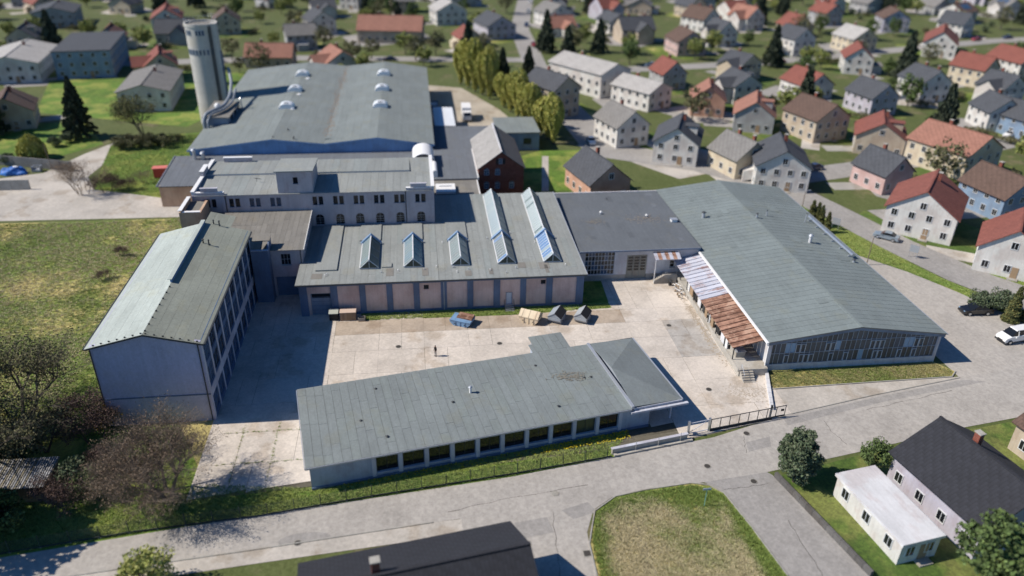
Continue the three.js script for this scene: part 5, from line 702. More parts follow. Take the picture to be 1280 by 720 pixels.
pl('shrub', 'bare_shrub', 'thin bare bush on the lawn near the red box', 180, 228, .5, 1, undefined, 'shrub');
for (const [x, y, s, l] of [[153, 319, .38, 'small round brown sapling in the dry field, nearer the tall factory'], [129, 349, .36, 'small round brown sapling in the dry field, nearer the blank block']]) pl('redshrub', 'sapling', l, x, y, s, x, undefined, 'sapling');
pl('yew', 'evergreen_tree', 'dense dark evergreen tree at the corner of lane and road', 992, 602, .98, 0);
plant('lightbush', K.lightbush, 'green_shrub', 'yellow green shrub on the pavement side below the long fence', ...P(190, 742), 1.5, 0, undefined, 'shrub');
for (const [x, y, s] of [[1012, 281, .9], [1019, 282, .85], [1024, 284, .8], [1032, 291, .75]]) pl('thuja', 'thuja', 'slim thuja in the clump behind the hall roof', x, y, s, x, 'thujas behind the hall');
for (const [x, y, s, l] of [[1262, 401, 1.0, 'cone shaped thuja beside the white van'], [1284, 402, .95, 'cone shaped thuja at the frame of the parking lot']]) pl('thuja', 'thuja', l, x, y, s * 1.05, x);
for (const [x, y, s, l] of [[1221, 386, 1.1, 'dark round bush behind the black car'], [1246, 388, 1.25, 'dark round bush between black car and thuja']]) pl('bush', 'round_bush', l, x, y, s, x, undefined, 'bush');
[[576, 106], [585, 110], [594, 115], [603, 119], [612, 124], [630, 134], [638, 140], [647, 146], [656, 154], [665, 160], [675, 167], [685, 174], [692, 180]].forEach(([x, y], i) => { const o = pl(['willow', 'willow_b', 'willow_cc'][i % 3], 'yellow_willow', 'tall yellow green willow in the row beside the gravel yard', x, y, 1, i * 1.7, 'willows beside the gravel yard'); o.scale.set(1.05 + (i % 3) * .12, (i > 4 ? .66 : .88) + (i * 7 % 5) * .05, 1.05 + (i % 2) * .15); });
pl('spruce', 'spruce', 'dark spruce in the gap of the yellow willow row', 628, 118, 1.0, 2); pl('spruce', 'spruce', 'dark spruce behind the yellow willows by the beige house', 660, 112, .95, 4);
console.log('trees done');

// ---------------------------------------------------------------- grass tufts (nobody could count them)
function inside(p, poly) { let c = false; for (let i = 0, j = poly.length - 1; i < poly.length; j = i++) { const [xi, zi] = poly[i], [xj, zj] = poly[j]; if ((zi > p[1]) !== (zj > p[1]) && p[0] < (xj - xi) * (p[1] - zi) / (zj - zi) + xi) c = !c; } return c; }
const tuftGeo = (() => { const pos = [], r = RNG(4); for (let k = 0; k < 9; k++) { const a = r() * 6.28, d = r() * .2, x = Math.cos(a) * d, z = Math.sin(a) * d, l = rr(.05, .13, r), w = .03, b = a + rr(-1, 1, r), bx_ = Math.cos(b) * l * .6, bz = Math.sin(b) * l * .6; pos.push(x - Math.sin(b) * w, 0, z + Math.cos(b) * w, x + Math.sin(b) * w, 0, z - Math.cos(b) * w, x + bx_, l, z + bz); } return fromTris(pos); })();
const tuftMat = mat(lin(1, 1, 1), { side: THREE.DoubleSide });
function tufts(name, label, poly, n, pal, seed, y = 0, sc = [.7, 1.5], mask, drift) {
  const r = RNG(seed), xs = poly.map(p => p[0]), zs = poly.map(p => p[1]), x0 = Math.min(...xs), x1 = Math.max(...xs), z0 = Math.min(...zs), z1 = Math.max(...zs);
  const o = new THREE.InstancedMesh(tuftGeo, tuftMat, n), m = new THREE.Matrix4(), q = new THREE.Quaternion(), e = new THREE.Euler(), c = new THREE.Color(); let k = 0, tries = 0;
  while (k < n && tries++ < n * 12) { const p = [rr(x0, x1, r), rr(z0, z1, r)]; if (!inside(p, poly)) continue; const v = nA[((Math.floor(p[1] * 14) % N1 + N1) % N1) * N1 + ((Math.floor(p[0] * 14) % N1 + N1) % N1)] * .6 + nB[((Math.floor(p[1] * 30) % N1 + N1) % N1) * N1 + ((Math.floor(p[0] * 30) % N1 + N1) % N1)] * .4; if (mask && !mask(p, v, r)) continue; e.set((r() - .5) * .4, r() * 6.28, (r() - .5) * .4); q.setFromEuler(e); const s = rr(sc[0], sc[1], r); m.compose(new THREE.Vector3(p[0], y, p[1]), q, new THREE.Vector3(s, s * rr(.6, 1.2, r), s)); o.setMatrixAt(k, m); const t = sm(.45, .6, v + (drift ? drift(p) : 0) + (r() - .5) * .12), f = rr(.75, 1.25, r); c.setRGB((pal[0][0] + (pal[1][0] - pal[0][0]) * t) * f, (pal[0][1] + (pal[1][1] - pal[0][1]) * t) * f, (pal[0][2] + (pal[1][2] - pal[0][2]) * t) * f); o.setColorAt(k, c); k++; }
  o.count = k; o.name = numbered(name); o.castShadow = o.receiveShadow = true; tag(o, label, 'grass', null, 'stuff'); scene.add(o);
}
const greens = [[.22, .33, .075], [.33, .39, .12]], dry = [[.19, .26, .06], [.52, .46, .29]];
tufts('grass', 'green grass with yellow flowers along the road fence', [[-44, -58.6], [-24, -61.1], [-6, -63.2], [9, -65], [21, -67.2], [24, -71.5], [-12.8, -65.2], [-24, -66.8], [-44, -66]], 14000, greens, 1);
sheet('dirt_track', [P(788, 652), P(797, 652), P(806, 675), P(826, 730), P(808, 730), P(797, 680)], .036, mat(lin(.22, .19, .165), { map: T.concrete }));
tufts('island_grass', 'dry and green grass on the kerbed island', [[15.8, -46], [15.9, -54.4], [16.6, -56.5], [17.4, -58.6], [19.8, -60.4], [23.6, -61.1], [28.8, -61.6], [31.6, -60], [32.7, -54.8], [34.2, -46]], 24000, dry, 2, .03, [.7, 1.6], null, p => { const e = Math.min(p[0] - 15.8, (33.2 - (p[1] + 54) * .0 - p[0]) * 1.3, (p[1] + 61.6 - Math.max(0, 20 - p[0]) * .6) * .75); return -.24 + sm(0, 3.6, e) * .235; });
tufts('grass', 'green grass bank below the glazed gable', [[45.3, -78.3], [70.9, -78.7], [72, -79.6], [70.4, -82.0], [46, -82.0]], 4500, [[.17, .21, .06], [.3, .27, .13]], 3, .02);
tufts('grass', 'green grass strip along the pink wall', [[-9.4, -102.2], [-9.2, -100.4], [13.2, -100.1], [28.7, -100.9], [28.5, -102.3]], 4500, greens, 4, .034);
tufts('field_grass', 'dry patchy grass of the field beside the pale green roof', [[-110, -140.5], [-46, -140.5], [-38.5, -125], [-38.3, -77], [-60, -72], [-85, -80]], 42000, dry, 5, 0, [.9, 1.9]);
tufts('lawn_grass', 'bright green lawn grass near the red box', [[-72, -186], [-64, -192], [-51, -195], [-51, -152], [-66, -157], [-69, -170]], 9000, greens, 6, .008, [.8, 1.6]);
tufts('strip_grass', 'green grass strip between parking lot and street', [[77.4, -138], [80.3, -128.4], [83.2, -118], [87.3, -105.2], [93.6, -94], [91.2, -92], [87.2, -101], [83, -108.5], [77.2, -116], [77.8, -128]], 6000, greens, 7, .02);
{ const o = new THREE.InstancedMesh(new THREE.SphereGeometry(.07, 6, 4).scale(1, .5, 1), mat(lin(.62, .48, .02)), 900), m = new THREE.Matrix4(), r = RNG(88); let k = 0; while (k < 900) { const x = rr(-10, 24, r), z = -64.2 - (x + 12.9) * .155 - rr(.1, 2.6, r) * (x > 6 ? 1 : .6), pr = x > 13 ? 1 : .25; if (r() > pr) continue; m.makeTranslation(x, rr(.08, .2, r), z); o.setMatrixAt(k++, m); } o.name = 'dandelions'; tag(o, 'yellow dandelions in the grass before the office windows', 'flowers', null, 'stuff'); o.castShadow = o.receiveShadow = true; scene.add(o); }

// ---------------------------------------------------------------- fence, gate, barrier, poles
{
  const line = [[-60, -56.9], [-42, -59.0], [-30.5, -60.6], [-18.2, -61.6], [-6, -63.4], [9, -65.3], [20.9, -67.1]];
  const f = thing('wire_fence', 'long wire mesh fence between road and office lawn', 'fence', [-18, 0, -62], 0, undefined, true);
  let carry = 0; const posts = []; for (let i = 0; i < line.length - 1; i++) { const [a, b] = [line[i], line[i + 1]], L = Math.hypot(b[0] - a[0], b[1] - a[1]); let s = carry; while (s < L) { posts.push([a[0] + (b[0] - a[0]) * s / L, a[1] + (b[1] - a[1]) * s / L]); s += 2.7; } carry = s - L; }
  const wm = mat(lin(.035, .05, .045), { roughness: .6 });
  posts.forEach((p, i) => { obj('post', bar([p[0], 0, p[1]], [p[0], 1.6, p[1]], .05, 6), wm, f); obj('foot', cyl(.14, .12, .07, p[0], 0, p[1], 8), M.kerb, f); const n = posts[i + 1]; if (!n) return; const gs = []; for (let k = 0; k < 9; k++) gs.push(beam([p[0], .12 + k * .165, p[1]], [n[0], .12 + k * .165, n[1]], .016, .016)); for (let k = 1; k < 16; k++) { const t = k / 16, x = p[0] + (n[0] - p[0]) * t, z = p[1] + (n[1] - p[1]) * t; gs.push(bx(x - .007, x + .007, .1, 1.46, z - .007, z + .007)); } obj('wire_mesh', gs, wm, f).userData.kind = 'stuff'; });
  obj('base_board', line.slice(0, -1).map((a, i) => beam([a[0], .06, a[1]], [line[i + 1][0], .06, line[i + 1][1]], .1, .16)), M.darkMetal, f);
  const w = thing('barrier_wall', 'low white topped concrete barrier beside the gate', 'barrier', [26, 0, -68.3], 0, undefined, true);
  obj('wall', beam([21.0, .42, -67.5], [30.6, .42, -69.3], .3, .84), M.concrete, w); obj('coping', beam([20.9, .87, -67.48], [30.7, .87, -69.32], .4, .06), M.bandWhite, w); obj('footing', beam([21.2, .12, -67.2], [31.2, .12, -69.05], .5, .24), M.concrete, w);
  for (let k = 0; k < 3; k++) { const t = .3 + k * .3; obj('post', bar([21 + 9.6 * t, 0, -67.15 - 1.8 * t], [21 + 9.6 * t, 1.5, -67.15 - 1.8 * t], .04, 6), M.metal, w); }
  const g = thing('sliding_gate', 'steel bar sliding gate across the yard entrance', 'gate', [37, 0, -71], 0, undefined, true);
  const A = [33.9, -70.5], B = [44.3, -72.35], lp = t => [A[0] + (B[0] - A[0]) * t, A[1] + (B[1] - A[1]) * t];
  obj('bottom_rail', beam([A[0], .25, A[1]], [B[0], .25, B[1]], .12, .16), M.darkMetal, g); obj('top_rail', beam([A[0], 1.75, A[1]], [B[0], 1.75, B[1]], .07, .08), M.darkMetal, g);
  for (let k = 0; k <= 8; k++) { const [x, z] = lp(k / 8 * .99 + .005); obj('upright', bx(x - .035, x + .035, .3, 1.72, z - .035, z + .035), M.darkMetal, g); }
  obj('gate_mesh', [...Array(90).keys()].map(k => { const [x, z] = lp(k / 90); return bx(x - .006, x + .006, .3, 1.72, z - .006, z + .006); }), M.zinc, g).userData.kind = 'stuff';
  obj('sign_plate', bx(43.6, 44.0, 1.0, 1.35, -72.22, -72.2), M.dark, g); obj('gate_post', bx(33.6, 33.85, 0, 2.0, -70.6, -70.35), M.metal, g); obj('gate_post', bx(42.2, 42.4, 0, 2.0, -72.3, -72.1), M.darkMetal, g); obj('ground_track', beam([A[0], .05, A[1] + .02], [42.5, .05, -72.05], .3, .06), M.darkMetal, g);
  const b = thing('tail_gate', 'short white braced gate tail beside the barrier', 'gate', [32.4, 0, -70.1], 0, undefined, true);
  obj('frame', [beam([30.9, .3, -69.9], [33.6, .3, -70.45], .08, .08), beam([30.9, 1.8, -69.9], [33.6, 1.8, -70.45], .08, .08), beam([30.95, .34, -69.92], [33.55, 1.76, -70.43], .06, .06)], M.bandWhite, b); obj('post', bx(30.8, 31.05, 0, 2.2, -70.0, -69.75), M.metal, b); obj('sign_plate', bx(31.1, 31.1 + .02, .6, 1.2, -70.4, -69.9), M.whiteTrim, b);
  const kw = thing('edge_wall', 'low pale edge wall from hall corner to the gate post', 'wall', [44.7, 0, -78], 0, undefined, true); for (let k = 0; k < 8; k++) { const q = t => [46.0 - 2.75 * t, -82.0 + 8.3 * t], a = q(k / 8 + .003), b = q((k + 1) / 8 - .003); obj('wall_block', beam([a[0], .2, a[1]], [b[0], .2, b[1]], .42, .4), M.plasterWhite, kw); }
  for (const [px, py, h, l] of [[1083, 331, 5.2, 'thin street lamp post on the grass behind the hall duct'], [66, 213, 6, 'wooden pole leaning beside the dark boundary wall'], [1002, 262, 4, 'short lamp post behind the far hall corner']]) { const [x, z] = P(px, py); const q = thing('lamp_post', l, 'lamp post', [x, 0, z]); obj('pole', cyl(.09, .06, h, 0, 0, 0, 10), M.barkPale, q); if (!l.includes('wooden')) { const a = obj('arm', bar([0, h, 0], [.7, h + .15, 0], .035, 6), M.zinc, q); obj('lamp_head', bx(.6, 1.1, h + .1, h + .2, -.12, .12), M.zinc, a); } else q.rotation.z = .08; }
  const s1 = thing('street_sign', 'green edged street sign post on the grass island', 'sign', [...P(880, 633), 0].slice(0, 0).concat([P(880, 633)[0], 0, P(880, 633)[1]])); obj('post', cyl(.035, .035, 2.6, 0, 0, 0, 8), mat(lin(.2, .42, .38)), s1); obj('plate', bx(-.45, .45, 2.35, 2.6, -.02, .02), M.bandWhite, s1);
  for (const [px, py, l] of [[1043, 287, 'pale notice board on posts by the thuja clump'], [1140, 322, 'faded notice board beside the street']]) { const [x, z] = P(px, py); const q = thing('notice_board', l, 'notice board', [x, 0, z], -.8); obj('post', cyl(.04, .04, 2.4, -.6, 0, 0, 8), M.zinc, q); obj('post', cyl(.04, .04, 2.4, .6, 0, 0, 8), M.zinc, q); obj('board', bx(-.75, .75, 1.1, 2.4, -.03, .03), M.zinc, q); }
}
// ---------------------------------------------------------------- skips in the court
{
  function hullSkip(name, label, px, py, turn, bodyM, lidM, { lid = true, L = 3.6, W = 2.4, H = 1.15 } = {}) {
    const [x, z] = P(px, py); const t = thing(name, label, 'skip', [x, .035, z], turn); t.scale.setScalar(.88);
    const body = new THREE.ExtrudeGeometry(new THREE.Shape([[-L / 2 + .6, 0], [L / 2 - .6, 0], [L / 2, H * .62], [L / 2, H], [-L / 2, H], [-L / 2, H * .62]].map(p => new THREE.Vector2(...p))), { depth: W - .1, bevelEnabled: true, bevelSize: .04, bevelThickness: .05, bevelSegments: 1 }); body.translate(0, 0, -W / 2 + .05); obj('tub', body, bodyM, t);
    obj('rim', [bx(-L / 2 - .06, L / 2 + .06, H - .02, H + .1, W / 2 - .02, W / 2 + .08), bx(-L / 2 - .06, L / 2 + .06, H - .02, H + .1, -W / 2 - .08, -W / 2 + .02)], bodyM, t);
    for (const s of [-1, 1]) for (const u of [-.8, .05, .9]) obj('rib', bx(u - .05, u + .05, .05, H - .03, s * (W / 2 + .005), s * (W / 2 + .09)), bodyM, t);
    for (const s of [-1, 1]) for (const u of [-.9, .9]) obj('lifting_lug', cyl(.07, .07, .16, 0, 0, 0, 8).rotateX(Math.PI / 2).translate(u, H * .55, s * (W / 2 + .1)), M.darkMetal, t);
    if (lid) { const h2 = .95; obj('gable_end', [prismX([[-W / 2, H + .1], [W / 2, H + .1], [0, H + h2]], -L / 2 + .05, -L / 2 + .1), prismX([[-W / 2, H + .1], [W / 2, H + .1], [0, H + h2]], L / 2 - .1, L / 2 - .05)], bodyM, t); obj('lid', slab([[-L / 2 - .05, H + .1, -W / 2 - .08], [L / 2 + .05, H + .1, -W / 2 - .08], [L / 2 + .05, H + h2, 0], [-L / 2 - .05, H + h2, 0]], .06), lidM[0], t); obj('lid', slab([[-L / 2 - .05, H + .1, W / 2 + .08], [L / 2 + .05, H + .1, W / 2 + .08], [L / 2 + .05, H + h2, .01], [-L / 2 - .05, H + h2, .01]], .06), lidM[1], t); if (lidM[0] === lidM[1]) for (const u of [-1.2, 0, 1.2]) obj('lid_strap', slab([[u - .04, H + .17, W / 2 + .1], [u + .04, H + .17, W / 2 + .1], [u + .04, H + h2 + .05, .02], [u - .04, H + h2 + .05, .02]], .04), bodyM, t); }
    else { obj('load', slab([[-.9, H + .36, -W / 2 - .1], [1.75, H + .42, -W / 2 - .02], [1.8, H + .3, .35], [-.95, H + .24, .3]], .28), lidM[0], t); }
    return t;
  }
  const blue = mat(lin(.20, .36, .58), { map: T.plaster, roughness: .6 }), cream = mat(lin(.78, .66, .48), { map: T.plaster, roughness: .7 }), gry = mat(lin(.34, .39, .45), { map: T.plaster, roughness: .55 }), gr2 = mat(lin(.40, .44, .48), { map: T.plaster, roughness: .55 });
  hullSkip('open_skip', 'light blue open skip loaded with rusty brown boards', 578, 404, -.45, blue, [M.rust[1]], { lid: false, H: .95 });
  hullSkip('lidded_skip', 'cream coloured lidded skip with gabled cover', 663, 401, -.5, cream, [cream, cream], { L: 3.4 });
  hullSkip('lidded_skip', 'blue grey lidded skip beside the cream one', 696, 400, Math.PI / 2 - .5, gry, [gry, M.dark], { L: 3.1, W: 2.3 });
  hullSkip('lidded_skip', 'grey lidded skip at the end of the row by the grass corner', 728, 400, Math.PI / 2 - .5, gr2, [gr2, M.dark], { L: 3.0, W: 2.2 });
  const bn = thing('waste_container', 'grey lidded waste container beside the cardboard crate', 'waste container', [-13.4, .035, -101.1]); obj('tub', [prismX([[-.5, .15], [.5, .15], [.6, 1.25], [-.6, 1.25]], -.65, .65)], M.dark, bn); obj('lid', slab([[-.7, 1.42, -.66], [.7, 1.42, -.66], [.7, 1.28, .66], [-.7, 1.28, .66]], .08), mat(lin(.4, .42, .38)), bn); for (const [a, b] of [[-.5, -.4], [.5, -.4], [-.5, .4], [.5, .4]]) obj('castor', cyl(.08, .08, .15, a, 0, b, 8), M.dark, bn);
  const cr = thing('timber_crate', 'brown boarded crate beside the grey waste container', 'crate', [-11.3, .035, -101.0]); for (let k = 0; k < 7; k++) obj('plank', bx(-1.15 + k * .33, -.85 + k * .33, .05, 1.35, .55, .6), pick([M.wood, mat(lin(.36, .26, .18)), mat(lin(.27, .19, .13))]), cr); obj('box', bx(-1.15, 1.14, 0, 1.34, -.6, .54), mat(lin(.34, .24, .17)), cr); obj('lid', bx(-1.2, 1.2, 1.35, 1.42, -.66, .64), mat(lin(.55, .43, .36)), cr);
  const pc = thing('pallet_box', 'small open mesh box on the ground beside the crate', 'pallet box', [-9.3, .035, -100.4]); obj('base', bx(-.5, .5, 0, .14, -.4, .4), M.wood, pc); for (const [a, b, c, d] of [[-.5, -.46, -.4, .4], [.46, .5, -.4, .4], [-.46, .46, -.4, -.36], [-.46, .46, .36, .4]]) obj('side', bx(a, b, .14, .55, c, d), M.concrete, pc);
}
// ---------------------------------------------------------------- left edge: walls, tarpaulin heap, red box, tin roofed shed
{
  const w = thing('concrete_wall', 'pale concrete wall panel ending on the apron before the blue tarpaulin', 'wall', [-86, 0, -158.3], 0, undefined, true); for (let k = 0; k < 5; k++) obj('wall_panel', bx(-96 + k * 3.45, -92.6 + k * 3.45, 0, 2.1, -158.5, -158.2), M.concrete, w);
  const w2 = thing('boundary_wall', 'dark concrete boundary wall behind the blue tarpaulin heap', 'wall', [-85, 0, -170], 0, undefined, true); for (let k = 0; k < 7; k++) { const a = [-98 + k * 3.4, -176 + k * 1.05], b = [a[0] + 3.35, a[1] + 1.03]; obj('wall_panel', beam([a[0], 1.1, a[1]], [b[0], 1.1, b[1]], .25, 2.2), mat(lin(.2, .2, .2), { map: T.concrete }), w2); }
  const [hx, hz] = P(22, 217); const tp = thing('tarpaulin_heap', 'bright blue tarpaulin thrown over a heap beside the wall', 'tarpaulin', [hx - .6, 0, hz]); tp.scale.setScalar(.72);
  { const g = new THREE.SphereGeometry(1, 36, 20, 0, 6.2832, 0, 1.65), p = g.attributes.position, r = RNG(6); for (let i = 0; i < p.count; i++) { const x = p.getX(i), y = p.getY(i), z = p.getZ(i), k = 1 + .13 * Math.sin(x * 6 + z * 4) + .09 * Math.sin(z * 9 - x * 3) + .06 * Math.sin(x * 17 + z * 13); p.setXYZ(i, x * 3.6 * k, Math.max(0, y * 1.9 * k), z * 2.0 * k); } g.computeVertexNormals(); obj('sheet', g, mat(lin(.015, .13, .46), { roughness: .6 }), tp); obj('white_sack', new THREE.SphereGeometry(.7, 12, 8).scale(1.3, .5, .8).translate(.6, 1.95, -.3), M.whiteTrim, tp); }
  const [bx0, bz0] = P(47, 214); const gb = thing('wire_container', 'small grey wire container at the foot of the boundary wall', 'container', [bx0, 0, bz0]); obj('tray', bx(-.9, .9, 0, .5, -.6, .6), M.zinc, gb); obj('cage', [bx(-.9, .9, 1.15, 1.25, -.6, -.5), bx(-.9, .9, 1.15, 1.25, .5, .6), bx(-.9, -.8, .5, 1.15, -.6, .6), bx(.8, .9, .5, 1.15, -.6, .6)], M.zinc, gb);
  const [rx, rz] = P(202, 221); const rb = thing('red_box', 'red steel container box standing on the lawn edge', 'container', [rx, 0, rz], .1); obj('case', bx(-1.3, 1.3, .2, 2.0, -.9, .9), mat(lin(.42, .06, .05), { roughness: .6 }), rb); obj('roof', slab([[-1.5, 2.15, -1.1], [1.5, 2.15, -1.1], [1.5, 2.25, 1.1], [-1.5, 2.25, 1.1]], .08), mat(lin(.62, .18, .15), { roughness: .6 }), rb); obj('skids', [bx(-1.2, -1, 0, .2, -.9, .9), bx(1, 1.2, 0, .2, -.9, .9)], M.dark, rb);
  const sh = thing('tin_shed', 'low garden shed with ribbed mossy tin roof under the trees', 'shed', [-43.2, 0, -67.8], 0, undefined, true); obj('wall', bx(-46.5, -40.2, 0, 2.2, -69.7, -66), M.wood, sh); const tm = [mat(lin(.42, .43, .46), { map: T.concrete, roughness: .7 }), mat(lin(.30, .27, .2), { map: T.concrete }), mat(lin(.36, .35, .33), { map: T.concrete })];
  for (let k = 0; k < 28; k++) { const a = -46.9 + k * .245; obj('roof_rib', slab([[a, 2.35, -65.6], [a + .15, 2.42, -65.6], [a + .15, 2.72, -70], [a, 2.65, -70]], .03), tm[k > 19 ? 0 : k % 3], sh); } obj('roof_deck', slab([[-46.9, 2.34, -65.6], [-40, 2.34, -65.6], [-40, 2.62, -70], [-46.9, 2.62, -70]], .05), tm[1], sh);
  const wl = thing('retaining_wall', 'dark retaining wall between lane and the evergreen garden', 'wall', [40, 0, -55], 0, undefined, true); for (let k = 0; k < 14; k++) { const a = [38.6 + k * .25, -62 + k * 1.03]; obj('wall_block', beam([a[0], .35, a[1]], [a[0] + .245, .35, a[1] + 1.0], .35, .7), pick([mat(lin(.12, .115, .11), { map: T.concrete }), mat(lin(.15, .145, .14), { map: T.concrete })]), wl); }
}
// ---------------------------------------------------------------- vehicles
function wheels(t, pts, R, w) { for (const [x, z] of pts) { const q = obj('wheel', new THREE.CylinderGeometry(R, R, w, 20).rotateX(Math.PI / 2).translate(x, R, z), M.dark, t); obj('rim', new THREE.CylinderGeometry(R * .62, R * .62, w + .02, 14).rotateX(Math.PI / 2).translate(x, R, z), M.metal, q); } }
function car(name, label, [x, z], turn, paint, van = false) {
  const t = thing(name, label, van ? 'van' : 'car', [x, .03, z], turn);
  const pm = phy(paint, { roughness: .35, clearcoat: .8, clearcoatRoughness: .08 }), W = van ? .88 : .86, L = 2.2;
  const low = van ? [[-2.15, .35], [-2.15, .75], [-2.0, .92], [-1.35, 1.1], [2.15, 1.12], [2.18, .35]] : [[-2.15, .32], [-2.18, .62], [-2.0, .78], [-1.1, .92], [1.5, .98], [2.1, .92], [2.18, .6], [2.15, .32]];
  const cab = van ? [[-1.35, 1.1], [-.55, 1.78], [-.3, 1.84], [2.0, 1.82], [2.15, 1.12]] : [[-1.1, .92], [-.35, 1.4], [.1, 1.46], [.85, 1.42], [1.6, .98]];
  const mk = (pts, w, b) => { const g = new THREE.ExtrudeGeometry(new THREE.Shape(pts.map(p => new THREE.Vector2(...p))), { depth: w * 2 - b * 2, bevelEnabled: true, bevelSize: b * .6, bevelThickness: b, bevelSegments: 3, steps: 6 }); g.translate(0, 0, -w + b); return g; };
  const bod = mk(low, W, .1); { const p = bod.attributes.position; for (let i = 0; i < p.count; i++) { const k = Math.abs(p.getX(i)) / 2.2; p.setZ(i, p.getZ(i) * (1 - .09 * k * k * k)); } bod.computeVertexNormals(); } const body = obj('body', bod, pm, t);
  const tap = (g, k) => { const p = g.attributes.position; for (let i = 0; i < p.count; i++) { const h = Math.max(0, p.getY(i) - .95); p.setZ(i, p.getZ(i) * (1 - k * h)); } g.computeVertexNormals(); return g; };
  const top = Math.max(...cab.map(p => p[1])); obj('cabin_glass', tap(mk(cab, W - .05, .05), .3), M.glass, t);
  const roof = cab.filter(p => p[1] > top - .12); const r0 = roof[0][0] - .02, r1 = roof[roof.length - 1][0] + .05; obj('roof', tap(mk([[r0, top - .07], [r0 + .1, top + .01], [r1 - .1, top + .005], [r1, top - .07]], W - .06, .06), .3), pm, t);
  const px = van ? [-.2, .75] : [.3]; for (const s of [-1, 1]) { for (const u of px) obj('pillar', beam([u, van ? 1.1 : .95, s * (W - .06)], [u - .02, top - .06, s * (W - .24)], .09, .06), pm, t); if (van) obj('side_panel', prismZ([[.8, 1.1], [2.14, 1.1], [2.02, 1.74], [.78, 1.76]], s > 0 ? W - .16 : -W + .1, s > 0 ? W - .1 : -W + .16), pm, t); obj('mirror', bx(-.78, -.64, 1.02, 1.16, s * (W + .02), s * (W + .16)), pm, t); obj('headlight', bx(-2.2, -2.08, .66, .78, s * (W - .36), s * (W - .14)), M.glassLight, t); obj('tail_light', bx(2.1, 2.22, .7, .88, s * (W - .3), s * (W - .12)), mat(lin(.4, .02, .02), { roughness: .3 }), t); }
  obj('bumper', bx(-2.27, -2.1, .3, .52, -W + .1, W - .1), van ? M.dark : pm, t); obj('bumper', bx(2.12, 2.27, .3, .52, -W + .1, W - .1), van ? M.dark : pm, t); obj('grille', bx(-2.24, -2.16, .54, .64, -.4, .4), M.dark, t);
  wheels(t, [[-1.35, W - .08], [-1.35, -W + .08], [1.35, W - .08], [1.35, -W + .08]], .33, .2);
  return t;
}
car('delivery_van', 'white delivery van parked in the lot beside the thujas', [85.9, -86.4], .16, lin(.82, .82, .82), true).scale.setScalar(1.12);
car('parked_car', 'black car parked before the round bushes', [85.4, -94.3], -.05, lin(.012, .012, .014)).scale.setScalar(1.08);
car('parked_car', 'dark car half hidden beside the long hall wall', [73.6, -95.2], 1.45, lin(.02, .02, .022));
car('moving_car', 'grey blue car driving along the street behind the hall', [86.3, -121.6], -.75, lin(.22, .27, .32));
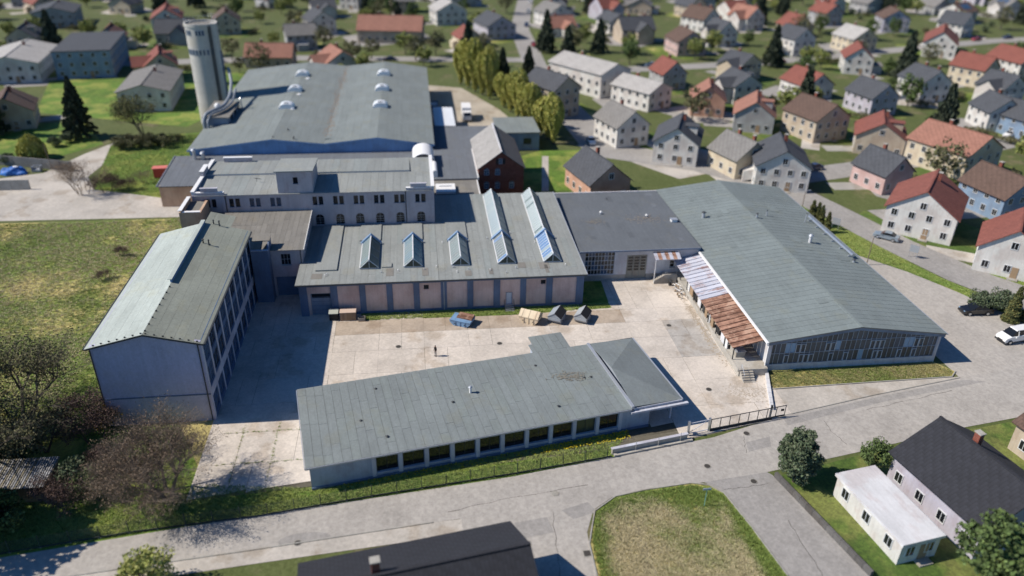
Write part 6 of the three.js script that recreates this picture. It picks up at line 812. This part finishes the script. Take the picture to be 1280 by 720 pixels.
// ---------------------------------------------------------------- the person in the court
{
  const res = 110, mc = new MarchingCubes(res, M.dark, false, false, 60000), half = res / 2, S = 1.0; mc.isolation = 0;
  const J = [[[0, .95, 0], [0, 1.18, .0], .13, .125], [[0, 1.18, 0], [0, 1.4, 0], .135, .15], [[-.13, 1.42, 0], [.13, 1.42, 0], .075, .075], [[0, 1.45, 0], [0, 1.56, .01], .055, .05], [[0, 1.62, .015], [0, 1.68, .01], .085, .09],
    [[-.09, .93, 0], [-.1, .5, .03], .088, .06], [[-.1, .5, .03], [-.1, .08, -.02], .058, .04], [[-.1, .05, -.02], [-.11, .04, .15], .042, .035], [[.09, .93, 0], [.11, .5, -.01], .088, .06], [[.11, .5, -.01], [.11, .08, -.06], .058, .04], [[.11, .05, -.06], [.12, .04, .11], .042, .035],
    [[-.19, 1.4, 0], [-.25, 1.13, -.02], .055, .043], [[-.25, 1.13, -.02], [-.2, .95, .13], .04, .03], [[.19, 1.4, 0], [.25, 1.13, -.02], .055, .043], [[.25, 1.13, -.02], [.2, .95, .13], .04, .03], [[-.2, .94, .14], [-.19, .87, .17], .03, .026], [[.2, .94, .14], [.19, .87, .17], .03, .026], [[0, 1.645, .095], [0, 1.63, .115], .014, .016]];
  const f = mc.field; for (let z = 0; z < res; z++) for (let y = 0; y < res; y++) for (let x = 0; x < res; x++) {
    const p = [(x - half) / half * S, (y - half) / half * S + .9, (z - half) / half * S]; let d = 9; if (Math.abs(p[0]) < .4 && Math.abs(p[2]) < .35) for (const [a, b, ra, rb] of J) { const bx_ = b[0] - a[0], by = b[1] - a[1], bz = b[2] - a[2], t = Math.max(0, Math.min(1, ((p[0] - a[0]) * bx_ + (p[1] - a[1]) * by + (p[2] - a[2]) * bz) / (bx_ * bx_ + by * by + bz * bz))); const e = Math.hypot(p[0] - a[0] - bx_ * t, p[1] - a[1] - by * t, p[2] - a[2] - bz * t) - (ra + (rb - ra) * t), h = Math.max(.03 - Math.abs(d - e), 0) / .03; d = Math.min(d, e) - h * h * .03 * .25; }
    f[x + y * res + z * res * res] = -d; }
  mc.update(); const n = mc.count, g0 = mc.positionArray.slice(0, n * 3), pos = [], col = []; for (let i = 0; i < n; i++) { const x = g0[3 * i] * S, y = g0[3 * i + 1] * S + .9, z = g0[3 * i + 2] * S; pos.push(x, y, z); const c = y > 1.53 ? (y > 1.7 || z < -.02 ? [.02, .018, .016] : [.45, .28, .2]) : y < .09 ? [.02, .02, .02] : (y < .93 && Math.abs(x) < .17) ? [.19, .19, .2] : (y < .95 ? [.45, .28, .2] : [.018, .018, .02]); col.push(...c); }
  const g = new THREE.BufferGeometry(); g.setAttribute('position', new THREE.Float32BufferAttribute(pos, 3)); g.setAttribute('normal', new THREE.Float32BufferAttribute(mc.normalArray.slice(0, n * 3), 3)); g.setAttribute('color', new THREE.Float32BufferAttribute(col, 3)); g.computeVertexNormals();
  const fing = []; for (const s of [-1, 1]) for (let k = 0; k < 5; k++) { const thumb = k === 4, z0 = .15 + (thumb ? .0 : (k - 1.5) * .006), x0 = s * (.19 + (thumb ? -.02 : (k - 1.5) * .014)), a = [x0, thumb ? .9 : .87, z0 + .01], m = [x0 - s * .004, a[1] - (thumb ? .03 : .035), a[2] + (thumb ? .025 : .016)], e = [m[0] - s * .006, m[1] - (.03 - .004 * Math.abs(k - 1)), m[2] - .008]; fing.push(bar(a, m, .009, 6, .0085), bar(m, e, .0085, 6, .007)); }
  const fg = mergeGeometries(fing.map(q => { const w = q.toNonIndexed(); const c = new Float32Array(w.attributes.position.count * 3); for (let i = 0; i < c.length; i += 3) { c[i] = .45; c[i + 1] = .28; c[i + 2] = .2; } w.setAttribute('color', new THREE.BufferAttribute(c, 3)); w.deleteAttribute('uv'); return w; }));
  const all = mergeGeometries([g, fg]); uvm(all); const t = thing('person', 'person in black jacket and grey trousers standing in the court', 'person', [1.3, .035, -89.8], -.9); const b = new THREE.Mesh(all, vcm()); b.name = 'body'; b.castShadow = b.receiveShadow = true; t.add(b);
}
{ const r = RNG(12); const crack = (pts) => { const q = []; for (let i = 0; i < pts.length - 1; i++) for (let k = 0; k < 6; k++) { const t = k / 6, a = pts[i], b = pts[i + 1]; q.push([a[0] + (b[0] - a[0]) * t + (r() - .5) * .25, a[1] + (b[1] - a[1]) * t + (r() - .5) * .25]); } q.push(pts[pts.length - 1]); structure(obj('road_crack', q.slice(1).map((b, i) => beam([q[i][0], .012, q[i][1]], [b[0], .012, b[1]], rr(.02, .06, r), .016)), M.iron)); };
  crack([P(1031, 527), P(1040, 540), P(1059, 556)]); crack([P(930, 545), P(933, 566)]); crack([P(905, 613), P(930, 609), P(960, 604)]); crack([P(690, 640), P(697, 690), P(701, 730)]); crack([P(1082, 512), P(1140, 500), P(1190, 488)]); crack([P(985, 650), P(1010, 690), P(1035, 730)]); crack([P(560, 640), P(640, 622), P(735, 606)]);
  const litter = (name, label, cx, cz, y, sx, sz, n, col, seed) => { const g = new THREE.CircleGeometry(.09, 5).rotateX(-Math.PI / 2), o = new THREE.InstancedMesh(g, mat(col), n), m = new THREE.Matrix4(), q = RNG(seed); for (let k = 0; k < n; k++) { const a = q() * 6.283, d = Math.sqrt(-2 * Math.log(1 - q() * .98)) * .6; m.makeRotationY(q() * 6).scale(new THREE.Vector3(rr(.5, 1.6, q), 1, rr(.5, 1.6, q))).setPosition(cx + Math.cos(a) * d * sx, y + q() * .012, cz + Math.sin(a) * d * sz); o.setMatrixAt(k, m); } o.name = name; o.receiveShadow = true; tag(o, label, 'litter', null, 'stuff'); scene.add(o); };
  litter('dock_dirt', 'brown dirt spread on the yard before the dock stair', 41.6, -77.6, .042, 2.6, 2.2, 260, lin(.42, .36, .29), 21); litter('dock_edge_dirt', 'brown dirt along the foot of the dock', 41.0, -95, .042, .5, 9, 500, lin(.36, .3, .23), 22); litter('roof_litter', 'brown leaf litter in a patch on the office roof', ...P(713, 470, 3.6), 3.58, 2.0, .8, 190, lin(.2, .19, .16), 3); litter('roof_moss', 'tan moss patch around the vent of the dark link roof', 39.6, -122.4, 5.33, 2.6, 1.6, 170, lin(.25, .22, .19), 4); litter('roof_grit', 'tan grit patch on the dark link roof toward the pink hall', 30.5, -121.6, 5.34, 1.8, .9, 90, lin(.23, .21, .18), 5);
  tufts('joint_weeds', 'green weeds growing in the slab joints beside the office', [[-24, -66.4], [-13.2, -67.2], [-13.2, -77], [-24, -77]], 240, greens, 9, .03, [.5, 1.1], (p) => Math.min(Math.abs(p[0] + 22), Math.abs(p[0] + 18), Math.abs(p[1] + 70), Math.abs(p[1] + 75.5)) < .12); }
{ const r = RNG(404), byName = n => scene.children.find(o => o.name === n);
  const patchOn = (n, x0, x1, z0, z1, y, mats, k) => { const t = byName(n); for (let i = 0; i < k; i++) { const x = rr(x0, x1, r), z = rr(z0, z1, r), w = rr(.5, 1.6, r), d = rr(.8, 2.6, r), f = (a, b) => [a, y(a, b) + .022, b]; obj('repair_patch', slab([f(x, z), f(x + w, z), f(x + w, z - d), f(x, z - d)], .012), pick(mats, r), t); } };
  const hy = x => 6.55 + .05 - 1.7 * Math.abs(x - 58.25) / 12.45; patchOn('factory_hall', 47, 56, -88, -134, hy, variants(lin(.21, .25, .255), [1, 1.18], { map: T.felt }), 5); patchOn('factory_hall', 60, 68, -88, -134, hy, variants(lin(.21, .25, .255), [1, 1.18], { map: T.felt }), 5);
  patchOn('pink_hall', -17, 23, -102.6, -105.2, (x, z) => 5.56 + (-102.9 - z) * .023, M.feltBrown, 8); patchOn('link_building', 26, 44, -112, -134, (x, z) => 5.5 + (z + 109.55) * .0169, variants(lin(.13, .145, .165), [1, 1.35], { map: T.felt }), 8); patchOn('double_gable_hall', -29, -21, -165, -228, x => 8.7 - (x + 30.4) * .1343, M.hallRoof, 9); patchOn('double_gable_hall', -46, -32, -165, -228, x => 6.65 + (x + 47.7) * .1186, M.hallRoof, 6);
  const vl = new THREE.InstancedMesh(new THREE.CircleGeometry(.16, 5).rotateX(-Math.PI / 2), mat(lin(.24, .19, .15)), 420), m = new THREE.Matrix4(); for (let k = 0; k < 420; k++) { const z = -166 - 66 * r(), c = .4 + .9 * Math.abs(Math.sin(z * .21)), d = (r() + r() + r() - 1.5) * c; m.makeScale(rr(.5, 1.6, r), 1, rr(.5, 1.8, r)).setPosition(-19.6 + d, 7.58 + Math.abs(d) * (d < 0 ? .1065 : .1036), z); vl.setMatrixAt(k, m); } vl.name = 'valley_grit'; vl.receiveShadow = true; tag(vl, 'brown grit collected along the valley of the double gabled roof', 'litter', null, 'stuff'); scene.add(vl); }
console.log('objects done');

// ---------------------------------------------------------------- town
const WALLS = { white: lin(.72, .71, .68), cream: lin(.66, .58, .44), grey: lin(.42, .43, .44), salmon: lin(.62, .38, .28), lilac: lin(.52, .50, .58), beige: lin(.55, .47, .37), blue: lin(.24, .34, .48), pink: lin(.62, .44, .42) };
const ROOFS = { red: lin(.27, .095, .075), salmon: lin(.38, .19, .145), brown: lin(.14, .092, .075), slate: lin(.085, .095, .115), black: lin(.03, .033, .045), grey: lin(.24, .24, .24), pale: lin(.5, .5, .5) };
const wallM = {}, roofM = {}; for (const k in WALLS) wallM[k] = mat(WALLS[k], { map: T.plaster }); for (const k in ROOFS) roofM[k] = mat(ROOFS[k], { map: T.tile }); roofM.plain = M.plasterWhite;
const tg = new Map(); const memo = (k, f) => { if (!tg.has(k)) tg.set(k, f()); return tg.get(k); };
const taken = [];
function townHouse(x, z, turn, wall, roof, { w = 9, d = 11, ev = 5.4, rise = 3.4, extra = 0, flat = false, label, ...o2 } = {}) {
  const big = w * d > 150, desc = label || `${flat ? 'flat roofed ' : big ? 'large ' : ev < 4.5 ? 'low ' : ev > 7 ? 'tall ' : ''}${wall} walled house with ${flat ? '' : rise > 3.8 ? 'steep ' : ''}${roof} roof${['', ' and roof dormer', ' and lean-to porch', ' and twin chimneys'][extra]} in the town`;
  const t = thing('town_house', desc, 'house', [x, 0, z], turn, 'town houses'); taken.push([x, z, Math.hypot(w, d) / 2]);
  const K2 = [w, d, ev, rise, flat].join();
  const put = (n, g, m, p = t) => { const o = new THREE.Mesh(g, m); o.name = n; o.castShadow = o.receiveShadow = true; p.add(o); return o; };
  put('wall', memo('w' + K2, () => uvm(flat ? bx(-w / 2, w / 2, 0, ev, -d / 2, d / 2) : prismZ([[-w / 2, 0], [w / 2, 0], [w / 2, ev], [0, ev + rise - .12], [-w / 2, ev]], -d / 2, d / 2))), wallM[wall]);
  if (flat) put('roof', memo('f' + K2, () => uvm(bx(-w / 2 - .25, w / 2 + .25, ev, ev + .3, -d / 2 - .25, d / 2 + .25))), roofM[roof]);
  else { const o = .5, ye = ev - o * rise / (w / 2); for (const s of [-1, 1]) put('roof_slope', memo('r' + s + K2, () => slab([[s * (w / 2 + o), ye, -d / 2 - .4], [s * (w / 2 + o), ye, d / 2 + .4], [0, ev + rise, d / 2 + .4], [0, ev + rise, -d / 2 - .4]], .16)), roofM[roof]); put('ridge_cap', memo('c' + K2, () => uvm(bx(-.15, .15, ev + rise - .03, ev + rise + .1, -d / 2 - .4, d / 2 + .4))), roofM[roof]);
    for (let k = 0; k < (extra === 3 ? 2 : 1); k++) { const c = put('chimney', memo('ch' + K2 + k, () => uvm(bx(.5, 1.1, ev + rise - 1.2, ev + rise + .9, -d / 5 + k * d / 2, -d / 5 + .7 + k * d / 2))), M.brick); put('chimney_cap', memo('cc' + K2 + k, () => uvm(bx(.42, 1.18, ev + rise + .9, ev + rise + 1.0, -d / 5 - .08 + k * d / 2, -d / 5 + .78 + k * d / 2))), M.concrete, c); }
    if (extra === 1) { const q = put('dormer', memo('d' + K2, () => uvm(bx(w * .2, w * .42, ev + .4, ev + rise * .62 + .3, -1.3, 1.3))), wallM[wall]); put('dormer_roof', memo('dr' + K2, () => uvm(bx(w * .12, w * .45, ev + rise * .62 + .3, ev + rise * .62 + .45, -1.5, 1.5))), roofM[roof], q); } }
  if (extra === 2) put('porch', memo('p' + K2, () => slab([[-w / 2 - 2, 2.3, -2], [-w / 2, 2.9, -2], [-w / 2, 2.9, 2], [-w / 2 - 2, 2.3, 2]], 2.3)), wallM[wall]);
  const WG = winGeo(1.1, 1.35, 2, 1, false, .08), fl = Math.max(1, Math.floor(ev / 2.6)); const face = (len, f) => { const n = Math.max(2, Math.round(len / 3)); for (let j = 0; j < fl; j++) for (let i = 0; i < n; i++) { const s = -len / 2 + len * (i + .5) / n - .55; const o = put('window', WG.frame, M.white); f(o, s, .95 + j * 2.65); put('pane', WG.pane, M.glass, o); } };
  face(w, (o, s, y) => { o.position.set(s, y, d / 2 + .09); }); face(d, (o, s, y) => { o.position.set(-w / 2 - .09, y, s); o.rotation.y = -Math.PI / 2; }); face(d, (o, s, y) => { o.position.set(w / 2 + .09, y, -s); o.rotation.y = Math.PI / 2; });
  if (!flat && rise > 3) { const o = put('window', WG.frame, M.white); o.position.set(-.55, ev + .35, d / 2 + .09); put('pane', WG.pane, M.glass, o); }
  if (o2.garage) { const g = put('garage', memo('g' + K2, () => uvm(bx(w / 2 + .0, w / 2 + 3.6, 0, 2.7, -3, 3))), wallM[wall]); put('garage_roof', memo('gr' + K2, () => uvm(bx(w / 2 - .1, w / 2 + 3.9, 2.7, 2.9, -3.3, 3.3))), roofM.grey, g); put('garage_door', memo('gd' + K2, () => uvm(bx(w / 2 + .5, w / 2 + 3.1, .05, 2.2, 3, 3.06))), M.zinc, g); }
  if (o2.wing && !flat) { const ww = w * .62, dd = w * .5 + 3.2, e2 = ev - .25, r2 = rise * .68; const q = put('wing_wall', memo('ww' + K2, () => { const g = prismZ([[-ww / 2, 0], [ww / 2, 0], [ww / 2, e2], [0, e2 + r2 - .1], [-ww / 2, e2]], 0, dd); g.rotateY(-Math.PI / 2); g.translate(0, 0, d * .12); return uvm(g); }), wallM[wall]); for (const s of [-1, 1]) put('wing_roof', memo('wr' + s + K2, () => { const ye = e2 - .4 * r2 / (ww / 2), z0 = d * .12; return slab([[0, ye, z0 + s * (ww / 2 + .4)], [-dd - .4, ye, z0 + s * (ww / 2 + .4)], [-dd - .4, e2 + r2, z0], [0, e2 + r2, z0]], .15); }), roofM[roof], q); }
  if (o2.solar && !flat) put('solar_panel', memo('so' + K2, () => { const k = rise / (w / 2), X = u => w / 2 * (1 - u), f = u => ev + rise * u + .1; return slab([[-X(.25), f(.25), -3], [-X(.25), f(.25), 3], [-X(.8), f(.8), 3], [-X(.8), f(.8), -3]], .06); }), M.glassBlue);
  if (o2.balcony) { const q = put('balcony', memo('bl' + K2, () => uvm(bx(-w / 2 + .6, -w / 2 + 3.6, 2.7, 2.85, d / 2, d / 2 + 1.3))), M.concrete); put('balcony_rail', memo('br' + K2, () => uvm(bx(-w / 2 + .6, -w / 2 + 3.6, 2.86, 3.75, d / 2 + 1.22, d / 2 + 1.3))), M.white, q); }
  const dr = put('door', memo('door', () => uvm(bx(-.5, .5, 0, 2.1, 0, .06))), M.wood); dr.position.set(w * .12, 0, d / 2 + .01); put('step', memo('step', () => uvm(bx(-.8, .8, 0, .18, 0, .9))), M.concrete, dr);
  return t;
}
{
  const r = RNG(2024), H = (px, py, wall, roof, turn, o) => { const [x, z] = P(px, py); townHouse(x, z, turn, wall, roof, o); };
  // houses that show as colours beyond the street
  H(745, 240, 'salmon', 'slate', .25, { w: 9, d: 12, ev: 4.6, rise: 3.6, label: 'salmon walled house with slate roof directly behind the link roof' });
  H(688, 140, 'beige', 'slate', .55, { w: 9, d: 13, ev: 8.2, rise: 3, label: 'tall beige house with slate roof behind the yellow willows' });
  H(845, 195, 'white', 'slate', -.4, { w: 10, d: 13, ev: 5.4, extra: 1 }); H(775, 175, 'white', 'grey', .3, { w: 9, d: 11, ev: 5.4 }); H(735, 110, 'white', 'pale', .6, { w: 13, d: 22, ev: 7.2, rise: 2.2 }); H(800, 130, 'white', 'pale', .6, { w: 10, d: 14, ev: 5.4, rise: 2.2 });
  H(833, 108, 'grey', 'red', .2, { w: 8, d: 9, ev: 5.2 }); H(855, 66, 'pink', 'brown', .1, { w: 11, d: 12, ev: 5.4 }); H(882, 140, 'salmon', 'salmon', -.3, { w: 9, d: 10, ev: 5 }); H(940, 158, 'grey', 'salmon', -.4, { w: 10, d: 12, ev: 4.8, extra: 1 });
  H(990, 66, 'white', 'slate', .3, { w: 10, d: 11, ev: 6.4, extra: 2 }); H(1065, 62, 'cream', 'pale', .2, { w: 11, d: 12, ev: 5.4 }); H(1112, 38, 'lilac', 'brown', -.2, { w: 11, d: 11, ev: 6 }); H(1172, 66, 'white', 'red', -.6, { w: 11, d: 20, ev: 5.4, rise: 4 }); H(1150, 122, 'white', 'slate', .1, { w: 10, d: 11, ev: 6, extra: 3 }); H(1212, 104, 'cream', 'red', .5, { w: 10, d: 11, ev: 6 }); H(1264, 92, 'white', 'red', .2, { w: 11, d: 14, ev: 5.4 });
  H(1238, 158, 'white', 'slate', -.1, { w: 9, d: 10, ev: 5.4, extra: 1 }); H(1085, 138, 'lilac', 'slate', .2, { w: 9, d: 11, ev: 5.4 }); H(1015, 168, 'beige', 'brown', .3, { w: 11, d: 12, ev: 6 }); H(1095, 186, 'beige', 'red', -.5, { w: 11, d: 12, ev: 4.8, extra: 1 }); H(1185, 208, 'cream', 'salmon', .4, { w: 13, d: 15, ev: 6 }); H(970, 226, 'white', 'slate', -.3, { w: 11, d: 13, ev: 5.6, extra: 2 }); H(1098, 232, 'pink', 'slate', .3, { w: 8, d: 9, ev: 4.6 }); H(1150, 282, 'white', 'red', -.7, { w: 12, d: 14, ev: 5.4, rise: 4 }); H(1258, 330, 'white', 'red', -.7, { w: 10, d: 12, ev: 4.8, rise: 4 }); H(920, 212, 'cream', 'grey', .3, { w: 9, d: 10, ev: 4.6, extra: 3 }); H(1282, 170, 'blue', 'slate', .3, { w: 9, d: 12, ev: 5.2 }); H(1240, 262, 'blue', 'brown', .2, { w: 9, d: 11, ev: 5.2 });
  // left and far side
  H(30, 92, 'white', 'pale', .15, { w: 16, d: 26, ev: 6, rise: 2, label: 'large pale roofed works hall beyond the tall spruce' }); H(120, 84, 'blue', 'slate', .15, { w: 16, d: 30, ev: 8, flat: true, label: 'tall blue grey flat roofed works block left of the silo' }); H(193, 125, 'white', 'grey', .1, { w: 13, d: 24, ev: 5.5, rise: 1.8, label: 'long white works building standing just behind the silo lawn' }); H(18, 155, 'beige', 'brown', .3, { w: 11, d: 12, ev: 4.8, label: 'beige house with brown roof behind the yellow weeping willow' }); H(212, 36, 'white', 'red', .2, { w: 11, d: 16, ev: 5.4, extra: 1 }); H(340, 82, 'beige', 'salmon', 1.5, { w: 8, d: 15, ev: 4, rise: 3.4, label: 'low beige house with salmon roof behind the double gabled hall' }); H(490, 50, 'beige', 'salmon', 1.45, { w: 13, d: 24, ev: 5, rise: 4.2 }); H(560, 28, 'white', 'pale', .2, { w: 13, d: 14, ev: 6 }); H(618, 45, 'lilac', 'slate', .3, { w: 12, d: 15, ev: 5.4 }); H(400, 40, 'white', 'slate', .4, { w: 10, d: 12, ev: 5.4 }); H(285, 40, 'cream', 'brown', .2, { w: 10, d: 12, ev: 5.4, extra: 3 }); H(75, 30, 'grey', 'slate', .2, { w: 15, d: 20, ev: 6, rise: 2 }); H(690, 30, 'white', 'grey', .4, { w: 11, d: 13, ev: 5.6 });
  const streets = [[[-400, -274], [-150, -266], [-40, -279], [44, -273]], [[40, -172], [40, -240], [44, -330], [64, -450]], [[44, -254], [120, -266], [240, -304], [420, -334]], [[82, -154], [120, -164], [200, -194], [320, -225]], [[91, -131], [140, -135], [240, -163]], [[40, -176], [66, -162], [78, -148], [84, -130], [88, -118], [93, -105], [100, -94], [112, -80]]];
  const dSeg = (p, a, b) => { const dx = b[0] - a[0], dz = b[1] - a[1], t = Math.max(0, Math.min(1, ((p[0] - a[0]) * dx + (p[1] - a[1]) * dz) / (dx * dx + dz * dz))); return Math.hypot(p[0] - a[0] - dx * t, p[1] - a[1] - dz * t); };
  const free = (p, rad) => !streets.some(s => s.slice(1).some((b, i) => dSeg(p, s[i], b) < rad + 4)) && !taken.some(h => Math.hypot(h[0] - p[0], h[1] - p[1]) < h[2] + rad + 1.5);
  const zone = p => (p[1] < -244 && p[1] > -470 && p[0] > -250 && p[0] < 400) || (p[0] > 98 - (p[1] + 100) * .0 && p[1] < -98 && p[1] > -244 && p[0] < 270 && p[0] > 92 + (p[1] < -140 ? (p[1] + 140) * .45 : 0)) || (p[0] < -100 && p[1] < -190 && p[0] > -200) || (p[0] > 48 && p[1] < -185 && p[1] > -244 && p[0] < 120);
  let made = 0; for (let k = 0; k < 2600 && made < 120; k++) { const p = [rr(-230, 370, r), rr(-440, -98, r)]; const w = rr(8.5, 11, r), d = rr(9.5, 13, r), rad = Math.hypot(w, d) / 2 + 3; if (!zone(p) || !free(p, rad)) continue; const f = (v, s) => Math.round(v / s) * s; townHouse(p[0], p[1], pick([.2, .35, 1.7, 1.9, -.3, .6], r) + rr(-.1, .1, r), pick(['white', 'white', 'cream', 'beige', 'grey', 'salmon', 'lilac', 'white'], r), pick(['red', 'brown', 'slate', 'slate', 'red', 'salmon', 'grey'], r), { w: f(w, 1), d: f(d, 1.5), ev: pick([4.2, 5.4, 5.6], r), rise: pick([3, 3.4, 4], r), extra: Math.floor(r() * 4), garage: r() < .45, solar: r() < .15, balcony: r() < .3, wing: r() < .4 }); made++; }
  // plots: drives and hedges
  const plotM = [M.roadPatch, M.roadPale, M.kerb], hs = taken.slice(); let nh = 0;
  hs.forEach(([x, z, R0], i) => { const a = r() * 6.28, c = Math.cos(a), n = Math.sin(a), q = (u, v) => [x + c * u - n * v, z + n * u + c * v]; if (i > 1) sheet('driveway', [q(R0 * .5, -2.2), q(R0 + 5, -2.2), q(R0 + 5, 2.2), q(R0 * .5, 2.2)], .0015 + i * .00004, plotM[i % 3]); sheet('garden_lawn', [q(-R0 - 5, -R0), q(0, -R0 - 4), q(R0 * .6, -R0), q(R0 * .4, R0), q(-2, R0 + 3.5), q(-R0 - 4, R0 * .8)], -.012 + i * .00004, [M.townLawn, M.field, M.roadPale, M.townLawn, M.dirt, M.roadPatch][i % 6]);
    if (i > 12 && nh < 110) { const p = q(-R0 - 3.2, 0); if (zone(p) && free(p, -3.5)) { const h = plant('hedge_far', K.hedge_far, 'garden_hedge', 'clipped olive hedge between the town gardens', p[0], p[1], .8, -a + Math.PI / 2, 'hedges of the town gardens', 'hedge'); h.scale.x = 1.1; nh++; } } });
  // garden trees of the town
  const kinds = [['round', 'garden_tree', 'light green garden tree among the town houses'], ['dark', 'garden_tree', 'full green garden tree among the town houses'], ['olive', 'garden_tree', 'olive brown garden tree among the town houses'], ['spruce', 'spruce', 'dark spruce among the town houses'], ['bush', 'garden_bush', 'dark garden bush among the town houses'], ['round', 'garden_tree', 'light green garden tree among the town houses']]; let mt = 0;
  for (let k = 0; k < 9000 && mt < 280; k++) { const p = [rr(-240, 380, r), rr(-460, -95, r)]; if (!zone(p) || !free(p, .2) || taken.some(h => Math.hypot(h[0] - p[0], h[1] - p[1]) < h[2] * .8 + 1.6)) continue; const q = pick(kinds, r), kk = q[0] + pick(['_far', '_far_b', '_far_cc'], r); plant(kk, K[kk], q[1], q[2], p[0], p[1], rr(.7, 1.15, r), r() * 6, 'trees among the town houses', q[0] === 'bush' ? 'bush' : 'tree'); taken.push([p[0], p[1], 2.5]); mt++; }
  for (const [px, py, s] of [[420, 82, .8], [398, 82, .6], [440, 80, .9], [465, 74, .8], [520, 76, 1], [545, 70, 1], [300, 92, .6], [290, 74, .8]]) { const [x, z] = P(px, py); plant('olive_far', K.olive_far, 'garden_tree', 'olive brown tree in the gardens behind the double gabled hall', x, z, s, px, 'trees behind the double gabled hall'); }
  // parked cars in the town
  const pc = car('parked_car', 'silver car parked at a street of the town', [70, -200], .3, lin(.4, .42, .44)); pc.userData.group = 'cars parked in the town';
  const paints = [['silver', pc]]; for (const [n, c] of [['white', lin(.75, .75, .75)], ['red', lin(.35, .03, .03)], ['dark blue', lin(.03, .05, .12)]]) { const q = car('parked_car', `${n} car parked at a street of the town`, [0, 0], 0, c); q.userData.group = 'cars parked in the town'; paints.push([n, q]); }
  let pk = 0; for (const s2 of streets) for (let i = 0; i < s2.length - 1; i++) { const [A, B] = [s2[i], s2[i + 1]], L = Math.hypot(B[0] - A[0], B[1] - A[1]); for (let u = 9; u < L - 6; u += rr(16, 34, r)) { if (s2 === streets[5]) continue; const x = A[0] + (B[0] - A[0]) * u / L, z = A[1] + (B[1] - A[1]) * u / L, nx = -(B[1] - A[1]) / L, nz = (B[0] - A[0]) / L, sd = (r() < .5 ? -1 : 1) * 2.6, P2 = [x + nx * sd, .03, z + nz * sd], tu = Math.atan2(-(B[1] - A[1]), B[0] - A[0]); const c = paints[pk % 4][1]; if (pk < 4) { c.position.set(...P2); c.rotation.y = tu; } else dup(c, P2, tu); pk++; } }
  // near the camera, south of the road
  townHouse(-1.4, -46.0, Math.PI / 2 + .16, 'grey', 'black', { w: 11.5, d: 19, ev: 5, rise: 3.2, label: 'slate roofed house on the near side of the road' });
  plant('greenbush', K.greenbush, 'green_shrub', 'green shrub at the corner of the slate roofed house', 7.0, -47.5, 1.3, 0, undefined, 'shrub');
  townHouse(46.8, -54.0, .16, 'white', 'plain', { w: 4.6, d: 10, ev: 2.7, flat: true, label: 'long white garage with pale flat roof behind the evergreen garden' });
  townHouse(57.5, -55.5, .2, 'lilac', 'black', { w: 11, d: 12, ev: 4.2, rise: 3.2, label: 'lilac house with near black roof beside the long white garage' });
  townHouse(74, -60, .2, 'beige', 'brown', { w: 9, d: 10, ev: 4.2, rise: 3, label: 'beige house with brown roof south of the road bend' });
  for (const [x, z, s3, l] of [[51.6, -44.6, 1.1, 'green tree at the far end of the white garage'], [70, -50, 1.2, 'green tree behind the lilac house'], [49.9, -61.6, .55, 'small green tree before the white garage']]) plant('dark', K.dark, 'garden_tree', l, x, z, s3, x);
  sheet('garden_lawn', [[38.8, -62], [50, -64.5], [65, -67.5], [85, -70.5], [85, -30], [46, -30], [42.2, -47.7]], .004, M.townLawn);
}
console.log('town done');

// END-MARK
{ let n = 0; scene.traverse(o => { if (o.isMesh && !o.isInstancedMesh) n += (o.geometry.index ? o.geometry.index.count : o.geometry.attributes.position.count) / 3; }); console.log('triangles', n); }
renderer.render(scene, camera);
